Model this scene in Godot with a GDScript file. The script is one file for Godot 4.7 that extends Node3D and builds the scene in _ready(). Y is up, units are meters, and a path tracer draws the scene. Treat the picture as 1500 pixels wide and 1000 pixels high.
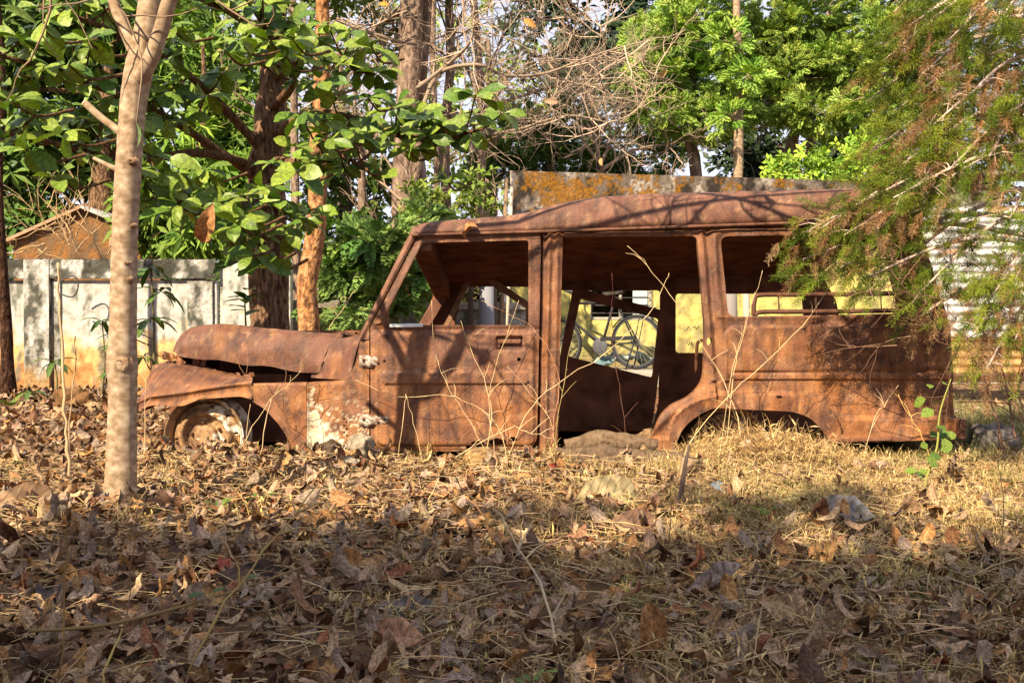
extends Node3D
# An abandoned rusted wagon in dry leaf litter, with trees, a whitewashed wall and a small yellow building behind.
# Distances were estimated from the photograph: pt(px, py, d) is the point seen at that pixel of a 1500 x 1000 picture at d metres.

const F := 1500.0
const EYE := 0.72
const CAR := 5.2
const SUN_AZ := 34.0
const SUN_EL := 38.0

var rng := RandomNumberGenerator.new()
var M := {}
var taken := {}
var nz := FastNoiseLite.new()
var nf := FastNoiseLite.new()


func _ready() -> void:
	rng.seed = 77
	nz.seed = 5
	nz.frequency = 1.0
	nz.fractal_octaves = 3
	nf.seed = 9
	nf.frequency = 1.0
	nf.fractal_octaves = 4
	# ---- camera
	var cam := Camera3D.new()
	cam.name = "camera"
	cam.position = Vector3(0, EYE, 0)
	cam.rotation.x = -atan(20.0 / F)
	cam.fov = rad_to_deg(2.0 * atan(500.0 / F))
	cam.near = 0.05
	cam.far = 400.0
	add_child(cam)
	cam.current = true
	# ---- sky
	var env := Environment.new()
	env.background_mode = Environment.BG_SKY
	var sky := Sky.new()
	var sm := ProceduralSkyMaterial.new()
	sm.sky_top_color = Color(0.60, 0.615, 0.67)
	sm.sky_horizon_color = Color(0.68, 0.69, 0.74)
	sm.sky_curve = 0.18
	sm.ground_horizon_color = Color(0.55, 0.5, 0.44)
	sm.ground_bottom_color = Color(0.3, 0.25, 0.2)
	sm.sun_angle_max = 2.0
	sm.energy_multiplier = 1.0
	sky.sky_material = sm
	env.sky = sky
	env.background_energy_multiplier = 1.0
	env.tonemap_mode = Environment.TONE_MAPPER_LINEAR
	env.tonemap_exposure = 2.65
	env.sdfgi_enabled = true
	env.ssao_enabled = true
	env.ssil_enabled = true
	var we := WorldEnvironment.new()
	we.name = "world_environment"
	we.environment = env
	add_child(we)
	# ---- sun, behind the camera's left shoulder
	var sun := DirectionalLight3D.new()
	sun.name = "sun"
	var az := deg_to_rad(SUN_AZ)
	var el := deg_to_rad(SUN_EL)
	var to := Vector3(sin(az) * cos(el), -sin(el), -cos(az) * cos(el))
	sun.basis = Basis.looking_at(to, Vector3.UP)
	sun.light_energy = 1.55
	sun.light_color = Color(1.0, 0.93, 0.80)
	sun.light_angular_distance = 0.5
	sun.shadow_enabled = true
	add_child(sun)
	# ---- the scene
	make_materials()
	make_ground()
	make_walls()
	make_building()
	make_car()
	make_bicycle()
	make_trees()
	make_shade_trees()
	make_plants()
	make_stones()
	make_stems()
	make_litter()


# ------------------------------------------------------------------ helpers
func pt(px: float, py: float, d: float) -> Vector3:
	return Vector3((px - 750.0) / F * d, EYE + (480.0 - py) / F * d, -d)


func numbered(called: String) -> String:
	if not taken.has(called):
		taken[called] = 0
		return called
	taken[called] += 1
	return "%s_%03d" % [called, taken[called]]


func thing(called: String, label: String, category: String, at := Vector3.ZERO, turn := 0.0, group := "") -> Node3D:
	var o := Node3D.new()
	o.name = numbered(called)
	add_child(o)
	o.position = at
	o.rotation.y = turn
	tag(o, label, category, group)
	return o


func tag(o: Node, label: String, category: String, group := "") -> void:
	o.set_meta("label", label)
	o.set_meta("category", category)
	if group:
		o.set_meta("group", group)


func new_st() -> SurfaceTool:
	var st := SurfaceTool.new()
	st.begin(Mesh.PRIMITIVE_TRIANGLES)
	st.set_color(Color.WHITE)
	return st


func put(called: String, st, m: Material, parent: Node = null, normals := true) -> MeshInstance3D:
	var o := MeshInstance3D.new()
	if st is SurfaceTool:
		if normals:
			st.generate_normals()
		o.mesh = st.commit()
	else:
		o.mesh = st
	o.material_override = m
	if parent == null:
		o.name = numbered(called)
		add_child(o)
	else:
		o.name = called
		parent.add_child(o, true)
	return o


func many(called: String, mesh: Mesh, m: Material, xs: Array, cols: Array, parent: Node = null) -> MultiMeshInstance3D:
	var mm := MultiMesh.new()
	mm.transform_format = MultiMesh.TRANSFORM_3D
	mm.use_colors = true
	mm.mesh = mesh
	mm.instance_count = xs.size()
	for i in xs.size():
		mm.set_instance_transform(i, xs[i])
		mm.set_instance_color(i, cols[i])
	var o := MultiMeshInstance3D.new()
	o.multimesh = mm
	o.material_override = m
	o.set_meta("kind", "stuff")
	if parent == null:
		o.name = numbered(called)
		add_child(o)
	else:
		o.name = called
		parent.add_child(o, true)
	return o


func tri(st: SurfaceTool, a: Vector3, b: Vector3, c: Vector3) -> void:
	st.add_vertex(a)
	st.add_vertex(b)
	st.add_vertex(c)


func quad(st: SurfaceTool, a: Vector3, b: Vector3, c: Vector3, d: Vector3) -> void:
	tri(st, a, b, c)
	tri(st, a, c, d)


func box(st: SurfaceTool, c: Vector3, s: Vector3, b := Basis()) -> void:
	# chamfered a little so that edges catch light
	var h := s * 0.5
	var k: float = minf(0.006, minf(h.x, minf(h.y, h.z)) * 0.35)
	st.set_smooth_group(-1)
	for ax in 3:
		for sg in [-1.0, 1.0]:
			var n := Vector3.ZERO
			n[ax] = sg
			var u := Vector3.ZERO
			u[(ax + 1) % 3] = 1.0
			var v := Vector3.ZERO
			v[(ax + 2) % 3] = sg
			var f := n * h[ax]
			var hu := u * (h[(ax + 1) % 3] - k)
			var hv := v * (h[(ax + 2) % 3] - k)
			quad(st, c + b * (f - hu - hv), c + b * (f - hu + hv), c + b * (f + hu + hv), c + b * (f + hu - hv))
	for ax in 3:
		var a1 := (ax + 1) % 3
		var a2 := (ax + 2) % 3
		for s1 in [-1.0, 1.0]:
			for s2 in [-1.0, 1.0]:
				var p := Vector3.ZERO
				p[a1] = s1 * h[a1]
				p[a2] = s2 * (h[a2] - k)
				var q := Vector3.ZERO
				q[a1] = s1 * (h[a1] - k)
				q[a2] = s2 * h[a2]
				var e := Vector3.ZERO
				e[ax] = h[ax] - k
				if s1 * s2 > 0:
					quad(st, c + b * (p - e), c + b * (p + e), c + b * (q + e), c + b * (q - e))
				else:
					quad(st, c + b * (p - e), c + b * (q - e), c + b * (q + e), c + b * (p + e))
	st.set_smooth_group(0)


func tube(st: SurfaceTool, pts: Array, radii: Array, sides := 8, rough := 0.0, col := Color.WHITE, cap := true) -> void:
	var n := pts.size()
	var rows := []
	var up := Vector3(0.13, 0.2, 0.97)
	for i in n:
		var p: Vector3 = pts[i]
		var a: Vector3 = pts[maxi(i - 1, 0)]
		var b: Vector3 = pts[mini(i + 1, n - 1)]
		var t := (b - a).normalized()
		if absf(t.dot(up)) > 0.95:
			up = Vector3(0.97, 0.1, 0.2)
		var x := up.cross(t).normalized()
		var y := t.cross(x)
		up = -x.cross(t)
		var row := PackedVector3Array()
		for k in sides:
			var an := TAU * k / sides
			var d := x * cos(an) + y * sin(an)
			var r: float = radii[i]
			if rough > 0.0:
				r *= 1.0 + rough * nz.get_noise_3d(p.x * 6.0 + d.x * 1.1, p.y * 3.0 + d.y, p.z * 6.0 + d.z * 1.1)
			row.append(p + d * r)
		rows.append(row)
	st.set_color(col)
	for i in n - 1:
		for k in sides:
			var k2 := (k + 1) % sides
			quad(st, rows[i][k], rows[i + 1][k], rows[i + 1][k2], rows[i][k2])
	if cap:
		for k in sides - 2:
			tri(st, rows[n - 1][0], rows[n - 1][k + 2], rows[n - 1][k + 1])
			tri(st, rows[0][0], rows[0][k + 1], rows[0][k + 2])


func smooth_line(ctrl: Array, per: int) -> Array:
	var out := []
	var n := ctrl.size()
	for i in n - 1:
		var p0 = ctrl[maxi(i - 1, 0)]
		var p1 = ctrl[i]
		var p2 = ctrl[i + 1]
		var p3 = ctrl[mini(i + 2, n - 1)]
		for k in per:
			var t := float(k) / per
			if p1 is float:
				out.append(cubic_interpolate(p1, p2, p0, p3, t))
			else:
				out.append(p1.cubic_interpolate(p2, p0, p3, t))
	out.append(ctrl[n - 1])
	return out


func grid(st: SurfaceTool, rows: Array, colf = null) -> void:
	for i in rows.size() - 1:
		var a = rows[i]
		var b = rows[i + 1]
		for k in a.size() - 1:
			var q := [a[k], b[k], b[k + 1], a[k], b[k + 1], a[k + 1]]
			for p in q:
				if colf != null:
					st.set_color(colf.call(p))
				st.add_vertex(p)


func lerp_list(list: Array, x: float) -> float:
	# piecewise linear y(x) through [[x, y], ...]
	if x <= list[0][0]:
		return list[0][1]
	for i in list.size() - 1:
		if x <= list[i + 1][0]:
			return lerpf(list[i][1], list[i + 1][1], (x - list[i][0]) / (list[i + 1][0] - list[i][0]))
	return list[list.size() - 1][1]


func smooth_list(list: Array, x: float) -> float:
	# the same, with rounded corners
	var s := 0.0
	for k in 5:
		s += lerp_list(list, x + (k - 2) * 5.0)
	return s / 5.0


func rnd(a: float, b: float) -> float:
	return rng.randf_range(a, b)


func rdir() -> Vector3:
	return Vector3(rng.randfn(), rng.randfn(), rng.randfn()).normalized()


func mixc(a: Color, b: Color, t: float) -> Color:
	return a.lerp(b, clampf(t, 0.0, 1.0))


func sst(a: float, b: float, x: float) -> float:
	return smoothstep(a, b, x)


# ------------------------------------------------------------------ materials
func noise_tex(freq: float, stops: Array, oct := 4, seed_ := 1, size := 512, kind := FastNoiseLite.TYPE_SIMPLEX_SMOOTH) -> NoiseTexture2D:
	var n := FastNoiseLite.new()
	n.noise_type = kind
	n.frequency = freq
	n.fractal_octaves = oct
	n.seed = seed_
	var t := NoiseTexture2D.new()
	t.width = size
	t.height = size
	t.seamless = true
	t.noise = n
	var g := Gradient.new()
	var offs := PackedFloat32Array()
	var cs := PackedColorArray()
	for s in stops:
		offs.append(s[0])
		cs.append(s[1])
	g.offsets = offs
	g.colors = cs
	t.color_ramp = g
	return t


func noise_normal(freq: float, strength: float, oct := 4, seed_ := 3, size := 512) -> NoiseTexture2D:
	var n := FastNoiseLite.new()
	n.frequency = freq
	n.fractal_octaves = oct
	n.seed = seed_
	var t := NoiseTexture2D.new()
	t.width = size
	t.height = size
	t.seamless = true
	t.as_normal_map = true
	t.bump_strength = strength
	t.noise = n
	return t


func lin(r: float, g: float, b: float) -> Color:
	return Color(r, g, b).linear_to_srgb()


func mat(called: String, tex: Texture2D = null, scale := 1.0, rough := 0.9, nrm: Texture2D = null, nscale := 1.0, spec := 0.35) -> StandardMaterial3D:
	var m := StandardMaterial3D.new()
	m.resource_name = called
	m.roughness = rough
	m.metallic_specular = spec
	m.vertex_color_use_as_albedo = true
	m.cull_mode = BaseMaterial3D.CULL_DISABLED
	if tex or nrm:
		m.uv1_triplanar = true
		m.uv1_scale = Vector3(scale, scale, scale)
		m.albedo_texture = tex
	if nrm:
		m.normal_enabled = true
		m.normal_texture = nrm
		m.normal_scale = nscale
	M[called] = m
	return m


func rust_texture(size: int, seed_: int) -> ImageTexture:
	var n1 := FastNoiseLite.new()
	n1.seed = seed_
	n1.frequency = 0.006
	n1.fractal_octaves = 5
	var i1 := n1.get_seamless_image(size, size)
	var n2 := FastNoiseLite.new()
	n2.seed = seed_ + 1
	n2.frequency = 0.16
	n2.fractal_octaves = 3
	var i2 := n2.get_seamless_image(size, size)
	var n3 := FastNoiseLite.new()
	n3.seed = seed_ + 2
	n3.frequency = 0.02
	n3.fractal_octaves = 4
	var i3 := n3.get_seamless_image(size, size / 16)
	i3.resize(size, size, Image.INTERPOLATE_CUBIC)
	var n4 := FastNoiseLite.new()
	n4.seed = seed_ + 7
	n4.noise_type = FastNoiseLite.TYPE_CELLULAR
	n4.frequency = 0.05
	n4.fractal_octaves = 2
	var i4 := n4.get_seamless_image(size, size)
	var d1 := i1.get_data()
	var d2 := i2.get_data()
	var d3 := i3.get_data()
	var d4 := i4.get_data()
	var out := PackedByteArray()
	out.resize(size * size * 3)
	for i in size * size:
		# pits, scale and runs in the rust as tones near the middle; the hue comes from the sheet itself
		var t := (0.34 * d1[i] + 0.34 * d2[i] + 0.22 * d3[i] + 0.10 * d4[i]) / 255.0
		t = clampf((t - 0.5) * 1.6 + 0.64, 0.12, 1.0)
		var w := (d1[i] - 128.0) / 255.0 * 0.22
		out[i * 3] = int(255.0 * clampf(sqrt(t), 0.0, 1.0))
		out[i * 3 + 1] = int(255.0 * clampf(sqrt(t * (1.0 + w)), 0.0, 1.0))
		out[i * 3 + 2] = int(255.0 * clampf(sqrt(t * (1.0 + w * 1.6)), 0.0, 1.0))
	return ImageTexture.create_from_image(Image.create_from_data(size, size, false, Image.FORMAT_RGB8, out))


func leaf_texture(seed_: int, veins: float, blotch: float) -> ImageTexture:
	# u across, v along the leaf; values near white, tinted by the leaf's own colour
	var w := 96
	var h := 192
	var n := FastNoiseLite.new()
	n.seed = seed_
	n.frequency = 0.035
	n.fractal_octaves = 4
	var im := Image.create(w, h, false, Image.FORMAT_RGB8)
	for y in h:
		for x in w:
			var u := (x + 0.5) / w * 2.0 - 1.0
			var v := (y + 0.5) / h
			var side := absf(u)
			var k := 1.0
			var a := fposmod((v - side * 0.16) * 9.0, 1.0)
			var line: float = minf(a, 1.0 - a)
			k -= veins * 0.5 * (1.0 - sst(0.03, 0.13, line))
			k += veins * 0.9 * (1.0 - sst(0.02, 0.07, side))
			k *= 1.0 + blotch * n.get_noise_2d(x, y) * 1.6
			k *= 0.86
			var warm := blotch * absf(n.get_noise_2d(x + 500.0, y * 1.3)) * 0.4
			im.set_pixel(x, y, Color(clampf(k * (1.0 + warm), 0.05, 1), clampf(k, 0.05, 1), clampf(k * (1.0 - warm), 0.05, 1)))
	return ImageTexture.create_from_image(im)


func make_materials() -> void:
	var rust := rust_texture(1024, 11)
	var fine := noise_normal(0.22, 3.0, 3, 21)
	var m := mat("rust", rust, 0.75, 0.7, fine, 0.28, 0.42)
	m.uv1_scale = Vector3(0.75, 0.75, 0.75)
	mat("darkened_rust", noise_tex(0.02, [[0.0, lin(0.065, 0.030, 0.020)], [0.5, lin(0.15, 0.066, 0.040)], [1.0, lin(0.25, 0.105, 0.055)]], 4, 8, 256), 0.9, 0.95, null, 1.0, 0.15)  # inner rust, coloured slightly darker than the body rust to deepen interior shade
	mat("dark_metal", null, 1.0, 0.55)
	mat("paint", null, 1.0, 0.6)
	mat("soil", noise_tex(0.012, [[0.0, lin(0.07, 0.042, 0.025)], [0.5, lin(0.16, 0.095, 0.055)], [1.0, lin(0.28, 0.18, 0.10)]], 5, 4), 0.9, 1.0, noise_normal(0.06, 10.0), 0.8, 0.1)
	mat("concrete", noise_tex(0.03, [[0.0, Color(0.74, 0.73, 0.72)], [0.5, Color(0.93, 0.92, 0.91)], [1.0, Color(1, 1, 1)]], 5, 14), 1.1, 0.95, noise_normal(0.06, 5.0, 4, 30), 0.5, 0.15)
	mat("plaster", noise_tex(0.02, [[0.0, Color(0.72, 0.71, 0.68)], [0.45, Color(0.92, 0.92, 0.9)], [1.0, Color(1, 1, 1)]], 5, 15), 0.7, 0.9, noise_normal(0.04, 3.0, 4, 31), 0.4, 0.2)
	mat("zinc", noise_tex(0.02, [[0.0, Color(0.6, 0.58, 0.56)], [0.5, Color(0.9, 0.9, 0.9)], [1.0, Color(1, 1, 1)]], 4, 16), 1.0, 0.5, null, 1.0, 0.5)
	# barks: the smooth pale one has rings round the stem, so its noise is stretched sideways
	var pale := mat("pale_bark", noise_tex(0.014, [[0.0, lin(0.13, 0.085, 0.05)], [0.35, lin(0.24, 0.16, 0.10)], [0.6, lin(0.33, 0.235, 0.155)], [0.8, lin(0.40, 0.31, 0.22)], [1.0, lin(0.50, 0.43, 0.36)]], 5, 41), 1.0, 0.85, noise_normal(0.12, 3.0, 4, 42), 0.5, 0.25)
	pale.uv1_scale = Vector3(2.6, 3.4, 2.6)
	var roughb := mat("rough_bark", noise_tex(0.02, [[0.0, lin(0.02, 0.013, 0.01)], [0.4, lin(0.10, 0.058, 0.035)], [0.62, lin(0.2, 0.115, 0.065)], [1.0, lin(0.32, 0.22, 0.15)]], 5, 44), 1.0, 0.95, noise_normal(0.03, 14.0, 4, 45), 1.0, 0.15)
	roughb.uv1_scale = Vector3(2.4, 0.7, 2.4)
	var orangeb := mat("orange_bark", noise_tex(0.018, [[0.0, lin(0.05, 0.028, 0.018)], [0.38, lin(0.22, 0.10, 0.045)], [0.6, lin(0.40, 0.19, 0.075)], [1.0, lin(0.5, 0.36, 0.25)]], 5, 47), 1.0, 0.95, noise_normal(0.03, 12.0, 4, 48), 0.9, 0.15)
	orangeb.uv1_scale = Vector3(1.6, 0.8, 1.6)
	var greyb := mat("grey_bark", noise_tex(0.02, [[0.0, lin(0.06, 0.04, 0.032)], [0.4, lin(0.17, 0.115, 0.085)], [0.65, lin(0.27, 0.19, 0.14)], [1.0, lin(0.42, 0.33, 0.27)]], 5, 50), 1.0, 0.95, noise_normal(0.03, 10.0, 4, 51), 0.8, 0.15)
	greyb.uv1_scale = Vector3(1.3, 0.35, 1.3)
	mat("twig", null, 1.0, 0.9, null, 1.0, 0.15)
	mat("straw", null, 1.0, 0.75, null, 1.0, 0.25)
	mat("stone", noise_tex(0.02, [[0.0, Color(0.5, 0.49, 0.47)], [0.5, Color(0.85, 0.84, 0.82)], [1.0, Color(1, 1, 1)]], 5, 60), 3.0, 0.95, noise_normal(0.04, 8.0, 4, 61), 0.8, 0.15)
	# foliage; the instance colour tints it and light passes through
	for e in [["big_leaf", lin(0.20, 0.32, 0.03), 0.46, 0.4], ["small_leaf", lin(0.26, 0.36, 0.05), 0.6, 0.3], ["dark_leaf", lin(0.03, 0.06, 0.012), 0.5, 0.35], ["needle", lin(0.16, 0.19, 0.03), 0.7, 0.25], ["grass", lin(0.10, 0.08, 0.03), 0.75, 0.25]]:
		var f := mat(e[0], null, 1.0, e[2], null, 1.0, e[3])
		f.backlight_enabled = true
		f.backlight = e[1]
	M["big_leaf"].albedo_texture = leaf_texture(71, 0.28, 0.2)
	var dl := mat("dead_leaf", null, 1.0, 0.72, null, 1.0, 0.3)
	dl.albedo_texture = leaf_texture(73, 0.36, 0.26)
	dl.backlight_enabled = true
	dl.backlight = lin(0.05, 0.025, 0.01)


# ------------------------------------------------------------------ ground
func gh(x: float, z: float) -> float:
	var h := 0.045 * sst(-2.6, -5.0, z)
	h += 0.03 * nz.get_noise_2d(x * 0.7, z * 0.7) + 0.012 * nz.get_noise_2d(x * 2.6 + 40.0, z * 2.6)
	# litter banked against the near wheel and the sill, a grass-grown mound at the rear wheel
	h += 0.0 * exp(-(pow((x - 1.12) / 0.35, 2) + pow((z + 5.0) / 0.22, 2)))
	h += 0.012 * exp(-(pow((x + 0.9) / 1.6, 2) + pow((z + 4.95) / 0.3, 2)))
	h += 0.03 * exp(-(pow((x + 3.9) / 1.4, 2) + pow((z + 9.2) / 0.9, 2)))
	return h


func make_ground() -> void:
	var xs := [-160.0, -80.0, -40.0, -22.0, -14.0, -10.0]
	var x := -8.0
	while x <= 8.0:
		xs.append(x)
		x += 0.1
	xs.append_array([10.0, 14.0, 22.0, 40.0, 80.0, 160.0])
	var zs := [60.0, 30.0, 15.0, 8.0, 4.0, 2.0]
	var z := 1.0
	while z >= -13.0:
		zs.append(z)
		z -= 0.1
	zs.append_array([-14.0, -16.0, -19.0, -24.0, -32.0, -48.0, -90.0, -180.0, -320.0])
	var rows := []
	for zz in zs:
		var r := PackedVector3Array()
		for xx in xs:
			r.append(Vector3(xx, gh(xx, zz) if absf(xx) < 9.0 and zz < 1.5 and zz > -13.5 else 0.05, zz))
		rows.append(r)
	var st := new_st()
	grid(st, rows)
	var o := put("ground", st, M.soil)
	o.set_meta("kind", "structure")
	tag(o, "brown dusty soil under leaf litter and dry grass", "ground")


# ------------------------------------------------------------------ walls on the left
func patch(st: SurfaceTool, o: Vector3, ux: Vector3, uy: Vector3, nx: int, ny: int, colf: Callable, dispf = null) -> void:
	# a finely divided face; colf and dispf are given the metres along ux and uy
	var n := uy.cross(ux).normalized() * -1.0
	var lx := ux.length()
	var ly := uy.length()
	var ps := []
	var cs := []
	for j in ny + 1:
		var r := PackedVector3Array()
		var c := []
		for i in nx + 1:
			var a := float(i) / nx
			var b := float(j) / ny
			var p := o + ux * a + uy * b
			if dispf != null:
				p += n * dispf.call(a * lx, b * ly)
			r.append(p)
			c.append(colf.call(a * lx, b * ly))
		ps.append(r)
		cs.append(c)
	for j in ny:
		for i in nx:
			for q in [[0, 0], [1, 0], [1, 1], [0, 0], [1, 1], [0, 1]]:
				st.set_color(cs[j + q[0]][i + q[1]])
				st.add_vertex(ps[j + q[0]][i + q[1]])


func wall_paint(x: float, y: float, s: float) -> Color:
	# whitewash; ochre earth splashed up from the foot with a ragged upper edge; black mould in ragged patches
	var c := Color(0.48, 0.47, 0.45)
	var n := nf.get_noise_2d(x * 2.3 + s, y * 2.3)
	var m := nf.get_noise_2d(x * 7.0 + s, y * 5.0 + 20.0)
	var e := y + 0.30 * n + 0.16 * m
	c = mixc(c, Color(0.62, 0.40, 0.18), 1.0 - sst(0.40, 0.62, e))
	c = mixc(c, Color(0.45, 0.22, 0.09), 1.0 - sst(0.10, 0.34, e + 0.2 * m))
	var mould := nf.get_noise_2d(x * 5.0 + s * 3.0, y * 1.6 + 7.0)
	c = mixc(c, Color(0.15, 0.15, 0.13), 0.85 * sst(0.16, 0.42, mould + 0.3 * m))
	return c


func grime(x: float, y: float, s: float) -> Color:
	# bare concrete with dark mould runs and some whitewash left
	var c := Color(0.30, 0.29, 0.26)
	var n := nf.get_noise_2d(x * 5.0 + s, y * 1.8)
	var m := nf.get_noise_2d(x * 13.0 + s, y * 9.0)
	c = mixc(c, Color(0.50, 0.50, 0.48), sst(0.08, 0.30, n + 0.4 * m))
	c = mixc(c, Color(0.09, 0.09, 0.075), sst(0.02, 0.25, -n + 0.5 * m))
	c = mixc(c, Color(0.35, 0.22, 0.10), 1.0 - sst(0.06, 0.26, y + 0.2 * n))
	return c


func make_walls() -> void:
	var d := 11.0
	var base := pt(0, 565, d)
	var w := thing("boundary_wall", "whitewashed concrete panel wall with mouldy posts behind the slender tree", "wall", Vector3(0, base.y - 0.1, -d))
	var top := pt(0, 378, d).y - w.position.y
	var x0 := pt(-260, 0, d).x
	var seam := pt(317, 0, d).x
	# panels between posts, each a slab of its own with a sunken face
	var posts := [pt(-190, 0, d).x, pt(57, 0, d).x, pt(278, 0, d).x]
	for i in 3:
		var a: float = posts[i] + 0.13
		var b: float = (posts[i + 1] - (0.13 if i == 0 else 0.005)) if i < 2 else seam
		if i == 2:
			a = posts[2]
		var st := new_st()
		var s := 10.0 * i
		patch(st, Vector3(a, 0, 0.0), Vector3(b - a, 0, 0), Vector3(0, top - 0.24, 0), int((b - a) / 0.025), int(top / 0.025), func(x, y): return wall_paint(x, y - 0.1, s), func(x, y): return 0.004 * nf.get_noise_2d(x * 3.0 + s, y * 3.0))
		put("panel", st, M.plaster, w)
		var sb := new_st()
		box(sb, Vector3((a + b) * 0.5, (top - 0.24) * 0.5, -0.06), Vector3(b - a - 0.01, top - 0.24, 0.10))
		put("panel_core", sb, M.plaster, w)
	for i in 2:
		var px: float = posts[i]
		var st := new_st()
		var hw := 0.135
		for f in [[Vector3(px - hw, 0, 0.07), Vector3(hw * 2.0, 0, 0)], [Vector3(px + hw, 0, 0.07), Vector3(0, 0, -0.14)], [Vector3(px - hw, 0, -0.07), Vector3(0, 0, 0.14)]]:
			patch(st, f[0], f[1], Vector3(0, top - 0.02, 0), 14, 70, func(x, y): return grime(x + px, y - 0.1, 3.0 * i), null)
		# a narrow raised strip beside the post
		put("post", st, M.concrete, w)
		var sl := new_st()
		patch(sl, Vector3(px + hw + 0.03, 0, 0.022), Vector3(0.07, 0, 0), Vector3(0, top - 0.23, 0), 4, 60, func(x, y): return grime(x + px + 1.0, y - 0.1, 5.0 + i), null)
		put("post_strip", sl, M.concrete, w)
	var sp := new_st()
	patch(sp, Vector3(posts[2] - 0.02, 0, 0.03), Vector3(0.27, 0, 0), Vector3(0, top - 0.23, 0), 12, 66, func(x, y): return grime(x, y - 0.1, 31.0), null)
	put("stained_strip", sp, M.concrete, w)
	# coping: a beam face and a crusted top
	var sc := new_st()
	var cl := seam - x0
	patch(sc, Vector3(x0, top - 0.22, 0.06), Vector3(cl, 0, 0), Vector3(0, 0.20, 0), 200, 10, func(x, y): return mixc(grime(x, y + 0.5, 12.0), Color(0.05, 0.05, 0.04), 0.9 * sst(-0.2, 0.1, nf.get_noise_2d(x * 3.0, y * 4.0 + 3.0))), null)
	patch(sc, Vector3(x0, top - 0.02, 0.06), Vector3(cl, 0, 0), Vector3(0, 0, -0.2), 200, 8, func(x, y): return grime(x, y + 0.5, 19.0), func(x, y): return 0.02 * nf.get_noise_2d(x * 20.0, y * 20.0))
	patch(sc, Vector3(x0, top - 0.22, 0.0), Vector3(cl, 0, 0), Vector3(0, 0, 0.06), 60, 2, func(x, y): return grime(x, 0.5, 19.0), null)
	put("coping", sc, M.concrete, w)
	# second wall segment, set back behind the seam
	var w2 := thing("wall_segment", "greyish white wall piece right of the dark vertical seam, behind the rough trunk", "wall", Vector3(seam + 0.03, base.y - 0.1, -d - 0.03))
	var s2 := new_st()
	var l2 := pt(420, 0, d).x - seam
	patch(s2, Vector3.ZERO, Vector3(l2, 0, 0), Vector3(0, top - 0.03, 0), 40, 60, func(x, y): return wall_paint(x + 3.0, y - 0.1, 50.0), null)
	put("panel", s2, M.plaster, w2)
	var s2b := new_st()
	box(s2b, Vector3(l2 * 0.5, (top - 0.03) * 0.5, -0.08), Vector3(l2, top - 0.032, 0.15))
	put("panel_core", s2b, M.concrete, w2)
	# a lower wall runs back behind the trunks
	var w3 := thing("low_wall", "low grey wall running back between the tree trunks behind the hood", "wall", pt(415, 480, 11.6))
	w3.position.y = 0.0
	w3.rotation.y = deg_to_rad(24)
	var s3 := new_st()
	patch(s3, Vector3(0, 0, 0.0), Vector3(3.4, 0, 0), Vector3(0, 0.95, 0), 90, 30, func(x, y): return mixc(grime(x, y, 71.0), Color(0.13, 0.12, 0.11), 0.5), null)
	put("face", s3, M.concrete, w3)
	var s3b := new_st()
	st_color(s3b, Color(0.34, 0.30, 0.25))
	box(s3b, Vector3(1.7, 0.99, -0.06), Vector3(3.44, 0.09, 0.24))
	put("coping", s3b, M.concrete, w3)
	var s3c := new_st()
	st_color(s3c, Color(0.2, 0.18, 0.16))
	box(s3c, Vector3(1.7, 0.47, -0.07), Vector3(3.4, 0.94, 0.12))
	put("core", s3c, M.concrete, w3)
	# hut with a mud gable beyond the wall
	var hd := 15.5
	var ha := pt(20, 370, hd)
	var hut := thing("mud_hut", "small hut with a rusty brown gable beyond the white wall", "hut", Vector3(ha.x, 0, -hd), 0.0)
	var gw := pt(235, 0, hd).x - ha.x
	var eave := pt(0, 356, hd).y
	var apex := pt(0, 309, hd).y
	var sh := new_st()
	var rows := []
	for j in 21:
		var r := PackedVector3Array()
		for i in 41:
			var xx := gw * i / 40.0
			var ht := lerpf(eave, apex, 1.0 - absf(i / 40.0 - 0.48) / 0.52)
			r.append(Vector3(xx, ht * j / 20.0, 0.015 * nf.get_noise_2d(xx * 4.0, j * 0.4)))
		rows.append(r)
	grid(sh, rows, func(p: Vector3): return mixc(Color(0.17, 0.105, 0.06), mixc(Color(0.28, 0.13, 0.045), Color(0.09, 0.065, 0.045), sst(-0.1, 0.35, nf.get_noise_2d(p.x * 3.0 + 4.0, p.y * 3.0))), sst(-0.2, 0.2, nf.get_noise_2d(p.x * 5.0, p.y * 5.0))))
	put("gable_wall", sh, M.concrete, hut)
	for sd in [0, 1]:
		var sr := new_st()
		st_color(sr, Color(0.42, 0.40, 0.38) if sd else Color(0.3, 0.16, 0.08))
		var pa := Vector3(gw * 0.48, apex + 0.03, 0.12)
		var pb := Vector3(-0.12 if sd == 0 else gw + 0.12, eave - 0.02, 0.12)
		var back := Vector3(0, 0, -2.4)
		var th := Vector3(0, 0.05, 0)
		st_color(sr, Color(0.42, 0.40, 0.38) if sd else Color(0.3, 0.16, 0.08))
		quad(sr, pa + th, pb + th, pb + th + back, pa + th + back)
		quad(sr, pa, pb, pb + th, pa + th)
		quad(sr, pa, pb, pb + back, pa + back)
		put("roof_sheet", sr, M.zinc, hut)


func st_color(st: SurfaceTool, c: Color) -> void:
	st.set_color(c)


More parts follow.
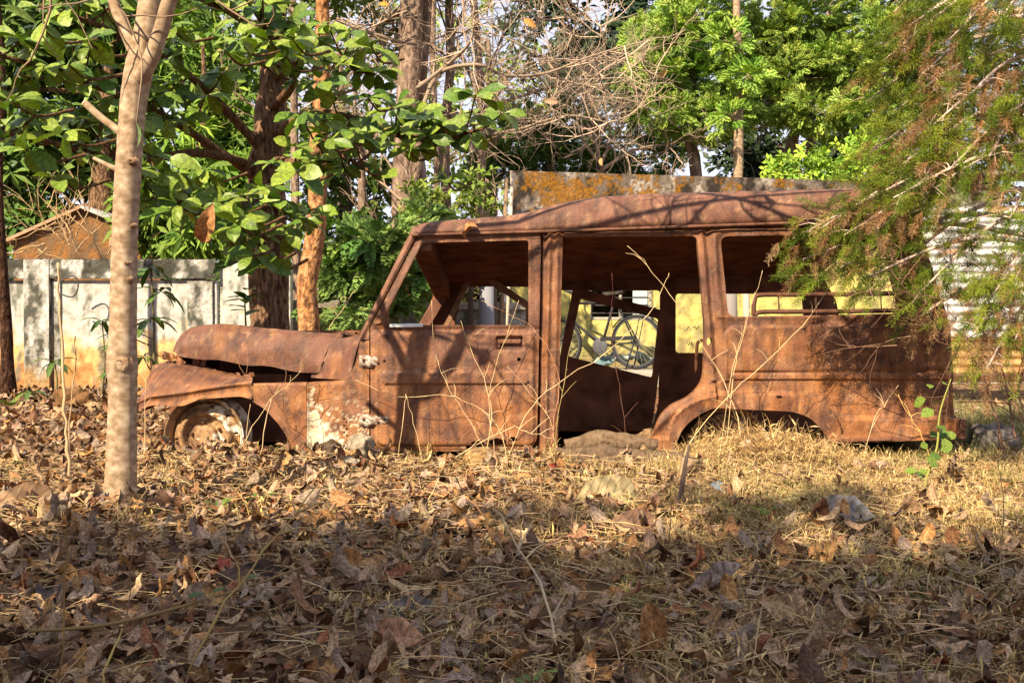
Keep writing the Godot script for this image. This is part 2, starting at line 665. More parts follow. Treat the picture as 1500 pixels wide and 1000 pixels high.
# ------------------------------------------------------------------ the yellow building and the tin fence
func make_building() -> void:
	var d := 13.0
	var turn := deg_to_rad(11.0)
	var b := thing("yellow_building", "small yellow building with a lichen-stained concrete parapet behind the car", "building", Vector3(pt(748, 0, d).x, 0.0, -d), turn)
	var len := 6.6
	var yel := func(x, y):
		var n := nf.get_noise_2d(x * 1.7, y * 1.7)
		var k := nf.get_noise_2d(x * 6.0, y * 3.0 + 9.0)
		var c := mixc(Color(0.60, 0.52, 0.17), Color(0.46, 0.42, 0.16), sst(-0.1, 0.3, n))
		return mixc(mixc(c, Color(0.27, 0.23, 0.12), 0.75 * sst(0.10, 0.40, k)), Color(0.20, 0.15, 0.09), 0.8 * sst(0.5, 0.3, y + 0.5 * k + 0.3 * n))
	# window opening from x = 1.0 to 1.85, y = 0.85 to 1.85; the wall is built round it
	var wx0 := 1.05
	var wx1 := 1.90
	var wy0 := 0.82
	var wy1 := 1.80
	var st := new_st()
	for r in [[0.0, 0.0, wx0, 2.15], [wx1, 0.0, len, 2.15], [wx0, 0.0, wx1, wy0], [wx0, wy1, wx1, 2.15]]:
		var ox: float = r[0]
		var oy: float = r[1]
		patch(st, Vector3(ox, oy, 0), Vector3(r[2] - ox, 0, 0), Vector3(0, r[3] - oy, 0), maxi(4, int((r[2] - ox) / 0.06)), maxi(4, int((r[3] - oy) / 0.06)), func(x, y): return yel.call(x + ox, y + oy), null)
	# left end and reveals of the window
	patch(st, Vector3(0.62, 0, -3.0), Vector3(-0.62, 0, 3.0), Vector3(0, 2.15, 0), 20, 20, yel, null)
	patch(st, Vector3(wx0, wy0, -0.2), Vector3(0, 0, 0.2), Vector3(0, wy1 - wy0, 0), 2, 6, yel, null)
	patch(st, Vector3(wx1, wy0, -0.2), Vector3(0, 0, 0.2), Vector3(0, wy1 - wy0, 0), 2, 6, yel, null)
	patch(st, Vector3(wx0, wy0, -0.2), Vector3(wx1 - wx0, 0, 0), Vector3(0, 0, 0.2), 6, 2, yel, null)
	put("wall", st, M.plaster, b)
	# back and right walls and a floor close the room, so that its window is dark
	var sc := new_st()
	st_color(sc, Color(0.4, 0.36, 0.15))
	box(sc, Vector3(len * 0.5 + 0.32, 1.07, -3.05), Vector3(len - 0.62, 2.15, 0.1))
	box(sc, Vector3(len + 0.05, 1.07, -1.5), Vector3(0.1, 2.15, 3.0))
	put("back_wall", sc, M.plaster, b)
	var ts := pt(0, 253, d).y
	var sp := new_st()
	var lich := func(x, y):
		# damp dark concrete, chalky patches, orange lichen in small crowded spots that thin out to the right
		var n := nf.get_noise_2d(x * 1.5, y * 2.0)
		var k := nf.get_noise_2d(x * 9.0, y * 9.0 + 5.0)
		var q := nf.get_noise_2d(x * 26.0, y * 26.0)
		var v := nf.get_noise_2d(x * 3.1 + 60.0, y * 1.7 + 4.0)
		var c := mixc(Color(0.13, 0.105, 0.085), Color(0.24, 0.20, 0.17), k + 0.5 * q + 0.4)
		c = mixc(c, Color(0.42, 0.37, 0.33), 0.8 * sst(0.12, 0.35, v + 0.35 * k + 0.2 * q))
		c = mixc(c, Color(0.04, 0.035, 0.03), sst(0.05, 0.3, -v + 0.4 * k))
		var band := 1.0 - sst(0.4, 3.6, x)
		return mixc(c, mixc(Color(0.30, 0.135, 0.018), Color(0.13, 0.07, 0.02), q * 2.0 + 0.4), 0.92 * sst(0.10, 0.26, n + 0.6 * k + 0.35 * q + 0.34 * band - 0.16))
	patch(sp, Vector3(-0.04, 2.02, 0.16), Vector3(len + 0.2, 0, 0), Vector3(0, ts - 2.02, 0), 330, 34, lich, func(x, y): return 0.006 * nf.get_noise_2d(x * 6.0, y * 6.0))
	patch(sp, Vector3(-0.04, ts, 0.16), Vector3(len + 0.2, 0, 0), Vector3(0, 0, -0.2), 200, 5, lich, null)
	patch(sp, Vector3(0.62, 2.02, -3.1), Vector3(-0.66, 0, 3.26), Vector3(0, ts - 2.02, 0), 60, 20, lich, null)
	put("parapet", sp, M.concrete, b)
	var sr := new_st()
	st_color(sr, Color(0.3, 0.28, 0.26))
	box(sr, Vector3(len * 0.5 + 0.36, 2.12, -1.5), Vector3(len - 0.55, 0.12, 3.1))
	put("roof_slab", sr, M.concrete, b)
	# plinth
	var pl := new_st()
	st_color(pl, Color(0.42, 0.38, 0.32))
	box(pl, Vector3(len * 0.5, 0.1, 0.75), Vector3(len, 0.22, 1.5))
	put("plinth", pl, M.concrete, b)
	# window with frame, bars and a pale shutter
	var sw := new_st()
	st_color(sw, Color(0.33, 0.31, 0.26))
	for q in [[wx0 + 0.02, 0.04, 0], [wx1 - 0.02, 0.04, 0], [(wx0 + wx1) * 0.5, 0.03, 0]]:
		box(sw, Vector3(q[0], (wy0 + wy1) * 0.5, -0.09), Vector3(q[1], wy1 - wy0 - 0.006, 0.05))
	for yy in [wy0 + 0.02, wy1 - 0.02]:
		box(sw, Vector3((wx0 + wx1) * 0.5, yy, -0.085), Vector3(wx1 - wx0 - 0.006, 0.04, 0.06))
	var win := put("window", sw, M.paint, b)
	for i in 9:
		var sb := new_st()
		var yb := wy0 + 0.09 + i * 0.1
		tube(sb, [Vector3(wx0 + 0.03, yb, -0.04), Vector3(wx1 - 0.03, yb, -0.04)], [0.007, 0.007], 6, 0.0, Color(0.06, 0.05, 0.05))
		put("bar", sb, M.dark_metal, win)
	var sh := new_st()
	st_color(sh, Color(0.5, 0.54, 0.52))
	box(sh, Vector3(wx1 - 0.14, wy0 + 0.45, -0.13), Vector3(0.2, 0.8, 0.02))
	put("shutter", sh, M.paint, win)
	# faint handwriting on the wall, too small to read in the photograph
	var q0 := Vector3(2.35, 0.69, 0.004)
	for s in [[[0.0, 0.0], [0.03, 0.05], [0.06, 0.0]], [[0.09, 0.03], [0.12, 0.05], [0.14, 0.01], [0.17, 0.05]], [[0.01, -0.16], [0.03, -0.20], [0.05, -0.15]], [[0.06, -0.18], [0.09, -0.17], [0.07, -0.15], [0.06, -0.19], [0.10, -0.20]]]:
		var line := []
		for p in s:
			line.append(q0 + Vector3(p[0], p[1], 0))
		var rad := []
		for p in line:
			rad.append(0.004)
		var hw := new_st()
		tube(hw, line, rad, 4, 0.0, Color(0.04, 0.04, 0.03))
		put("pen_stroke", hw, M.paint, b)
	# drain pipe at the left corner
	var pp := new_st()
	tube(pp, [Vector3(-0.09, 0.0, 0.05), Vector3(-0.08, 2.0, 0.06)], [0.035, 0.035], 10, 0.0, Color(0.62, 0.58, 0.52))
	put("drain_pipe", pp, M.paint, b)

	# poles and planks leaning at the building's left corner
	var k := 0
	for e in [[690, 470, 430, 640, 0.035, Color(0.11, 0.08, 0.06), "dark post seen through the car's front window"], [712, 418, 700, 640, 0.10, Color(0.20, 0.20, 0.22), "thick bluish grey post seen through the car's front window"], [728, 330, 742, 262, 0.03, Color(0.2, 0.14, 0.09), "thin pole leaning at the left end of the lichen-stained parapet"], [738, 640, 750, 256, 0.022, Color(0.45, 0.38, 0.3), "pale thin pole standing at the building's left corner"], [724, 640, 722, 400, 0.05, Color(0.12, 0.08, 0.05), "brown plank upright beside the grey post behind the car"], [1069, 640, 1069, 405, 0.09, Color(0.20, 0.18, 0.17), "grey wide post at the left end of the rear window view"], [1094, 640, 1092, 405, 0.045, Color(0.34, 0.30, 0.26), "pale narrow post beside the grey one in the rear window view"]]:
		var sq := new_st()
		var a := pt(e[0], 640, 12.3)
		a.y = 0.0
		var c := pt(e[2], e[3], 12.3)
		if k == 0:
			a = pt(684, 640, 12.3)
			c = pt(690, 400, 12.3)
		if k == 1:
			a = pt(711, 640, 12.1)
			c = pt(712, 400, 12.1)
		a.y = 0.0
		var mid := (a + c) * 0.5 + Vector3(0.015, 0, 0)
		tube(sq, [a, mid, c], [e[4], e[4] * 0.95, e[4] * 0.85], 9, 0.12, e[5])
		var o := put("wooden_pole", sq, M.twig)
		tag(o, e[6], "pole", "poles by the yellow building")
		k += 1

	# corrugated sheets on the right
	var fd := 9.4
	var fl := pt(1318, 0, fd).x
	var fb := pt(0, 548, fd).y
	var ft := pt(0, 300, fd).y
	var fence := thing("tin_fence", "fence of corrugated tin sheets, white above and orange below, behind the feathery conifer", "fence", Vector3(fl, 0, -fd), deg_to_rad(4.0))
	for row in 2:
		for i in 3:
			var s := new_st()
			var y0: float = fb if row == 0 else fb + 0.33
			var y1: float = fb + 0.335 if row == 0 else ft
			var wv := 1.05
			patch(s, Vector3(i * wv - 0.02 * i, y0, 0.02 * (i % 2) + 0.012 * row), Vector3(wv, 0, 0), Vector3(0, y1 - y0, 0), 20, int((y1 - y0) / 0.0095), func(x, y):
				var n := nf.get_noise_2d(x * 3.0 + i * 5.0, y * 5.0 + row * 9.0)
				if row == 1:
					return mixc(Color(0.62, 0.61, 0.60), Color(0.36, 0.20, 0.10), sst(0.16, 0.4, n))
				return mixc(Color(0.55, 0.33, 0.12), Color(0.33, 0.15, 0.05), sst(-0.1, 0.35, n)), func(x, y): return 0.011 * sin(y * TAU / 0.076))
			put("sheet", s, M.zinc, fence)
	var sb := new_st()
	st_color(sb, Color(0.10, 0.05, 0.03))
	box(sb, Vector3(1.5, fb - 0.04, -0.02), Vector3(3.2, 0.07, 0.09))
	put("bottom_rail", sb, M.twig, fence)
	for xx in [0.05, 1.55, 3.0]:
		var sq := new_st()
		st_color(sq, Color(0.16, 0.10, 0.06))
		box(sq, Vector3(xx, ft * 0.5, -0.075), Vector3(0.09, ft + 0.1, 0.09))
		put("post", sq, M.twig, fence)


# ------------------------------------------------------------------ the car
# Car coordinates: x along the car, y up, z towards the camera; the near side is the plane z = 0 and the far side lies 1.6 m behind it, sunk a little lower.
const S := F / CAR
const WIDE := 1.6
const LEAN := 0.125


func V(px: float, py: float, z := 0.0) -> Vector3:
	var d := CAR - z
	return Vector3((px - 750.0) / F * d, EYE + (480.0 - py) / F * d, z)


func lean(p: Vector3) -> Vector3:
	return p + Vector3(0, LEAN * p.z, 0)


func rounded(poly: Array, r: float) -> PackedVector2Array:
	var out := PackedVector2Array()
	var n := poly.size()
	for i in n:
		var p := Vector2(poly[i][0], poly[i][1])
		var a := Vector2(poly[(i + n - 1) % n][0], poly[(i + n - 1) % n][1])
		var b := Vector2(poly[(i + 1) % n][0], poly[(i + 1) % n][1])
		var rr: float = r if poly[i].size() < 3 else poly[i][2]
		if rr <= 0.2:
			out.append(p)
			continue
		var pa := p + (a - p).limit_length(minf(rr, (a - p).length() * 0.48))
		var pb := p + (b - p).limit_length(minf(rr, (b - p).length() * 0.48))
		for k in 5:
			var t := k / 4.0
			out.append(pa.lerp(p, t).lerp(p.lerp(pb, t), t))
	return out


func rr_sd(x: float, y: float, x0: float, y0: float, x1: float, y1: float, r: float) -> float:
	var qx := absf(x - (x0 + x1) * 0.5) - (x1 - x0) * 0.5 + r
	var qy := absf(y - (y0 + y1) * 0.5) - (y1 - y0) * 0.5 + r
	return Vector2(maxf(qx, 0), maxf(qy, 0)).length() + minf(maxf(qx, qy), 0.0) - r


func bump(d: float, w: float) -> float:
	return exp(-d * d / (w * w))


func sheet(st: SurfaceTool, outer: PackedVector2Array, holes: Array, step: float, zf: Callable, colf: Callable, flange: float, far := false) -> void:
	# a pressed sheet: the outline in picture pixels of the near side (or of the far side), relief from zf in metres, edges turned in by flange metres
	var zb := -WIDE if far else 0.0
	var lo := outer[0]
	var hi := outer[0]
	for p in outer:
		lo = lo.min(p)
		hi = hi.max(p)
	lo -= Vector2(1, 1)
	var nx := int((hi.x - lo.x) / step) + 2
	var ny := int((hi.y - lo.y) / step) + 2
	var ins := PackedByteArray()
	ins.resize((nx + 1) * (ny + 1))
	for j in ny + 1:
		for i in nx + 1:
			var p := lo + Vector2(i, j) * step
			var ok := Geometry2D.is_point_in_polygon(p, outer)
			if ok:
				for h in holes:
					if Geometry2D.is_point_in_polygon(p, h):
						ok = false
						break
			ins[j * (nx + 1) + i] = 1 if ok else 0
	var emit := func(p: Vector2):
		var z: float = zf.call(p.x, p.y)
		var zx: float = zf.call(p.x + 1.0, p.y) - z
		var zy: float = zf.call(p.x, p.y + 1.0) - z
		st.set_color(colf.call(p.x, p.y))
		st.set_normal(Vector3(-zx * S, zy * S, 1.0).normalized())
		var q := V(p.x, p.y, zb)
		st.add_vertex(Vector3(q.x, q.y, q.z + z))
	for j in ny:
		for i in nx:
			var a := ins[j * (nx + 1) + i] + ins[j * (nx + 1) + i + 1] + ins[(j + 1) * (nx + 1) + i] + ins[(j + 1) * (nx + 1) + i + 1]
			var p := lo + Vector2(i, j) * step
			if a == 4:
				for k in [[0, 1], [0, 0], [1, 0], [0, 1], [1, 0], [1, 1]]:
					emit.call(p + Vector2(k[0], k[1]) * step)
			elif a > 0:
				var cell := PackedVector2Array([p, p + Vector2(step, 0), p + Vector2(step, step), p + Vector2(0, step)])
				var parts: Array = Geometry2D.intersect_polygons(cell, outer)
				for h in holes:
					var next := []
					for q in parts:
						for w in Geometry2D.clip_polygons(q, h):
							next.append(w)
					parts = next
				for q in parts:
					var t := Geometry2D.triangulate_polygon(q)
					for k in t.size() / 3:
						var va: Vector2 = q[t[k * 3]]
						var vb: Vector2 = q[t[k * 3 + 1]]
						var vc: Vector2 = q[t[k * 3 + 2]]
						if (vb - va).cross(vc - va) < 0:
							var sw := vb
							vb = vc
							vc = sw
						emit.call(va)
						emit.call(vb)
						emit.call(vc)
	var loops := [outer]
	loops.append_array(holes)
	for l in loops:
		var n: int = l.size()
		for i in n:
			var a: Vector2 = l[i]
			var b: Vector2 = l[(i + 1) % n]
			var m := maxi(1, int((b - a).length() / 6.0))
			for k in m:
				var p0 := a.lerp(b, float(k) / m)
				var p1 := a.lerp(b, float(k + 1) / m)
				var q0 := V(p0.x, p0.y, zb) + Vector3(0, 0, zf.call(p0.x, p0.y))
				var q1 := V(p1.x, p1.y, zb) + Vector3(0, 0, zf.call(p1.x, p1.y))
				var back := Vector3(0, 0, -flange)
				st.set_color(colf.call(p0.x, p0.y))
				st.set_normal(Vector3(q1.y - q0.y, q0.x - q1.x, 0).normalized())
				quad(st, q0, q1, q1 + back, q0 + back)


# tints on the rust texture: red-brown where the last paint film hangs on, orange where it has gone, pale scale, near-black holes
func tint(px: float, py: float, orange: float) -> Color:
	var n := nf.get_noise_2d(px * 0.012, py * 0.009)
	var k := nf.get_noise_2d(px * 0.06 + 90.0, py * 0.035)
	var v := nf.get_noise_2d(px * 0.09 + 300.0, py * 0.008)
	var f := nf.get_noise_2d(px * 0.22 + 70.0, py * 0.22)
	var film := Color(0.225, 0.098, 0.060)
	var bare := Color(0.41, 0.160, 0.052)
	var c := mixc(film, bare, orange + 0.75 * n + 0.3 * k + 0.22 * f)
	c = mixc(c, Color(0.085, 0.045, 0.035), 0.5 * sst(0.2, 0.5, v + 0.3 * f))
	# darker scale in ragged patches
	var s := nf.get_noise_2d(px * 0.028 + 800.0, py * 0.024)
	c = mixc(c, Color(0.11, 0.055, 0.042), 0.65 * sst(0.14, 0.36, s + 0.35 * f + 0.2 * k))
	c = mixc(c, Color(0.52, 0.29, 0.15), 0.45 * sst(0.30, 0.55, k + 0.5 * f))
	return c


func rc(k: float) -> Color:
	return Color(0.27, 0.11, 0.06) * k


func lathe(st: SurfaceTool, prof: Array, segs: int, c: Vector3, colf = null, hole = null) -> void:
	# profile of [radius, z], turned round the z axis at c
	for i in prof.size() - 1:
		for k in segs:
			if hole != null and hole.call((prof[i][0] + prof[i + 1][0]) * 0.5, TAU * (k + 0.5) / segs):
				continue
			var q := []
			for e in [[i, k], [i + 1, k], [i + 1, k + 1], [i, k + 1]]:
				var an: float = TAU * e[1] / segs
				q.append(c + Vector3(prof[e[0]][0] * cos(an), prof[e[0]][0] * sin(an), prof[e[0]][1]))
			for e in [0, 1, 2, 0, 2, 3]:
				if colf != null:
					st.set_color(colf.call(q[e]))
				st.add_vertex(q[e])


func wheel(car: Node3D, c: Vector3, r: float, seed_: float, tilt := 0.0) -> void:
	var w := Node3D.new()
	w.name = "wheel"
	car.add_child(w, true)
	w.position = c
	w.rotation.y = tilt
	var cream := func(p: Vector3):
		var n := nf.get_noise_3d(p.x * 9.0 + seed_, p.y * 9.0, p.z * 9.0)
		var k := nf.get_noise_3d(p.x * 34.0 + seed_, p.y * 34.0, 3.0)
		var rustc := mixc(Color(0.22, 0.11, 0.06), Color(0.52, 0.30, 0.13), k + 0.5)
		return mixc(rustc, Color(0.92, 0.84, 0.68), sst(0.02, 0.12, 0.6 * n + 0.25 * k + p.x * 1.2 + p.y * 0.5 - 0.19))
	var u := r / 0.2
	var st := new_st()
	var rim := [[0.200, -0.012], [0.203, -0.004], [0.200, 0.0], [0.196, -0.004], [0.190, -0.018], [0.181, -0.024], [0.177, -0.034], [0.174, -0.06], [0.166, -0.075], [0.166, -0.105], [0.176, -0.13], [0.182, -0.146], [0.197, -0.152], [0.202, -0.160]]
	for p in rim:
		p[0] *= u
	lathe(st, rim, 72, Vector3.ZERO, cream)
	put("rim", st, M.rust, w)
	var sd := new_st()
	var disc := []
	for i in 19:
		var q: float = [0.168, 0.166, 0.162, 0.158, 0.154, 0.150, 0.146, 0.142, 0.136, 0.130, 0.124, 0.117, 0.110, 0.104, 0.098, 0.090, 0.080, 0.068, 0.058][i]
		var z: float = [-0.062, -0.054, -0.049, -0.047, -0.046, -0.045, -0.043, -0.038, -0.026, -0.016, -0.012, -0.013, -0.02, -0.034, -0.046, -0.050, -0.051, -0.051, -0.051][i]
		disc.append([q * u, z])
	lathe(sd, disc, 96, Vector3.ZERO, cream, func(rr, an):
		var a := fposmod(an + 0.2, TAU / 10.0) - TAU / 20.0
		return Vector2(rr - 0.152 * u, a * 0.152 * u).length() < 0.0085 * u)
	put("disc", sd, M.rust, w)
	var sh := new_st()
	lathe(sh, [[0.057 * u, -0.052], [0.056 * u, -0.03], [0.050 * u, -0.022], [0.034 * u, -0.018], [0.026 * u, -0.019], [0.0, -0.021]], 36, Vector3.ZERO, cream)
	put("hub", sh, M.rust, w)
	for i in 5:
		var sl := new_st()
		var an := TAU * i / 5.0 + 0.5
		lathe(sl, [[0.010, -0.052], [0.010, -0.036], [0.007, -0.032], [0.0, -0.031]], 6, Vector3(cos(an), sin(an), 0) * 0.074 * u, func(_p): return rc(0.6))
		put("lug_nut", sl, M.rust, w)
	var sb := new_st()
	lathe(sb, [[0.0, -0.10], [0.12 * u, -0.10], [0.125 * u, -0.16], [0.05, -0.19], [0.04, -0.8]], 24, Vector3.ZERO, func(_p): return Color(0.6, 0.5, 0.5))
	put("brake_drum", sb, M.darkened_rust, w)


func make_car() -> void:
	var car := thing("rusted_wagon", "rusted-out abandoned off-road wagon with a long body, sunk in leaf litter", "car", Vector3(0, 0, -CAR))
	var st: SurfaceTool
	var dent := func(x, y): return 0.006 * nz.get_noise_2d(x * 0.009, y * 0.009) + 0.0016 * nz.get_noise_2d(x * 0.035 + 50.0, y * 0.03)

	# --- front door: window opening, raised panels, rib, handle recess
	var door_out := rounded([[543, 479, 3], [614.5, 344, 5], [791, 341, 7], [792.5, 360], [786.5, 648, 12], [772, 661, 10], [546, 661, 7], [543, 640]], 3.0)
	var door_hole := rounded([[572, 476, 4], [568, 456, 6], [619, 356, 7], [774, 352, 5], [774, 476, 4]], 4.0)
	var gaps := []
	# holes eaten through the lower edge
	for g in [[700, 650, 10, 5], [728, 647, 14, 6], [752, 643, 6, 4], [688, 655, 5, 3]]:
		var hp := PackedVector2Array()
		for k in 12:
			var an := TAU * k / 12.0
			var rr := 1.0 + 0.35 * nz.get_noise_2d(g[0] + cos(an) * 2.0, g[1] + sin(an) * 2.0)
			hp.append(Vector2(g[0] + cos(an) * g[2] * rr, g[1] + sin(an) * g[3] * rr))
		gaps.append(hp)
	var lock := PackedVector2Array()
	for k in 10:
		lock.append(Vector2(760 + 3.0 * cos(TAU * k / 10.0), 526 + 3.0 * sin(TAU * k / 10.0)))
	gaps.append(lock)
	var door_z := func(x, y):
		var z: float = 0.012 + dent.call(x, y)
		var e := rr_sd(x, y, 551, 488, 784, 652, 10)
		z += 0.016 * sst(2.0, -2.5, e)
		z += 0.011 * sst(1.4, -1.4, rr_sd(x, y, 560, 545, 775, 562, 6))
		z -= 0.026 * sst(1.5, -1.5, rr_sd(x, y, 727, 494, 766, 513, 3))
		z -= 0.010 * bump(y - 482.0, 2.2) * sst(545, 552, x)
		# rolled edge of the window frame
		if y < 476.0:
			z += 0.008 * bump(x - (541.0 + (478.0 - y) * 0.535) - 13.0, 5.0) + 0.006 * bump(y - 347.0, 3.0)
		z -= 0.012 * sst(790, 797, x)
		z -= 0.010 * sst(655, 662, y)
		return z
	var door_c := func(x, y):
		var c := tint(x, y, 0.22 + 0.4 * sst(500, 640, y + 40.0 * nf.get_noise_2d(x * 0.02, y * 0.02)))
		# flakes of cream paint left along the bottom
		var fl := nf.get_noise_2d(x * 0.05 + 30.0, y * 0.16)
		c = mixc(c, Color(0.85, 0.68, 0.42), sst(652, 657, y) * sst(0.02, 0.2, fl) * sst(640, 700, x))
		return c
	var door := Node3D.new()
	door.name = "front_door"
	car.add_child(door, true)
	st = new_st()
	var dh := [door_hole]
	dh.append_array(gaps)
	sheet(st, door_out, dh, 3.0, door_z, door_c, 0.035)
	put("door_skin", st, M.rust, door, false)
	# inner skin gives the door its thickness
	st = new_st()
	sheet(st, rounded([[546, 484], [772, 484], [786, 640], [770, 656], [549, 656]], 4.0), [], 8.0, func(_x, _y): return -0.035, func(_x, _y): return Color.WHITE, 0.01)
	put("inner_skin", st, M.darkened_rust, door, false)
	st = new_st()
	st_color(st, rc(0.9))
	box(st, V(746, 500, 0.016), Vector3(0.118, 0.022, 0.016))
	box(st, V(731, 504, 0.008), Vector3(0.014, 0.036, 0.02))
	put("handle", st, M.rust, door)
	st = new_st()
	st_color(st, Color(0.60, 0.62, 0.62))
	box(st, V(595, 476.5, 0.024), Vector3(0.17, 0.018, 0.012), Basis(Vector3(0, 0, 1), 0.012))
	put("belt_trim", st, M.paint, door)
	for hy in [529, 616]:
		st = new_st()
		var hc := func(p: Vector3): return mixc(Color(0.66, 0.60, 0.50), rc(1.0), sst(-0.1, 0.2, nf.get_noise_3d(p.x * 40.0, p.y * 60.0, 1.0) + 0.9 * (p.x + 0.735)))
		var rows := []
		for j in 9:
			var r := PackedVector3Array()
			for i in 17:
				var a := i / 16.0
				var hgt := lerpf(9.5, 8.0, a) * (1.0 if a < 0.85 else sqrt(maxf(0.0, 1.0 - pow((a - 0.85) / 0.15, 2.0))))
				var b := j / 8.0 * 2.0 - 1.0
				var p := V(526 + a * 44, hy + b * hgt, 0.03 - 0.014 * pow(absf(b), 4.0) + 0.012 * bump((a - 0.36) * 12.0, 1.0))
				r.append(p)
			rows.append(r)
		grid(st, rows, hc)
		var hinge := put("hinge", st, M.rust, door)
		for bx in [532, 553, 562]:
			var sb := new_st()
			lathe(sb, [[0.008, 0.0], [0.007, 0.007], [0.0, 0.009]], 8, V(bx, hy + (2 if bx == 553 else -2), 0.03), func(_p): return rc(0.6))
			put("bolt", sb, M.rust, hinge)

	# --- windscreen pillar and frame
	st = new_st()
	var pillar := rounded([[527, 497], [531, 482], [603, 337], [613, 341], [541.5, 478], [541, 497]], 2.0)
	sheet(st, pillar, [], 3.0, func(x, y): return 0.012 + 0.012 * bump(x - (529.0 + (487.0 - y) * 0.52) - 4.0, 4.0), func(x, y): return tint(x, y, 0.15), 0.05)
	# across the top and down the far side
	var hdr := [V(612, 347, 0.0), lean(V(612, 347, 0.0) + Vector3(0.0, 0.0, -0.8)), lean(V(612, 347, 0.0) + Vector3(0.0, 0, -WIDE))]
	put("windscreen_pillar", st, M.rust, car, false)
	st = new_st()
	for i in 2:
		var c0: Vector3 = hdr[i]
		var c1: Vector3 = hdr[i + 1]
		var along := (c1 - c0)
		box(st, (c0 + c1) * 0.5 + Vector3(0.02, -0.03, 0), Vector3(0.10, 0.09, along.length() - 0.004), Basis.looking_at(along.normalized(), Vector3.UP))
	put("windscreen_header", st, M.darkened_rust, car)
	st = new_st()
	var fa := lean(V(612, 347, 0) + Vector3(0.02, -0.05, -WIDE + 0.04))
	var fb := lean(V(536, 490, 0) + Vector3(0.02, 0, -WIDE + 0.04))
	var fd := (fb - fa).normalized()
	st_color(st, rc(0.85))
	box(st, (fa + fb) * 0.5, Vector3(0.075, (fb - fa).length(), 0.05), Basis(fd.cross(Vector3(0, 0, 1)).normalized(), -fd, Vector3(0, 0, 1)))
	put("windscreen_pillar", st, M.rust, car)

	st = new_st()
	st_color(st, Color(1, 1, 1))
	box(st, V(792, 500, -0.085), Vector3(0.07, 1.08, 0.02))
	put("door_jamb", st, M.darkened_rust, car)
	# --- pillar between the doors
	st = new_st()
	var bp := rounded([[796, 339], [827, 338], [824.5, 347], [817, 655], [808, 676], [786, 676], [790, 648], [795.5, 360]], 2.0)
	sheet(st, bp, [], 2.5, func(x, y):
		var s: float = x - (y - 340.0) * -0.022
		return -0.004 + dent.call(x, y) + 0.014 * bump(s - 806.0, 3.6) + 0.012 * bump(s - 818.0, 3.4) - 0.01 * bump(s - 799.0, 2.0), func(x, y): return tint(x, y, 0.45), 0.07)
	put("middle_pillar", st, M.rust, car, false)

	# --- rear side: header over the middle opening, pillar, window, quarter panel, wheel arch
	st = new_st()
	var side := rounded([[827.5, 337], [1345, 320], [1362, 380], [1390, 468, 5], [1398, 546], [1402, 612, 2], [1404, 616, 2], [1403, 642, 6], [1218, 649, 9], [1205, 632, 8], [1186, 611, 10], [1160, 602, 12], [1066, 598, 10], [1046, 596, 10], [1016, 611, 12], [998, 629, 10], [984, 664], [946, 664], [956, 636, 10], [967, 609, 12], [984, 592, 10], [1008, 582, 10], [1027, 564, 12], [1032, 546, 10], [1032, 470], [1021, 345, 10], [825, 347]], 2.5)
	var rw := rounded([[1055, 346, 12], [1288, 341, 10], [1322, 459, 6], [1067, 464, 12]], 10.0)
	var rust_hole := PackedVector2Array()
	for k in 9:
		var an := TAU * k / 9.0
		rust_hole.append(Vector2(1140 + cos(an) * 5.0 + 2.0 * sin(an * 3.0), 581 + sin(an) * 2.4))
	var rust_hole2 := PackedVector2Array()
	for k in 9:
		var an := TAU * k / 9.0
		rust_hole2.append(Vector2(1039 + cos(an) * 4.0, 500 + sin(an) * 6.0))
	var side_z := func(x, y):
		var z: float = dent.call(x, y) * 1.4
		var s: float = x - (y - 345.0) * 0.085
		# vertical grooves of the pillar
		if y < 560.0:
			z += 0.012 * bump(s - 1028.0, 3.2) + 0.010 * bump(s - 1046.0, 4.0) - 0.008 * bump(s - 1036.0, 3.0)
		z += 0.010 * bump(rr_sd(x, y, 1050, 340, 1330, 466, 12) - 2.0, 4.0) * sst(470, 464, y)
		# pressed panel below the window with a rounded front corner, and the belt crease
		z += 0.016 * sst(2.0, -2.0, rr_sd(x, y, 1062, 478, 1420, 556, 16))
		z -= 0.012 * bump(y - 546.0 + (x - 1062.0) * 0.008, 2.0) * sst(1068, 1076, x)
		# flare round the wheel
		var fx: float = absf(x - 1106.0)
		var arch := 640.0 - 66.0 * pow(maxf(0.0, 1.0 - pow(fx / 128.0, 3.2)), 0.5)
		if x < 1234.0:
			z += 0.028 * sst(-2.0, 4.0, y - arch) * sst(560.0, 566.0, y)
		else:
			z += 0.024 * sst(610.0, 614.0, y)
		if x < 1050.0 and y > 556.0:
			z += 0.018 * bump(y - (575.0 + pow(maxf(0.0, 1050.0 - x) / 100.0, 1.7) * 62.0), 9.0)
		z -= 0.012 * sst(342.0, 336.0, y)
		z += 0.010 * bump(y - 344.0 + (x - 825.0) * 0.022, 2.5) * sst(1036.0, 1026.0, x)
		z -= 0.02 * sst(1385.0, 1402.0, x)
		return z
	var side_c := func(x, y): return tint(x, y, 0.30 + 0.30 * sst(420, 600, y + 60.0 * nf.get_noise_2d(x * 0.012, y * 0.012)))
	sheet(st, side, [rw, rust_hole, rust_hole2], 3.0, side_z, side_c, 0.045)
	put("side_panel", st, M.rust, car, false)
	# raised rub edge along the bottom
	st = new_st()
	st_color(st, rc(0.8))
	box(st, (V(1225, 645, 0.012) + V(1400, 639, 0.012)) * 0.5, Vector3(0.61, 0.02, 0.035), Basis(Vector3(0, 0, 1), 0.03))
	put("bottom_flange", st, M.rust, car)

	# --- panel behind the fender and cowl side with the cream paint patch
	st = new_st()
	var fp := rounded([[366, 562, 2], [448, 560, 3], [449, 672], [431, 668], [426, 650, 6], [408, 620, 10], [387, 598, 10], [369, 588, 4]], 2.0)
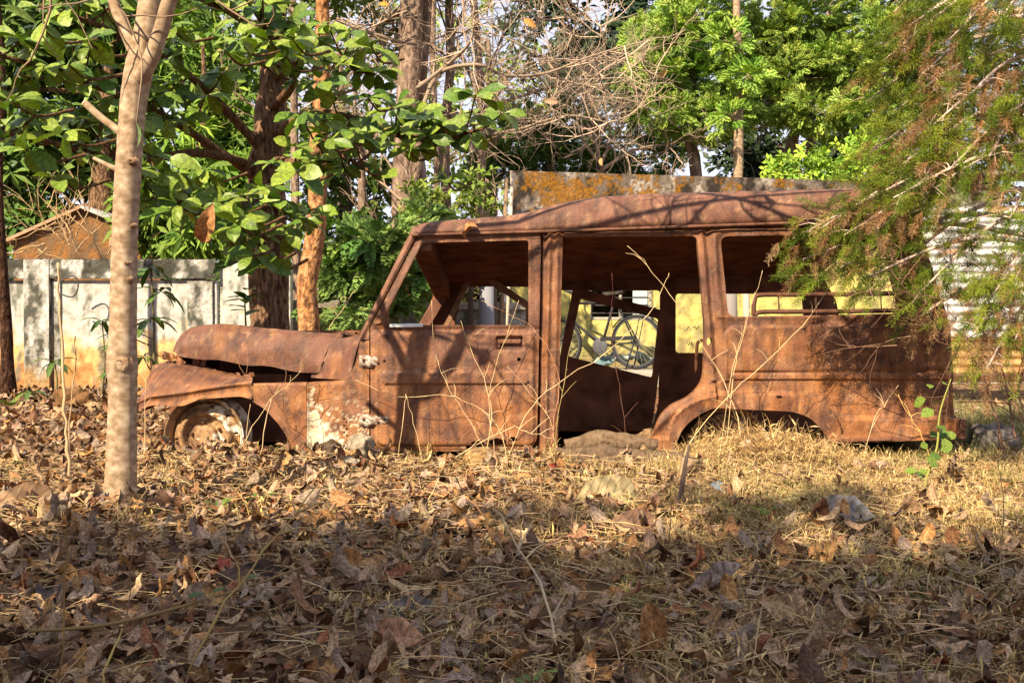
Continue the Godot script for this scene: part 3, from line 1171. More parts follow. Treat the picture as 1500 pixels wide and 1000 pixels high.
	sheet(st, fp, [], 3.0, func(x, y): return dent.call(x, y) * 1.5 + 0.014 * bump(Vector2(x - 346.0, y - 690.0).length() - 94.0, 8.0) - 0.02 * sst(566, 560, y) * sst(564, 559, y), func(x, y): return tint(x, y, 0.62), 0.04)
	put("fender_panel", st, M.rust, car, false)
	st = new_st()
	var cp := rounded([[450, 560, 2], [506, 557, 6], [520, 535, 10], [528, 498, 4], [541, 498, 1], [540.5, 662, 2], [536, 684], [519, 682, 4], [450, 674]], 2.0)
	var vents := []
	for k in 6:
		var vp := PackedVector2Array()
		for a in 6:
			vp.append(Vector2(504.0 + (k % 2) * 4.0 + 2.0 * cos(TAU * a / 6.0), 613.0 + k * 5.0 + 1.8 * sin(TAU * a / 6.0)))
		vents.append(vp)
	sheet(st, cp, vents, 2.5, func(x, y): return 0.004 + dent.call(x, y) * 1.6 + 0.012 * bump(x - 450.0, 3.0) - 0.02 * sst(563, 557, y) * sst(508, 500, x), func(x, y):
		var c := tint(x, y, 0.75)
		var n := nf.get_noise_2d(x * 0.05, y * 0.05)
		var k := nf.get_noise_2d(x * 0.18, y * 0.18)
		# cream paint survives in the lower front corner and as crumbs upwards
		var edge = (x - 452.0) * 0.95 - (y - 590.0) * 0.62
		var cream := sst(10.0, -6.0, edge + 44.0 * n + 20.0 * k) * sst(560, 572, y)
		cream = maxf(cream, sst(0.20, 0.30, nf.get_noise_2d(x * 0.11 + 9.0, y * 0.13) + 0.5 * n) * sst(560, 620, y) * sst(470, 500, x) * 0.6)
		cream = maxf(cream, sst(648, 662, y + 16.0 * n))
		return mixc(c, mixc(Color(0.95, 0.86, 0.66), Color(0.80, 0.60, 0.33), k + 0.45), cream), 0.04)
	put("cowl_side_panel", st, M.rust, car, false)

	# --- front fender, a pressed shelf over the wheel
	var lo_y := [[203, 604], [207, 600], [217, 593], [236, 594], [276, 595], [284, 585], [360, 580], [369, 587]]
	var cr_y := [[203, 592], [211, 582], [278, 573], [339, 563], [369, 560]]
	var in_y := [[203, 536], [225, 527], [250, 530], [297, 538], [330, 546], [369, 555]]
	st = new_st()
	var rows := []
	for i in 61:
		var u := i / 60.0
		var px := 203.0 + u * 166.0
		var r := PackedVector3Array()
		var nose := pow(maxf(0.0, 1.0 - u / 0.14), 2.0)
		var ly := smooth_list(lo_y, px)
		var cy := smooth_list(cr_y, px)
		var iy := smooth_list(in_y, px)
		for k in 8:
			var t := k / 7.0
			var z: float = [0.014, 0.018, 0.004, 0.0, 0.0, 0.002, 0.012, 0.014][k] - 0.05 * nose
			var yy := lerpf(ly, cy, [0.0, 0.12, 0.2, 0.35, 0.6, 0.8, 0.9, 1.0][k])
			r.append(V(px - 1.0, yy, z))
		for k in 12:
			var t := (k + 1) / 12.0
			var z := 0.0 - 0.45 * pow(t, 0.9) - 0.05 * nose * (1.0 - t)
			var ix := lerpf(px, px + 22.0 * (1.0 - u), t)
			var yy := lerpf(cy - 1.5, iy, t) - 3.0 * sin(t * PI)
			var p := V(ix, yy, z)
			p.y += 0.006 * nz.get_noise_2d(px * 0.03, k * 0.7)
			r.append(p)
		rows.append(r)
	grid(st, rows, func(p: Vector3): return tint(750.0 + p.x * S, 480.0 - (p.y - EYE) * S + p.z * 90.0, 0.26 + 0.5 * sst(-0.02, 0.0, p.z)))
	# turned-in lip
	var lip := []
	for i in 61:
		var r2 := PackedVector3Array()
		for k in 3:
			r2.append(rows[i][0] + Vector3(0, 0.006 * k, -0.02 * k))
		lip.append(r2)
	grid(st, lip, func(p: Vector3): return tint(750.0 + p.x * S, 590.0, 0.5))
	put("front_fender", st, M.rust, car)
	# broken front end of the lip, curled down
	st = new_st()
	var curl := []
	for i in 13:
		var t := i / 12.0
		var r3 := PackedVector3Array()
		for k in 5:
			var w := k / 4.0
			r3.append(V(204.0 + 26.0 * t + 1.5 * w, 617.0 - 24.0 * sqrt(t) - 9.0 * w * (0.6 + 0.4 * t), 0.004 - 0.012 * w - 0.03 * (1.0 - t)))
		curl.append(r3)
	grid(st, curl, func(p: Vector3): return tint(p.x * 300.0, p.y * 300.0, 0.7))
	put("fender_tip", st, M.rust, car)
	# torn flaps and brackets on the fender's inner edge
	for q in [[246, 522, 18, 12, 0.3], [262, 527, 12, 16, -0.5], [341, 551, 20, 9, -0.1], [360, 553, 26, 9, -0.45], [318, 548, 13, 8, 0.6]]:
		st = new_st()
		var fl := []
		for j in 5:
			var r4 := PackedVector3Array()
			for i in 7:
				var a = (i / 6.0 - 0.5) * q[2]
				var b = (j / 4.0 - 0.5) * q[3]
				var jag := 2.2 * nz.get_noise_2d(q[0] + i * 2.0, j * 2.0)
				r4.append(V(q[0] + a * cos(q[4]) - b * sin(q[4]) + jag, q[1] + a * sin(q[4]) + b * cos(q[4]) + jag, -0.40 + 0.03 * nz.get_noise_2d(i * 0.8 + q[0], j * 0.8)))
			fl.append(r4)
		grid(st, fl, func(p: Vector3): return tint(p.x * 300.0, p.y * 300.0, 0.5))
		put("torn_flap", st, M.rust, car)
	for q in [[287, 532, 10, 22], [298, 530, 7, 20]]:
		st = new_st()
		st_color(st, rc(1.5))
		box(st, V(q[0], q[1], -0.47), Vector3(q[2] / 270.0, q[3] / 260.0, 0.03), Basis(Vector3(0, 0, 1), -0.25))
		put("bracket", st, M.rust, car)

	# --- hood: a shell with rounded shoulders, front edge rolled down
	var top_y := [[258, 512], [262, 499], [270, 486], [282, 479], [300, 475], [322, 473], [352, 475], [384, 479.5], [440, 484], [494, 488]]
	var zn := -0.36
	var zw := 0.9
	st = new_st()
	rows = []
	for i in 71:
		var u := i / 70.0
		var bx := lerpf(260.0, 470.0, u)
		var by := lerpf(521.0, 548.0, u) + 1.2 * sin(u * 17.0)
		var tx := lerpf(258.0, 495.0, pow(u, 1.05))
		var ty := lerp_list(top_y, tx)
		var b := V(bx, by, zn)
		var t := V(tx, ty, zn - 0.14)
		var r := PackedVector3Array()
		for k in 41:
			var q := k / 40.0
			var p: Vector3
			if q < 0.42:
				var a := q / 0.42 * PI * 0.5
				p = Vector3(lerpf(b.x, t.x, pow(sin(a), 1.3)), lerpf(b.y, t.y, pow(sin(a), 0.86)), zn - 0.14 * (1.0 - pow(cos(a), 0.9)) + 0.018 * sin(a * 2.0))
			elif q < 0.75:
				var a := (q - 0.42) / 0.33
				p = Vector3(t.x, t.y + 0.018 * sin(a * PI), zn - 0.14 - a * (zw - 0.28))
			else:
				var a := (q - 0.75) / 0.25 * PI * 0.5
				p = Vector3(lerpf(t.x, b.x, 1.0 - cos(a)), lerpf(t.y, b.y, 1.0 - cos(a)), zn - zw + 0.14 - 0.14 * sin(a))
			p.y += LEAN * 0.55 * (p.z - zn + 0.0) * (1.0 if p.z < zn - 0.14 else 0.4)
			p += Vector3(0, 0.006 * nz.get_noise_2d(bx * 0.018, q * 5.0), 0.012 * nz.get_noise_2d(bx * 0.012 + 20.0, q * 4.0))
			r.append(p)
		rows.append(r)
	grid(st, rows, func(p: Vector3): return tint(750.0 + p.x * S, 480.0 - (p.y - EYE) * S, -0.02))
	put("hood", st, M.rust, car)
	# crumpled rear edge of the hood
	st = new_st()
	var er := []
	for i in 15:
		var w := i / 14.0
		var q: Vector3 = rows[70][int(2 + w * 24)]
		var r5 := PackedVector3Array()
		for k in 4:
			r5.append(q + Vector3(0.012 * k + 0.01 * nz.get_noise_2d(i * 0.9, 4.0), 0.012 * sin(k * 1.2) + 0.012 * nz.get_noise_2d(i * 0.7, k * 1.0), 0.0))
		er.append(r5)
	grid(st, er, func(p: Vector3): return tint(p.x * 288.0, p.y * 288.0, -0.1))
	put("hood_edge", st, M.rust, car)

	# --- cowl between hood and windscreen
	st = new_st()
	rows = []
	for i in 25:
		var u := i / 24.0
		var bx := lerpf(455.0, 512.0, u)
		var by := lerpf(553.0, 557.0, u)
		var tx := lerpf(470.0, 532.0, u)
		var ty := lerpf(500.0, 490.0, u)
		var b := V(bx, by, -0.37 + 0.30 * u * u)
		var t := V(tx, ty, -0.48 + 0.28 * u * u)
		var r := PackedVector3Array()
		for k in 31:
			var q := k / 30.0
			var p: Vector3
			if q < 0.5:
				var a := q / 0.5 * PI * 0.5
				p = Vector3(lerpf(b.x, t.x, sin(a)), lerpf(b.y, t.y, pow(sin(a), 0.9)), lerpf(b.z, t.z, 1.0 - pow(cos(a), 0.9)))
			else:
				var a := (q - 0.5) / 0.5
				p = Vector3(t.x, t.y + LEAN * -a * 1.0, lerpf(t.z, -WIDE + 0.15, a))
			r.append(p)
		rows.append(r)
	grid(st, rows, func(p: Vector3): return tint(750.0 + p.x * S, 480.0 - (p.y - EYE) * S, 0.08))
	put("cowl", st, M.rust, car)
	# litter-like scale lying on the cowl
	for q in [[502, 489, 9], [516, 488, 7], [526, 489, 6]]:
		st = new_st()
		var fl := []
		for j in 4:
			var r6 := PackedVector3Array()
			for i in 6:
				r6.append(V(q[0] + (i - 2.5) * q[2] * 0.4, q[1] + 3.0 * nz.get_noise_2d(i * 1.3 + q[0], j * 1.3), -0.5 - j * 0.03))
			fl.append(r6)
		grid(st, fl, func(p: Vector3): return tint(p.x * 300.0, p.z * 300.0, 0.1))
		put("rust_flake", st, M.rust, car)

	# --- engine bay: inner wings, bulkhead, radiator panel
	st = new_st()
	var e0 := V(245, 548, -0.46)
	var e1 := V(520, 560, -0.46)
	box(st, Vector3((e0.x + e1.x) * 0.5, e0.y - 0.19, -0.50), Vector3(e1.x - e0.x, 0.38, 0.02))
	put("inner_wing", st, M.darkened_rust, car)
	st = new_st()
	box(st, Vector3((e0.x + e1.x) * 0.5, e0.y - 0.05, -1.32), Vector3(e1.x - e0.x, 0.58, 0.02))
	put("inner_wing", st, M.darkened_rust, car)
	st = new_st()
	box(st, Vector3(e1.x - 0.16, 0.36, -0.92), Vector3(0.03, 0.5, 0.8))
	put("bulkhead", st, M.darkened_rust, car)
	st = new_st()
	box(st, Vector3(e0.x + 0.05, 0.38, -0.91), Vector3(0.03, 0.5, 0.8))
	put("radiator_panel", st, M.darkened_rust, car)
	st = new_st()
	box(st, Vector3(-1.32, 0.36, -0.9), Vector3(0.5, 0.28, 0.3))
	box(st, Vector3(-1.3, 0.53, -0.86), Vector3(0.34, 0.08, 0.2))
	put("engine_block", st, M.darkened_rust, car)
	# far fender
	st = new_st()
	rows = []
	for i in 21:
		var px := 215.0 + i * 14.0
		var r := PackedVector3Array()
		var c := V(px, lerpf(545, 556, i / 20.0), -0.42)
		for k in 6:
			r.append(lean(Vector3(c.x, c.y + 0.10 - 0.02 * k - (0.1 if k == 5 else 0.0), -1.25 - 0.07 * k)))
		rows.append(r)
	grid(st, rows, func(_p): return rc(0.9))
	put("front_fender", st, M.rust, car)

	# --- roof: gutter, steep side, raised rear part
	var drip := [[605, 343.5], [800, 338], [1345, 319.5]]
	var crest := [[604, 337], [610, 332], [620, 328], [640, 325], [740, 317.5], [775, 312], [800, 304], [835, 295.5], [870, 290], [930, 286], [1000, 283.5], [1235, 277.5], [1330, 275], [1345, 282]]
	st = new_st()
	rows = []
	for i in 161:
		var px := 605.0 + i * (740.0 / 160.0)
		var dy := lerp_list(drip, px)
		var ty := smooth_list(crest, px)
		var r := PackedVector3Array()
		var p0 := V(px, dy - 1.0, 0.022)
		r.append(p0 + Vector3(0, 0.0, -0.03))
		r.append(p0)
		var top := V(px, ty, -0.13)
		for k in 14:
			var a := (k + 1) / 14.0 * PI * 0.5
			var p := Vector3(lerpf(p0.x, top.x, sin(a)), lerpf(p0.y, top.y, pow(sin(a), 0.8)), 0.022 - 0.152 * (1.0 - pow(cos(a), 0.75)))
			p.z += 0.004 * nz.get_noise_2d(px * 0.02, k * 0.5)
			r.append(p)
		for k in 12:
			var a := (k + 1) / 12.0
			r.append(Vector3(top.x, top.y + 0.02 * sin(a * PI) - LEAN * a * (WIDE - 0.26), lerpf(-0.13, -WIDE + 0.13, a)))
		for k in 8:
			var a := (k + 1) / 8.0 * PI * 0.5
			r.append(Vector3(lerpf(top.x, p0.x, 1.0 - cos(a)), lerpf(top.y - LEAN * (WIDE - 0.26), p0.y - LEAN * WIDE, 1.0 - cos(a)), -WIDE + 0.13 - 0.15 * sin(a)))
		rows.append(r)
	grid(st, rows, func(p: Vector3): return tint(750.0 + p.x * S, 480.0 - (p.y - EYE) * S + p.z * 60.0, -0.22))
	put("roof", st, M.rust, car)
	st = new_st()
	var liner := []
	for i in 41:
		var px := 612.0 + i * (726.0 / 40.0)
		var r := PackedVector3Array()
		var dy := V(px, lerp_list(drip, px), 0.0).y
		for k in 17:
			var a := k / 16.0
			var p := Vector3(V(px, 0, 0).x, dy + 0.03 * sin(a * PI) + 0.004 * sin(px * 0.16), -0.05 - a * (WIDE - 0.1))
			r.append(lean(p))
		liner.append(r)
	grid(st, liner)
	put("headliner", st, M.darkened_rust, car)
	st = new_st()
	var gp := []
	var gr := []
	for i in 41:
		var px := 603.0 + i * (744.0 / 40.0)
		gp.append(V(px, lerp_list(drip, px) + 1.0, 0.03))
		gr.append(0.0085)
	tube(st, gp, gr, 8, 0.0, rc(0.7))
	put("gutter", st, M.rust, car)
	# front end cap of the roof above the windscreen
	st = new_st()
	var cap := []
	for i in 9:
		var a := i / 8.0
		var r := PackedVector3Array()
		var b := lean(V(606, 341, 0) + Vector3(0, 0, -a * WIDE))
		for k in 5:
			r.append(b + Vector3(-0.012 + 0.03 * k * 0.25, -0.06 + 0.024 * k, 0))
		cap.append(r)
	grid(st, cap, func(_p): return rc(0.75))
	put("roof_lip", st, M.rust, car)

	# --- far side with its openings (outlines as seen 1.6 m behind the near side)
	st = new_st()
	var far_out := rounded([[640, 402], [1205, 404], [1240, 520], [1240, 640], [806, 648], [806, 426], [795, 424], [790, 648], [640, 648], [600, 520], [646, 420]], 1.0)
	var fo := rounded([[600, 520, 0], [646, 404, 0], [1205, 404, 0], [1225, 440, 0], [1242, 520, 0], [1242, 645, 0], [590, 645, 0], [588, 540, 0]], 1.0)
	var f1 := rounded([[655, 516, 4], [680, 419, 4], [784, 420, 4], [784, 516, 4]], 3.0)
	var f2 := rounded([[809, 425, 5], [968, 425, 5], [966, 590, 8], [955, 640, 4], [809, 640, 4]], 4.0)
	var f3 := rounded([[990, 430, 6], [1176, 430, 6], [1186, 516, 6], [990, 517, 6]], 5.0)
	sheet(st, fo, [f1, f2, f3], 9.0, func(_x, _y): return 0.0, func(_x, _y): return Color(1, 1, 1), 0.04, true)
	put("far_side_panel", st, M.darkened_rust, car, false)
	# far doors hang askew
	st = new_st()
	var md := rounded([[838, 424, 4], [852, 424, 3], [972, 456, 4], [958, 585, 6], [948, 645, 4], [806, 640, 4], [812, 560, 3]], 3.0)
	var mh := rounded([[849, 438, 3], [962, 467, 4], [953, 552, 4], [831, 521, 4]], 3.0)
	sheet(st, md, [mh], 7.0, func(x, y): return 0.10 + 0.01 * sst(2.0, -2.0, rr_sd(x, y, 835, 560, 930, 625, 8)), func(_x, _y): return Color(1, 1, 1), 0.03, true)
	var far_door := put("far_rear_door", st, M.darkened_rust, car, false)
	far_door.set_meta("label", "rusted far side door hanging askew in its opening")
	st = new_st()
	var wd := rounded([[688, 400, 3], [700, 393, 3], [780, 447, 3], [778, 560, 3], [640, 560, 3], [640, 505, 3]], 2.0)
	var wh := rounded([[692, 411, 2], [699, 404, 2], [770, 452, 3], [768, 520, 3], [655, 500, 3], [651, 492, 2]], 2.0)
	sheet(st, wd, [wh], 5.0, func(_x, _y): return 0.14, func(_x, _y): return Color(0.40, 0.21, 0.11), 0.035, true)
	var ffd := put("far_front_door", st, M.rust, car, false)
	ffd.set_meta("label", "far front door frame tilted inside the cabin")

	# --- floor, rear crossmember, bench rails, grab handle
	st = new_st()
	var fx0 := V(545, 0, 0).x
	var fx1 := V(1390, 0, 0).x
	var fl0 := []
	for i in 2:
		var r := PackedVector3Array()
		for k in 2:
			r.append(lean(Vector3(fx0 if i == 0 else fx1, 0.20, -0.07 - k * (WIDE - 0.12))))
		fl0.append(r)
	grid(st, fl0)
	put("floor_pan", st, M.darkened_rust, car)
	st = new_st()
	st_color(st, rc(0.6))
	box(st, lean(Vector3(V(1395, 0, 0).x + 0.01, 0.22, -WIDE * 0.5)), Vector3(0.05, 0.12, WIDE - 0.02), Basis(Vector3(1, 0, 0), -0.12))
	box(st, V(1403, 627, -0.02), Vector3(0.03, 0.10, 0.16))
	put("rear_crossmember", st, M.rust, car)
	# inner wheel house behind the rear arch
	st = new_st()
	var wh0 := []
	for i in 13:
		var an := PI * i / 12.0
		var r := PackedVector3Array()
		for k in 2:
			r.append(Vector3(V(1108, 0, 0).x + cos(an) * 0.46, 0.12 + sin(an) * 0.24, -0.05 - k * 0.4))
		wh0.append(r)
	grid(st, wh0)
	put("wheel_house", st, M.darkened_rust, car)
	for e in [[432, 0.0], [457, 0.0]]:
		st = new_st()
		var line := smooth_line([V(1104, 462, -0.25), V(1106, e[0] + 6, -0.25), V(1114, e[0], -0.25), V(1160, e[0] - 0.5, -0.25), V(1230, e[0] - 1, -0.25), V(1320, e[0] - 2.5, -0.25)], 5)
		var rad := []
		for p in line:
			rad.append(0.0125)
		tube(st, line, rad, 10, 0.05, rc(0.6))
		for hx in [1140, 1195, 1250, 1290]:
			if e[0] < 440:
				tube(st, [V(hx, 432, -0.25), V(hx + 2, 458, -0.25)], [0.004, 0.004], 6, 0.0, rc(0.4))
		put("bench_rail", st, M.rust, car)
	st = new_st()
	var gl := smooth_line([V(1020, 545, -0.25), V(1021, 510, -0.25), V(1024, 500, -0.25), V(1034, 498, -0.25)], 4)
	var grd := []
	for p in gl:
		grd.append(0.009)
	tube(st, gl, grd, 8, 0.0, Color(0.5, 0.5, 0.5))
	put("grab_handle", st, M.darkened_rust, car)

	# --- wheels without tyres
	wheel(car, V(297, 640, -0.05), 0.205, 0.0, -0.03)
	wheel(car, V(1068, 656, -0.07), 0.21, 7.0, 0.03)


# ------------------------------------------------------------------ bicycle on the plinth
func make_bicycle() -> void:
	var rear := pt(934, 502, 12.45)
	var y0 := pt(0, 541, 12.45).y
	var b := thing("bicycle", "black roadster bicycle on its stand in front of the yellow wall", "bicycle", Vector3(rear.x, y0, rear.z), deg_to_rad(-28))
	b.rotation.z = deg_to_rad(2.0)
	var R := 0.335
	var fx := -1.06
	var blk := Color(0.018, 0.018, 0.02)
	var chrome := Color(0.07, 0.07, 0.075)
	for c in [Vector3(0, R, 0), Vector3(fx, R, 0)]:
		var w := Node3D.new()
		w.name = "wheel"
		b.add_child(w, true)
		w.position = c
		var st := new_st()
		var ring := func(s2: SurfaceTool, r: float, t: float, col: Color):
			var p := []
			for i in 9:
				var a := TAU * i / 8.0
				p.append([r + t * cos(a), t * sin(a)])
			lathe(s2, p, 48, Vector3.ZERO, func(_p): return col)
		ring.call(st, R - 0.018, 0.018, blk)
		put("tyre", st, M.dark_metal, w)
		st = new_st()
		ring.call(st, R - 0.042, 0.009, chrome)
		put("wheel_rim", st, M.dark_metal, w)
		for i in 28:
			st = new_st()
			var a := TAU * i / 28.0
			tube(st, [Vector3(cos(a + 0.5), sin(a + 0.5), 0.0) * 0.02 + Vector3(0, 0, 0.02 * (1 if i % 2 else -1)), Vector3(cos(a), sin(a), 0) * (R - 0.045)], [0.0016, 0.0016], 3, 0.0, Color(0.3, 0.3, 0.3), false)
			put("spoke", st, M.dark_metal, w)
		st = new_st()
		tube(st, [Vector3(0, 0, -0.05), Vector3(0, 0, 0.05)], [0.022, 0.022], 10, 0.0, chrome)
		put("hub", st, M.dark_metal, w)
	var bb := Vector3(-0.46, R - 0.04, 0)
	var seat := Vector3(-0.27, 0.86, 0)
	var head := Vector3(-0.83, 0.84, 0)
	var head2 := Vector3(-0.88, 0.66, 0)
	bike_bar(b, "top_tube", [seat + Vector3(-0.01, -0.03, 0), head], 0.016, blk)
	bike_bar(b, "down_tube", [head2, bb], 0.018, blk)
	bike_bar(b, "seat_tube", [bb, seat], 0.016, blk)
	bike_bar(b, "head_tube", [head2, head + Vector3(0.02, 0.08, 0)], 0.02, chrome)
	for s in [-0.06, 0.06]:
		bike_bar(b, "chain_stay", [bb, Vector3(0, R, s)], 0.011, blk)
		bike_bar(b, "seat_stay", [seat, Vector3(0, R, s)], 0.010, blk)
		bike_bar(b, "fork_blade", [head2, Vector3(fx + 0.06, R + 0.1, s * 0.8), Vector3(fx, R, s * 0.8)], 0.011, blk)
		bike_bar(b, "stand_leg", [Vector3(0.0, R, s * 1.4), Vector3(-0.10, 0.005, s * 2.2)], 0.010, blk)
		bike_bar(b, "carrier_stay", [Vector3(0, R, s * 1.2), Vector3(0.10, 0.73, s * 1.2)], 0.006, blk)
		bike_bar(b, "carrier_rail", [Vector3(-0.2, 0.74, s * 1.2), Vector3(0.24, 0.74, s * 1.2)], 0.007, blk)
	for x in [-0.12, 0.02, 0.14, 0.24]:
		bike_bar(b, "carrier_bar", [Vector3(x, 0.74, -0.075), Vector3(x, 0.74, 0.075)], 0.005, blk)
	bike_bar(b, "handlebar", [head + Vector3(0.2, 0.13, -0.27), head + Vector3(0.02, 0.15, -0.26), head + Vector3(-0.03, 0.15, -0.1), head + Vector3(0.02, 0.12, 0), head + Vector3(-0.03, 0.15, 0.1), head + Vector3(0.02, 0.15, 0.26), head + Vector3(0.2, 0.13, 0.27)], 0.011, chrome)
	bike_bar(b, "brake_rod", [head + Vector3(-0.03, 0.10, 0.05), Vector3(-0.86, 0.62, 0.05)], 0.005, chrome)
	bike_bar(b, "crank", [bb + Vector3(0.12, -0.12, 0.07), bb + Vector3(0, 0, 0.07)], 0.012, chrome)
	bike_bar(b, "crank", [bb + Vector3(-0.12, 0.12, -0.07), bb + Vector3(0, 0, -0.07)], 0.012, chrome)
	for c in [[Vector3(0, R, 0), 0.35, 2.6], [Vector3(fx, R, 0), 0.7, 2.35]]:
		var sf := new_st()
		var rws := []
		for i in 25:
			var a: float = lerpf(c[1] - 0.35, c[2], i / 24.0)
			var r := PackedVector3Array()
			for k in 5:
				var z := (k / 4.0 - 0.5) * 0.06
				r.append(c[0] + Vector3(cos(a), sin(a), 0) * (R + 0.022 - 8.0 * z * z) + Vector3(0, 0, z))
			rws.append(r)
		grid(sf, rws, func(_p): return blk)
		put("mudguard", sf, M.dark_metal, b)
	var sc := new_st()
	lathe(sc, [[0.095, 0.05], [0.10, 0.055], [0.095, 0.06], [0.03, 0.06], [0.0, 0.06]], 30, bb, func(_p): return chrome)
	put("chainring", sc, M.dark_metal, b)
	sc = new_st()
	st_color(sc, blk)
	box(sc, Vector3(-0.22, R + 0.05, 0.062), Vector3(0.46, 0.05, 0.012))
	put("chain_guard", sc, M.dark_metal, b)
	sc = new_st()
	var sr := []
	for i in 13:
		var t := i / 12.0
		var r := PackedVector3Array()
		var w := lerpf(0.025, 0.11, sst(0.3, 0.9, t)) * sqrt(maxf(0.02, 1.0 - pow(t * 2.0 - 1.0, 6.0)))
		for k in 9:
			var an := PI * k / 8.0
			r.append(seat + Vector3(lerpf(-0.16, 0.12, t), 0.06 + 0.045 * sin(an) + 0.012 * sst(0.6, 1.0, t), cos(an) * w))
		sr.append(r)
	grid(sc, sr, func(_p): return Color(0.03, 0.022, 0.018))
	put("saddle", sc, M.dark_metal, b)
	sc = new_st()
	tube(sc, [seat, seat + Vector3(0.01, 0.07, 0)], [0.013, 0.013], 8, 0.0, chrome)
	put("seat_post", sc, M.dark_metal, b)
	# crumpled pale blue sheet on the plinth behind the wheels
	var tp := new_st()
	var q0 := pt(905, 540, 12.75)
	q0.y = 0.215
	var rr := []
	for j in 15:
		var r := PackedVector3Array()
		for i in 31:
			var x := (i / 30.0 - 0.5) * 1.5
			var z := (j / 14.0 - 0.5) * 0.34
			var hgt := 0.20 * exp(-pow((x - 0.15) / 0.5, 2.0)) * (0.3 + 0.7 * cos(z * 4.4)) * (0.7 + 0.9 * nz.get_noise_2d(x * 4.0, z * 5.0))
			r.append(q0 + Vector3(x, maxf(0.0, hgt) + 0.01, z))
		rr.append(r)
	grid(tp, rr, func(p: Vector3): return mixc(Color(0.10, 0.17, 0.19), Color(0.36, 0.36, 0.32), sst(-0.1, 0.3, nf.get_noise_2d(p.x * 4.0, p.z * 9.0))))
	var o := put("plastic_sheet", tp, M.paint)
	tag(o, "crumpled pale blue plastic sheet lying under the bicycle", "plastic sheet")


func bike_bar(b: Node3D, called: String, pts: Array, r: float, col: Color) -> void:
	var st := new_st()
	var line := smooth_line(pts, 4) if pts.size() > 2 else pts
	var rad := []
	for p in line:
		rad.append(r)
	tube(st, line, rad, 8, 0.0, col)
	put(called, st, M.dark_metal, b)


# ------------------------------------------------------------------ leaves and sprigs
func frame(along: Vector3, up: Vector3, s: float) -> Basis:
	var x := along.normalized()
	var z := x.cross(up)
	if z.length() < 0.01:
		z = x.cross(Vector3(0.3, 0.2, 0.9))
	z = z.normalized()
	return Basis(x * s, z.cross(x) * s, z * s)


func half_width(u: float, kind: int) -> float:
	if kind == 0:   # obovate, broad near the tip
		return 0.235 * pow(sin(PI * pow(u, 1.35) * 0.985 + 0.02), 0.75) + 0.012
	if kind == 1:   # ovate
		return 0.24 * pow(sin(PI * pow(u, 0.85)), 0.8) + 0.008
	return 0.10 * pow(sin(PI * u), 0.7) + 0.005   # lance


func leaf_mesh(kind: int, bend: float, roll: float, fold: float, wave: float, seed_: float, nu := 6, nv := 4) -> ArrayMesh:
	# one unit long along x, width along z
	var st := new_st()
	var g := []
	for i in nu + 1:
		var u := float(i) / nu
		var row := []
		for k in nv + 1:
			var v := (float(k) / nv * 2.0 - 1.0) * half_width(u, kind)
			var y := fold * absf(v)
			var z := v
			if absf(roll) > 0.01:
				var a := v * roll
				z = sin(a) / roll
				y += (1.0 - cos(a)) / roll
			y += wave * nz.get_noise_2d(u * 3.0 + seed_, v * 6.0)
			z += wave * 0.5 * nz.get_noise_2d(u * 3.0 + seed_ + 9.0, v * 6.0)
			var b := bend * u
			var x := u
			var yb := 0.0
			if absf(bend) > 0.01:
				x = sin(b) / bend
				yb = -(1.0 - cos(b)) / bend
			row.append([Vector3(x + sin(b) * y, yb + cos(b) * y, z), Vector2(float(k) / nv, u)])
		g.append(row)
	for i in nu:
		for k in nv:
			for e in [[0, 0], [1, 0], [1, 1], [0, 0], [1, 1], [0, 1]]:
				var q = g[i + e[0]][k + e[1]]
				st.set_uv(q[1])
				st.add_vertex(q[0])
	st.generate_normals()
	return st.commit()


func blade(st: SurfaceTool, o: Vector3, along: Vector3, up: Vector3, l: float, w: float, droop := 0.2) -> void:
	# a small folded leaf of four triangles
	var b := frame(along, up, 1.0)
	var tip := o + b.x * l - b.y * droop * l
	var mid := o + b.x * l * 0.5 - b.y * droop * l * 0.25
	var lft := mid + b.z * w + b.y * w * 0.35
	var rgt := mid - b.z * w + b.y * w * 0.35
	tri(st, o, lft, mid)
	tri(st, mid, lft, tip)
	tri(st, o, mid, rgt)
	tri(st, mid, tip, rgt)


func sprig_broad(n: int, l: float, w: float, seed_: int) -> ArrayMesh:
	var r := RandomNumberGenerator.new()
	r.seed = seed_
	var st := new_st()
	for i in n:
		var t := (i + 0.5) / n
		var an := i * 2.4 + r.randf() * 0.8
		var d := Vector3(0.35 + 0.5 * t, cos(an) * 0.7, sin(an)).normalized()
		st.set_color(Color.WHITE * r.randf_range(0.75, 1.25))
		blade(st, Vector3(t * 0.9, 0.06 * sin(t * 6.0), 0.0), d, Vector3(r.randfn() * 0.5, 1, r.randfn() * 0.5), l * r.randf_range(0.7, 1.2), w * r.randf_range(0.8, 1.2), r.randf_range(0.0, 0.5))
	st.set_color(Color(0.6, 0.4, 0.3))
	tube(st, [Vector3.ZERO, Vector3(0.5, 0.04, 0), Vector3(0.95, 0, 0)], [0.018, 0.013, 0.006], 3, 0.0, Color(0.9, 0.6, 0.5), false)
	st.generate_normals()
	return st.commit()


func sprig_whorl(n: int, l: float, w: float, seed_: int) -> ArrayMesh:
	var r := RandomNumberGenerator.new()
	r.seed = seed_
	var st := new_st()
	for i in n:
		var an := TAU * i / n + r.randf() * 0.7
		var e := r.randf_range(-0.9, 0.6)
		var d := Vector3(cos(an) * cos(e), sin(e), sin(an) * cos(e))
		st.set_color(Color.WHITE * r.randf_range(0.7, 1.3))
		blade(st, Vector3(0, r.randf_range(-0.15, 0.15), 0), d, Vector3.UP, l * r.randf_range(0.7, 1.1), w, r.randf_range(0.2, 0.7))
	st.generate_normals()
	return st.commit()


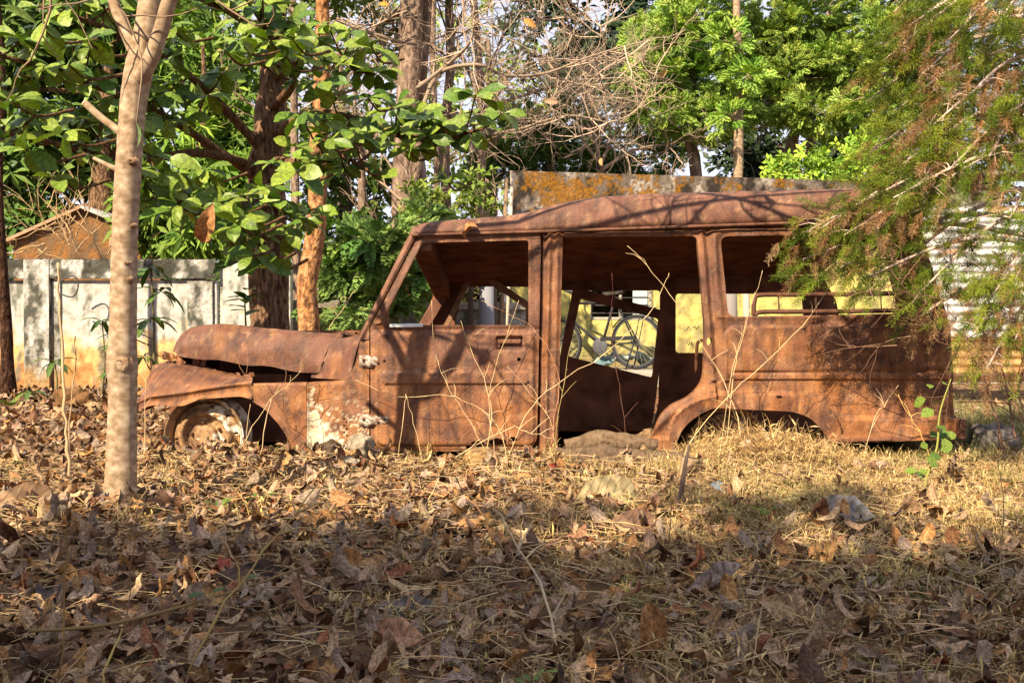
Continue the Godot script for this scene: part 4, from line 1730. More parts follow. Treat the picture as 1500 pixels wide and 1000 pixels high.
func sprig_feather(n: int, seed_: int) -> ArrayMesh:
	# three fronds of small paired leaflets
	var r := RandomNumberGenerator.new()
	r.seed = seed_
	var st := new_st()
	for f in 3:
		var d := Vector3(1.0, r.randf_range(-0.3, 0.4), (f - 1) * 0.8 + r.randfn() * 0.2).normalized()
		var up := Vector3(r.randfn() * 0.3, 1, r.randfn() * 0.3).normalized()
		var side := d.cross(up).normalized()
		for i in n:
			var t := 0.15 + 0.85 * i / n
			var o := d * t - up * 0.22 * t * t
			var l := 0.22 * sin(PI * (0.12 + 0.8 * t))
			for s in [-1.0, 1.0]:
				st.set_color(Color.WHITE * r.randf_range(0.75, 1.25))
				var a: Vector3 = o + (side * s + d * 0.45 + up * r.randf_range(-0.25, 0.25)).normalized() * l
				var wv := d * 0.034
				tri(st, o - wv, o + wv, a + wv)
				tri(st, o - wv, a + wv, a - wv)
	st.generate_normals()
	return st.commit()


func sprig_needle(seed_: int) -> ArrayMesh:
	# a feathery conifer spray: thin forked strands on a curved stem
	var r := RandomNumberGenerator.new()
	r.seed = seed_
	var st := new_st()
	var strand := func(a: Vector3, b: Vector3, w: float):
		var d := (b - a).normalized()
		var s := d.cross(Vector3(r.randfn(), r.randfn(), r.randfn())).normalized() * w
		tri(st, a - s, a + s, b)
		var s2 := d.cross(s).normalized() * w
		tri(st, a - s2, a + s2, b)
	for i in 11:
		var t := i / 10.0
		var o := Vector3(t, -0.15 * t * t, 0.05 * sin(t * 5.0))
		for k in 3:
			var an := i * 2.2 + k * 2.1 + r.randf()
			var d := Vector3(0.75, cos(an) * 0.7, sin(an) * 0.8).normalized()
			var l := (0.42 - 0.2 * t) * r.randf_range(0.7, 1.2)
			st.set_color(Color.WHITE * r.randf_range(0.65, 1.35))
			var m := o + d * l * 0.5
			strand.call(o, o + d * l, 0.010)
			for j in 3:
				strand.call(o + d * l * (0.25 + 0.2 * j), m + (d + rdir_of(r) * 0.8).normalized() * l * 0.5, 0.008)
	st.set_color(Color(1.2, 0.7, 0.4))
	strand.call(Vector3.ZERO, Vector3(1.0, -0.15, 0.0), 0.012)
	st.generate_normals()
	return st.commit()


func rdir_of(r: RandomNumberGenerator) -> Vector3:
	return Vector3(r.randfn(), r.randfn(), r.randfn()).normalized()


var SP := {}


func tone(a: Color, b: Color, t: float) -> Color:
	var c := a.lerp(b, t)
	var k := rnd(0.8, 1.2)
	return Color(c.r * k * rnd(0.9, 1.1), c.g * k, c.b * k * rnd(0.85, 1.15))


func cluster_fill(xs: Array, cs: Array, c: Vector3, r: Vector3, n: int, size: Vector2, ca: Color, cb: Color, gap: float, freq: float, droop := 0.0) -> void:
	for i in n:
		var d := rdir()
		var q := pow(rng.randf(), 0.42)
		var p := c + Vector3(d.x * r.x, d.y * r.y, d.z * r.z) * q
		if nz.get_noise_3d(p.x * freq, p.y * freq, p.z * freq) < gap:
			continue
		var out := (d + rdir() * 0.7 + Vector3(0, -droop, 0)).normalized()
		xs.append(Transform3D(frame(out, Vector3(-0.3, 0.8, 0.65) + rdir() * 0.55, rnd(size.x, size.y)), p))
		cs.append(tone(ca, cb, clampf(rng.randf() * 0.7 + 0.3 * (nz.get_noise_3d(p.x * 1.3, p.y * 1.3, p.z * 1.3) + 0.5), 0.0, 1.0)))


func leafy(called: String, label: String, category: String, root: Vector3, trunk: Array, radii: Array, bark: Material, clusters: Array, mesh: Mesh, leaf: Material, size: Vector2, ca: Color, cb: Color, gap := -0.1, freq := 1.2, droop := 0.0, group := "") -> Node3D:
	# clusters: [px, py, depth, half width px, half height px, count] or [Vector3 centre, Vector3 radii, count]
	var t := thing(called, label, category, root, 0.0, group)
	var inv := -root
	var st := new_st()
	var tr := []
	for p in trunk:
		tr.append(p + inv)
	var line := smooth_line(tr, 5)
	var rad := smooth_line(radii, 5)
	tube(st, line, rad, 10, 0.22)
	var xs := []
	var cs := []
	var limbs := new_st()
	var any := false
	for q in clusters:
		var c: Vector3
		var r: Vector3
		var n: int
		if q[0] is Vector3:
			c = q[0]
			r = q[1]
			n = q[2]
		else:
			c = pt(q[0], q[1], q[2])
			var k: float = q[2] / F
			r = Vector3(q[3] * k, q[4] * k, (q[3] + q[4]) * 0.5 * k)
			n = q[5]
		c += inv
		# a limb from the nearest higher part of the trunk
		var best: Vector3 = line[line.size() - 1]
		var bi := line.size() - 1
		for i in range(line.size() / 3, line.size()):
			var pz: Vector3 = line[i]
			if pz.distance_to(c) < best.distance_to(c):
				best = pz
				bi = i
		var rr: float = rad[bi] * 0.5
		var mid := best.lerp(c, 0.5) + Vector3(rnd(-0.2, 0.2), rnd(-0.3, 0.1), rnd(-0.2, 0.2)) * r.length() * 0.5
		tube(limbs, smooth_line([best, mid, c], 4), smooth_line([rr, rr * 0.6, rr * 0.25], 4), 6, 0.1)
		any = true
		for k in 5:
			var e := c + Vector3(rdir().x * r.x, rdir().y * r.y, rdir().z * r.z) * 0.8
			var s := mid.lerp(c, rng.randf())
			tube(limbs, smooth_line([s, s.lerp(e, 0.5) + rdir() * 0.1 * r.length(), e], 3), smooth_line([rr * 0.3, rr * 0.2, rr * 0.08], 3), 4, 0.0, Color.WHITE, false)
		cluster_fill(xs, cs, c, r, n, size, ca, cb, gap, freq, droop)
	put("trunk", st, bark, t)
	if any:
		put("limbs", limbs, bark, t)
	many("crown", mesh, leaf, xs, cs, t)
	return t


func twigs(st: SurfaceTool, p: Vector3, d: Vector3, l: float, r: float, level: int, col: Color, tips = null) -> void:
	var pts := [p]
	var rad := [r]
	var q := p
	var dir := d
	var n := 4
	for i in n:
		dir = (dir + rdir() * 0.28 + Vector3(0, 0.05, 0)).normalized()
		q += dir * l / n
		pts.append(q)
		rad.append(lerpf(r, r * 0.45, (i + 1.0) / n))
	tube(st, pts, rad, 5 if level > 1 else 3, 0.0, col, false)
	if level <= 0:
		if tips != null:
			tips.append([q, dir])
		return
	var kids := 3 + (rng.randi() % 3)
	for i in kids:
		var s: Vector3 = pts[1 + rng.randi() % n]
		twigs(st, s, (dir + rdir() * 0.95).normalized(), l * rnd(0.45, 0.75), r * rnd(0.4, 0.6), level - 1, col, tips)


# ------------------------------------------------------------------ trees
func make_trees() -> void:
	SP.broad = sprig_broad(9, 0.42, 0.13, 3)
	SP.whorl = sprig_whorl(10, 1.0, 0.11, 4)
	SP.feather = sprig_feather(11, 5)
	SP.needle = sprig_needle(6)
	near_tree()
	big_leaf_tree()
	conifer()
	var g := "trees behind the wall and the car"
	# trunks in the middle distance, each with the crown seen about it
	leafy("tall_tree", "tall tree with a thick grey-brown double trunk above the car's windscreen", "tree", pt(598, 480, 14.0) * Vector3(1, 0, 1), [pt(594, 555, 14.0), pt(592, 300, 14.0), pt(601, 100, 14.0), pt(604, -60, 14.0), pt(600, -260, 14.0)], [0.20, 0.17, 0.165, 0.16, 0.1], M.grey_bark, [[560, -90, 14.0, 120, 70, 260], [680, -110, 14.0, 120, 70, 260], [560, 40, 15.0, 40, 30, 40]], SP.broad, M.small_leaf, Vector2(0.25, 0.4), Color(0.06, 0.10, 0.02), Color(0.14, 0.17, 0.04), -0.05, 1.2, 0.2, g)
	var sx := new_st()
	tube(sx, smooth_line([pt(616, 555, 14.2), pt(617, 300, 14.2), pt(612, 200, 14.2), pt(622, 60, 14.2), pt(632, -80, 14.2)], 5), smooth_line([0.11, 0.09, 0.085, 0.08, 0.06], 5), 10, 0.22)
	var leader := put("slim_tree", sx, M.grey_bark)
	tag(leader, "slimmer brown trunk close behind the thick double trunk", "tree", g)
	for e in [[655, 15.0, 0.075, "thin brown trunk right of the thick grey trunk", [[655, 345], [652, 200], [660, 90], [655, -60]]], [704, 16.0, 0.07, "slender forked trunk between the thick trunk and the lichen-stained parapet", [[700, 380], [706, 230], [704, 120], [690, -40]]], [478, 13.0, 0.065, "dark straight trunk at the top above the orange trunk", [[470, 480], [474, 200], [477, 60], [478, -60]]], [432, 14.5, 0.06, "dark thin trunk just right of the rough almond trunk", [[436, 520], [432, 200], [430, 60], [430, -60]]], [1182, 18.0, 0.08, "grey trunk within the bright green crowns behind the parapet", [[1190, 300], [1186, 180], [1192, 100], [1215, 20]]], [600, 12.6, 0.085, "orange trunk seen through the windscreen opening", [[604, 500], [603, 410], [606, 360], [612, 300]]], [640, 17.5, 0.06, "thin pale trunk right beside the slim brown one", [[636, 420], [640, 250], [634, 60], [640, -40]]]]:
		var st := new_st()
		var pts := []
		for q in e[4]:
			pts.append(pt(q[0], q[1], e[1]))
		pts.push_front(Vector3(pts[0].x + 0.03, 0.0, pts[0].z))
		var rr := []
		for i in pts.size():
			rr.append(e[2] * (1.15 - 0.1 * i))
		tube(st, smooth_line(pts, 5), smooth_line(rr, 5), 9, 0.25)
		var tr := thing("slim_tree", e[3], "tree", Vector3.ZERO, 0.0, g)
		put("trunk", st, M.orange_bark if e[0] == 600 else M.grey_bark, tr)
		var sb := new_st()
		for k in 6:
			var s: Vector3 = pts[2 + k % (pts.size() - 2)]
			twigs(sb, s, (rdir() * Vector3(1, 0.4, 1) + Vector3(0, 0.5, 0)).normalized(), rnd(0.6, 1.3), 0.022, 2, Color(0.24, 0.17, 0.12))
		put("twigs", sb, M.twig, tr)
	# the pale straight stem above the parapet
	leafy("pale_tree", "pale straight stem rising right behind the lichen-stained parapet", "tree", pt(1081, 480, 16.0) * Vector3(1, 0, 1), [pt(1081, 560, 16.0), pt(1081, 262, 16.0), pt(1082, 150, 16.0), pt(1078, 20, 16.0), pt(1080, -100, 16.0)], [0.085, 0.078, 0.07, 0.06, 0.045], M.pale_bark, [[1080, -110, 16.0, 90, 50, 160], [1060, 60, 15.7, 34, 20, 45], [1096, 110, 15.7, 30, 16, 40], [1068, 170, 15.7, 30, 14, 20]], SP.feather, M.small_leaf, Vector2(0.17, 0.28), Color(0.11, 0.26, 0.03), Color(0.44, 0.58, 0.09), -0.1, 1.2, 0.1, g)
	# orange barked trunk right of the almond
	leafy("orange_tree", "crooked tree with flaking orange bark behind the hood", "tree", pt(455, 480, 10.0) * Vector3(1, 0, 1), [pt(452, 560, 10.0), pt(452, 480, 10.0), pt(450, 420, 10.0), pt(462, 340, 10.0), pt(466, 250, 10.0), pt(472, 120, 10.0), pt(474, -40, 10.0)], [0.12, 0.105, 0.10, 0.095, 0.09, 0.08, 0.06], M.orange_bark, [[480, -60, 10.0, 90, 50, 120]], SP.broad, M.small_leaf, Vector2(0.2, 0.35), Color(0.05, 0.1, 0.02), Color(0.12, 0.17, 0.03), -0.1, 1.2, 0.2, g)
	# dark trunk at the left edge
	var sl := new_st()
	tube(sl, smooth_line([pt(10, 575, 9.6), pt(9, 500, 9.6), pt(3, 380, 9.6), pt(-2, 250, 9.6), pt(4, 100, 9.6), pt(-10, -60, 9.6)], 6), smooth_line([0.08, 0.058, 0.046, 0.042, 0.04, 0.035], 6), 10, 0.25, Color(0.35, 0.3, 0.32))
	var le := put("dark_tree", sl, M.rough_bark)
	tag(le, "dark tree trunk at the left edge in front of the white wall", "tree", g)
	# mango-like trees beyond the wall
	leafy("mango_tree", "dense dark mango-like tree filling the upper left behind the big leaves", "tree", pt(150, 480, 17.5) * Vector3(1, 0, 1), [pt(150, 540, 17.5), pt(150, 300, 17.5), pt(160, 100, 17.5), pt(165, -60, 17.5)], [0.26, 0.2, 0.1, 0.04], M.rough_bark, [[40, 60, 18.0, 130, 100, 620], [40, 230, 18.0, 110, 90, 520], [190, 50, 18.5, 150, 100, 620], [130, 200, 18.0, 110, 80, 420], [60, 330, 17.6, 60, 40, 160], [-170, 120, 18.0, 110, 120, 480], [-150, 320, 17.6, 100, 90, 360]], SP.whorl, M.dark_leaf, Vector2(0.26, 0.42), Color(0.025, 0.06, 0.012), Color(0.11, 0.19, 0.025), -0.14, 0.8, 0.4, g)
	leafy("mango_tree", "leafy green tree behind the white wall between the slender tree and the rough trunk", "tree", pt(290, 480, 15.0) * Vector3(1, 0, 1), [pt(290, 540, 15.0), pt(290, 300, 15.0), pt(300, 160, 15.0), pt(298, 60, 15.0)], [0.14, 0.1, 0.06, 0.02], M.rough_bark, [[250, 320, 14.6, 80, 60, 420], [320, 340, 14.2, 70, 40, 320], [330, 210, 15.5, 90, 70, 360], [300, 90, 16.0, 110, 80, 320], [350, 290, 15.0, 60, 60, 220]], SP.whorl, M.small_leaf, Vector2(0.22, 0.36), Color(0.05, 0.11, 0.015), Color(0.22, 0.32, 0.04), -0.12, 1.0, 0.45, g)
	leafy("background_tree", "olive green tree behind the trunks at the upper centre left", "tree", pt(500, 480, 20.0) * Vector3(1, 0, 1), [pt(510, 520, 20.0), pt(505, 300, 20.0), pt(500, 120, 20.0)], [0.2, 0.15, 0.08], M.grey_bark, [[460, 120, 20.0, 70, 90, 190], [510, 230, 19.0, 60, 60, 170], [440, 270, 19.0, 50, 60, 160], [540, 60, 22.0, 70, 60, 110], [560, 290, 20.0, 60, 40, 150]], SP.broad, M.small_leaf, Vector2(0.3, 0.5), Color(0.03, 0.06, 0.012), Color(0.12, 0.17, 0.03), -0.02, 1.1, 0.2, g)
	# feathery bush behind the windscreen
	leafy("feathery_bush", "feathery green acacia bush behind the car's windscreen", "bush", pt(530, 480, 11.2) * Vector3(1, 0, 1), [pt(530, 560, 11.2), pt(530, 460, 11.2), pt(545, 380, 11.2)], [0.05, 0.04, 0.025], M.orange_bark, [[505, 345, 11.2, 48, 34, 120], [560, 352, 11.0, 55, 36, 150], [525, 400, 11.2, 60, 42, 170], [590, 395, 11.4, 50, 50, 140], [490, 450, 11.0, 36, 34, 90], [545, 455, 11.0, 50, 34, 110], [615, 330, 11.8, 40, 36, 90], [640, 380, 12.0, 40, 40, 70]], SP.feather, M.small_leaf, Vector2(0.20, 0.32), Color(0.07, 0.15, 0.035), Color(0.26, 0.36, 0.09), -0.0, 2.0, 0.25)
	leafy("leafy_vine_shrub", "yellow-green climbing shrub beside the thick trunk above the windscreen", "shrub", pt(625, 480, 12.6) * Vector3(1, 0, 1), [pt(628, 560, 12.6), pt(626, 400, 12.6), pt(620, 320, 12.6)], [0.03, 0.025, 0.015], M.grey_bark, [[612, 300, 12.8, 26, 26, 50], [660, 300, 13.0, 34, 40, 60], [700, 300, 13.5, 30, 50, 50]], SP.broad, M.small_leaf, Vector2(0.16, 0.26), Color(0.08, 0.14, 0.02), Color(0.25, 0.30, 0.05), -0.15, 2.0, 0.2)
	# tangle seen through the front windows
	leafy("dry_thicket", "dull olive thicket of dry scrub seen through the front windows", "thicket", pt(640, 480, 14.6) * Vector3(1, 0, 1), [pt(650, 540, 14.6), pt(650, 440, 14.6), pt(640, 380, 14.6)], [0.06, 0.05, 0.03], M.grey_bark, [[600, 420, 14.4, 60, 50, 190], [660, 410, 14.6, 60, 50, 190], [640, 470, 14.2, 90, 40, 200], [720, 430, 15.0, 50, 50, 140]], SP.broad, M.small_leaf, Vector2(0.16, 0.28), Color(0.05, 0.05, 0.018), Color(0.20, 0.17, 0.08), -0.1, 1.6, 0.1)
	leafy("background_tree", "sunlit yellow-green tree far behind the bare twigs at the top centre", "tree", pt(720, 480, 26.0) * Vector3(1, 0, 1), [pt(720, 520, 26.0), pt(720, 250, 26.0), pt(715, 60, 26.0)], [0.2, 0.15, 0.06], M.grey_bark, [[690, 60, 26.0, 70, 60, 110], [740, 150, 25.0, 70, 60, 130], [640, 170, 25.0, 50, 60, 90], [800, 130, 26.0, 60, 50, 90], [700, 270, 24.0, 80, 40, 150], [860, 170, 26.0, 60, 50, 90], [960, 200, 25.0, 60, 40, 110]], SP.broad, M.small_leaf, Vector2(0.3, 0.5), Color(0.08, 0.14, 0.02), Color(0.30, 0.36, 0.06), 0.02, 1.0, 0.2, g)
	# light acacia left of the parapet
	leafy("light_acacia", "thin light-green acacia above the left end of the parapet", "tree", pt(800, 480, 17.0) * Vector3(1, 0, 1), [pt(800, 540, 17.0), pt(805, 260, 17.0), pt(795, 180, 17.0)], [0.09, 0.07, 0.04], M.grey_bark, [[760, 205, 17.0, 50, 40, 90], [830, 195, 17.0, 50, 40, 90], [730, 250, 17.0, 40, 30, 80], [790, 240, 17.4, 60, 22, 90], [880, 215, 17.5, 40, 34, 55], [940, 235, 17.5, 50, 26, 60]], SP.feather, M.small_leaf, Vector2(0.28, 0.45), Color(0.04, 0.10, 0.02), Color(0.14, 0.22, 0.04), -0.05, 1.4, 0.1, g)
	# bright feathery trees over the parapet
	leafy("bright_tree", "bright green fine-leaved tree over the parapet, left of the pale stem", "tree", pt(1010, 480, 17.0) * Vector3(1, 0, 1), [pt(1022, 540, 17.0), pt(1020, 260, 17.0), pt(1000, 170, 17.0), pt(1005, 40, 17.0)], [0.12, 0.10, 0.07, 0.03], M.grey_bark, [[990, 55, 17.0, 60, 50, 380], [1040, 20, 17.2, 70, 40, 380], [960, 115, 16.8, 52, 32, 285], [1020, 120, 17.0, 60, 36, 380], [985, 170, 16.6, 56, 26, 323], [1050, 175, 16.6, 50, 30, 304], [945, 60, 17.5, 30, 30, 114]], SP.feather, M.small_leaf, Vector2(0.14, 0.25), Color(0.12, 0.25, 0.035), Color(0.43, 0.54, 0.11), -0.16, 1.4, 0.15, g)
	leafy("bright_tree", "bright yellow-green fine-leaved tree right of the pale stem", "tree", pt(1180, 480, 17.0) * Vector3(1, 0, 1), [pt(1150, 540, 17.0), pt(1152, 270, 17.0), pt(1170, 170, 17.0), pt(1200, 40, 17.0)], [0.13, 0.11, 0.08, 0.03], M.grey_bark, [[1120, 60, 17.0, 60, 50, 418], [1190, 30, 17.2, 70, 46, 456], [1160, 110, 16.8, 60, 36, 418], [1230, 100, 16.8, 60, 46, 456], [1120, 150, 16.6, 50, 26, 285], [1200, 160, 16.4, 60, 30, 342], [1270, 170, 16.4, 70, 46, 456], [1290, 60, 17.0, 70, 60, 456], [1370, 90, 17.4, 60, 80, 266]], SP.feather, M.small_leaf, Vector2(0.14, 0.25), Color(0.13, 0.25, 0.035), Color(0.46, 0.54, 0.11), -0.17, 1.4, 0.15, g)
	leafy("bright_shrub", "bright green shrub growing over the parapet's right half", "shrub", pt(1220, 480, 14.9) * Vector3(1, 0, 1), [pt(1220, 540, 14.9), pt(1222, 300, 14.9), pt(1220, 255, 14.9)], [0.05, 0.04, 0.02], M.grey_bark, [[1170, 252, 14.8, 40, 18, 90], [1230, 244, 14.8, 50, 26, 150], [1290, 240, 15.2, 60, 40, 190]], SP.broad, M.small_leaf, Vector2(0.18, 0.28), Color(0.10, 0.22, 0.02), Color(0.38, 0.5, 0.06), -0.15, 2.0, 0.1)
	# dark trees further back
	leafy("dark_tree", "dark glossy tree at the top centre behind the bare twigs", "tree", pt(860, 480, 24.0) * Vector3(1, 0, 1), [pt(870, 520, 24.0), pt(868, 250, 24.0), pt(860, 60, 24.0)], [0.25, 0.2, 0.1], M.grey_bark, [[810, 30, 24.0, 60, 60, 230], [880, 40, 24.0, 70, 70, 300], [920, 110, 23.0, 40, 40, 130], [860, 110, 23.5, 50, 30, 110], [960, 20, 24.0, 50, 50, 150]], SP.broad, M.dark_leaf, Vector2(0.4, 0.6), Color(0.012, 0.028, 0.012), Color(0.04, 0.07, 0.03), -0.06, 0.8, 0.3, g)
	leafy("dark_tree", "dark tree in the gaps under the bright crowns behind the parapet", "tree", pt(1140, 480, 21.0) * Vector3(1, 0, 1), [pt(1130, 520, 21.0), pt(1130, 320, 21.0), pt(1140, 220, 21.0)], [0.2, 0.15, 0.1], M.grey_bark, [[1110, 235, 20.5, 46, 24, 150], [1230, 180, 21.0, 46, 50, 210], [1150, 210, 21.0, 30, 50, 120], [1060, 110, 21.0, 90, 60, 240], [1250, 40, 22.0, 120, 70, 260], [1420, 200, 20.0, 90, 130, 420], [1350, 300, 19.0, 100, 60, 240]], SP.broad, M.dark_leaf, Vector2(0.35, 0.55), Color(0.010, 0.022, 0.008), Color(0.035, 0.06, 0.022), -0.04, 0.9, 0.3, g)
	# far wood closing the view
	var xs := []
	var cs := []
	for i in 60:
		var px := -500.0 + i * 42.0
		var hgt := 40.0 + 26.0 * nz.get_noise_1d(i * 3.7)
		var dd := 34.0 + 6.0 * sin(i * 1.7)
		var k := dd / F
		var c := pt(px, 470.0 - hgt, dd)
		cluster_fill(xs, cs, c, Vector3(56.0 * k, (hgt + 30.0) * k, 2.0), 90, Vector2(0.6, 1.0), Color(0.03, 0.05, 0.018), Color(0.11, 0.14, 0.05), -0.3, 0.5, 0.2)
	var fw := many("far_wood", SP.broad, M.small_leaf, xs, cs)
	tag(fw, "low far-off wood closing the view behind the trunks", "wood")
	# bare twiggy trees in the centre
	var tw := Color(0.42, 0.31, 0.23)
	var k := 0
	for e in [["bare tree with a long crooked branch reaching right above the windscreen", pt(602, 480, 13.6), [[600, 330], [612, 240]], 13.6, [[[610, 190], [640, 112], [700, 96], [740, 112], [800, 108], [870, 82], [950, 60]], [[612, 130], [660, 92], [690, 60], [694, 10]], [[590, 64], [545, 50], [500, 34], [470, 20]]]], ["pale leafless tree with a maze of twigs left of the dark tree", pt(705, 480, 15.0), [[704, 300], [706, 240]], 15.0, [[[706, 180], [740, 120], [770, 60], [800, 10]], [[706, 170], [690, 110], [660, 60], [640, 0]], [[706, 160], [770, 140], [840, 120], [920, 115]], [[706, 200], [760, 190], [830, 170], [890, 180]], [[706, 220], [660, 170], [620, 150], [560, 110]]]], ["dry brown leafless tree against the pale sky above the parapet", pt(880, 480, 16.5), [[884, 330], [880, 250]], 16.5, [[[880, 240], [900, 200], [940, 150], [960, 110]], [[880, 240], [850, 200], [840, 150], [800, 90]], [[880, 250], [930, 220], [990, 210], [1040, 200]], [[880, 245], [870, 180], [890, 120], [880, 40]]]], ["grey leafless saplings at the top behind the big leaves", pt(520, 480, 16.0), [[530, 330], [530, 250]], 16.0, [[[530, 220], [520, 140], [540, 60], [560, 0]], [[530, 240], [560, 180], [580, 100], [600, 30]], [[530, 240], [490, 170], [500, 90], [480, 20]]]]]:
		var t := thing("bare_tree", e[0], "tree", (e[1] as Vector3) * Vector3(1, 0, 1), 0.0, g)
		var inv := -t.position
		var st := new_st()
		var base: Array = [Vector3.ZERO]
		for q in e[2]:
			base.append(pt(q[0], q[1], e[3]) + inv)
		base.append(pt(e[4][0][0][0], e[4][0][0][1], e[3]) + inv)
		tube(st, smooth_line(base, 5), smooth_line([0.085, 0.07, 0.06, 0.05], 5), 8, 0.2)
		put("trunk", st, M.grey_bark, t)
		var si := 0
		for b in e[4]:
			var sb := new_st()
			var pts := []
			for q in b:
				pts.append(pt(q[0], q[1], e[3] + rnd(-0.4, 0.4)) + inv)
			var line := smooth_line(pts, 4)
			var rad := []
			for i in line.size():
				rad.append(lerpf(0.032, 0.008, float(i) / line.size()))
			tube(sb, line, rad, 6, 0.1, tw * 0.62)
			for i in 14:
				var li := 2 + rng.randi() % (line.size() - 2)
				var p: Vector3 = line[li]
				twigs(sb, p, (rdir() + Vector3(0.1, 0.15, 0)).normalized(), rnd(0.5, 1.15), 0.012, 2, tw * rnd(0.8, 1.25))
			put("branch", sb, M.twig, t)
			si += 1
		k += 1
	# a few yellow leaves still hanging on the bare twigs
	var lm := leaf_mesh(1, 0.6, 1.5, 0.2, 0.03, 5.0)
	for e in [[570, 8, "yellow dead leaf hanging at the top edge above the thick trunk", Color(0.55, 0.33, 0.05)], [767, 30, "orange dead leaf high on the bare twigs", Color(0.5, 0.25, 0.08)], [962, 116, "pale yellow dead leaf beside the bright tree", Color(0.55, 0.4, 0.16)], [880, 232, "tan dead leaf hanging over the parapet", Color(0.5, 0.28, 0.12)], [818, 150, "small tan dead leaf on a bare twig", Color(0.45, 0.3, 0.2)]]:
		var o := put("hanging_leaf", lm, tinted(e[3]))
		o.transform = Transform3D(frame(Vector3(rnd(-1, 1), rnd(-0.8, 0.3), 0.3), Vector3(rnd(-1, 1), 0.2, 1), rnd(0.12, 0.2)), pt(e[0], e[1], 13.2))
		tag(o, e[2], "leaf", "dead leaves caught in the branches")


var tint_of := {}


func tinted(c: Color) -> StandardMaterial3D:
	var key := c.to_html()
	if not tint_of.has(key):
		var m: StandardMaterial3D = M.dead_leaf.duplicate()
		m.resource_name = "dead_leaf_" + key
		m.albedo_color = c.linear_to_srgb()
		tint_of[key] = m
	return tint_of[key]


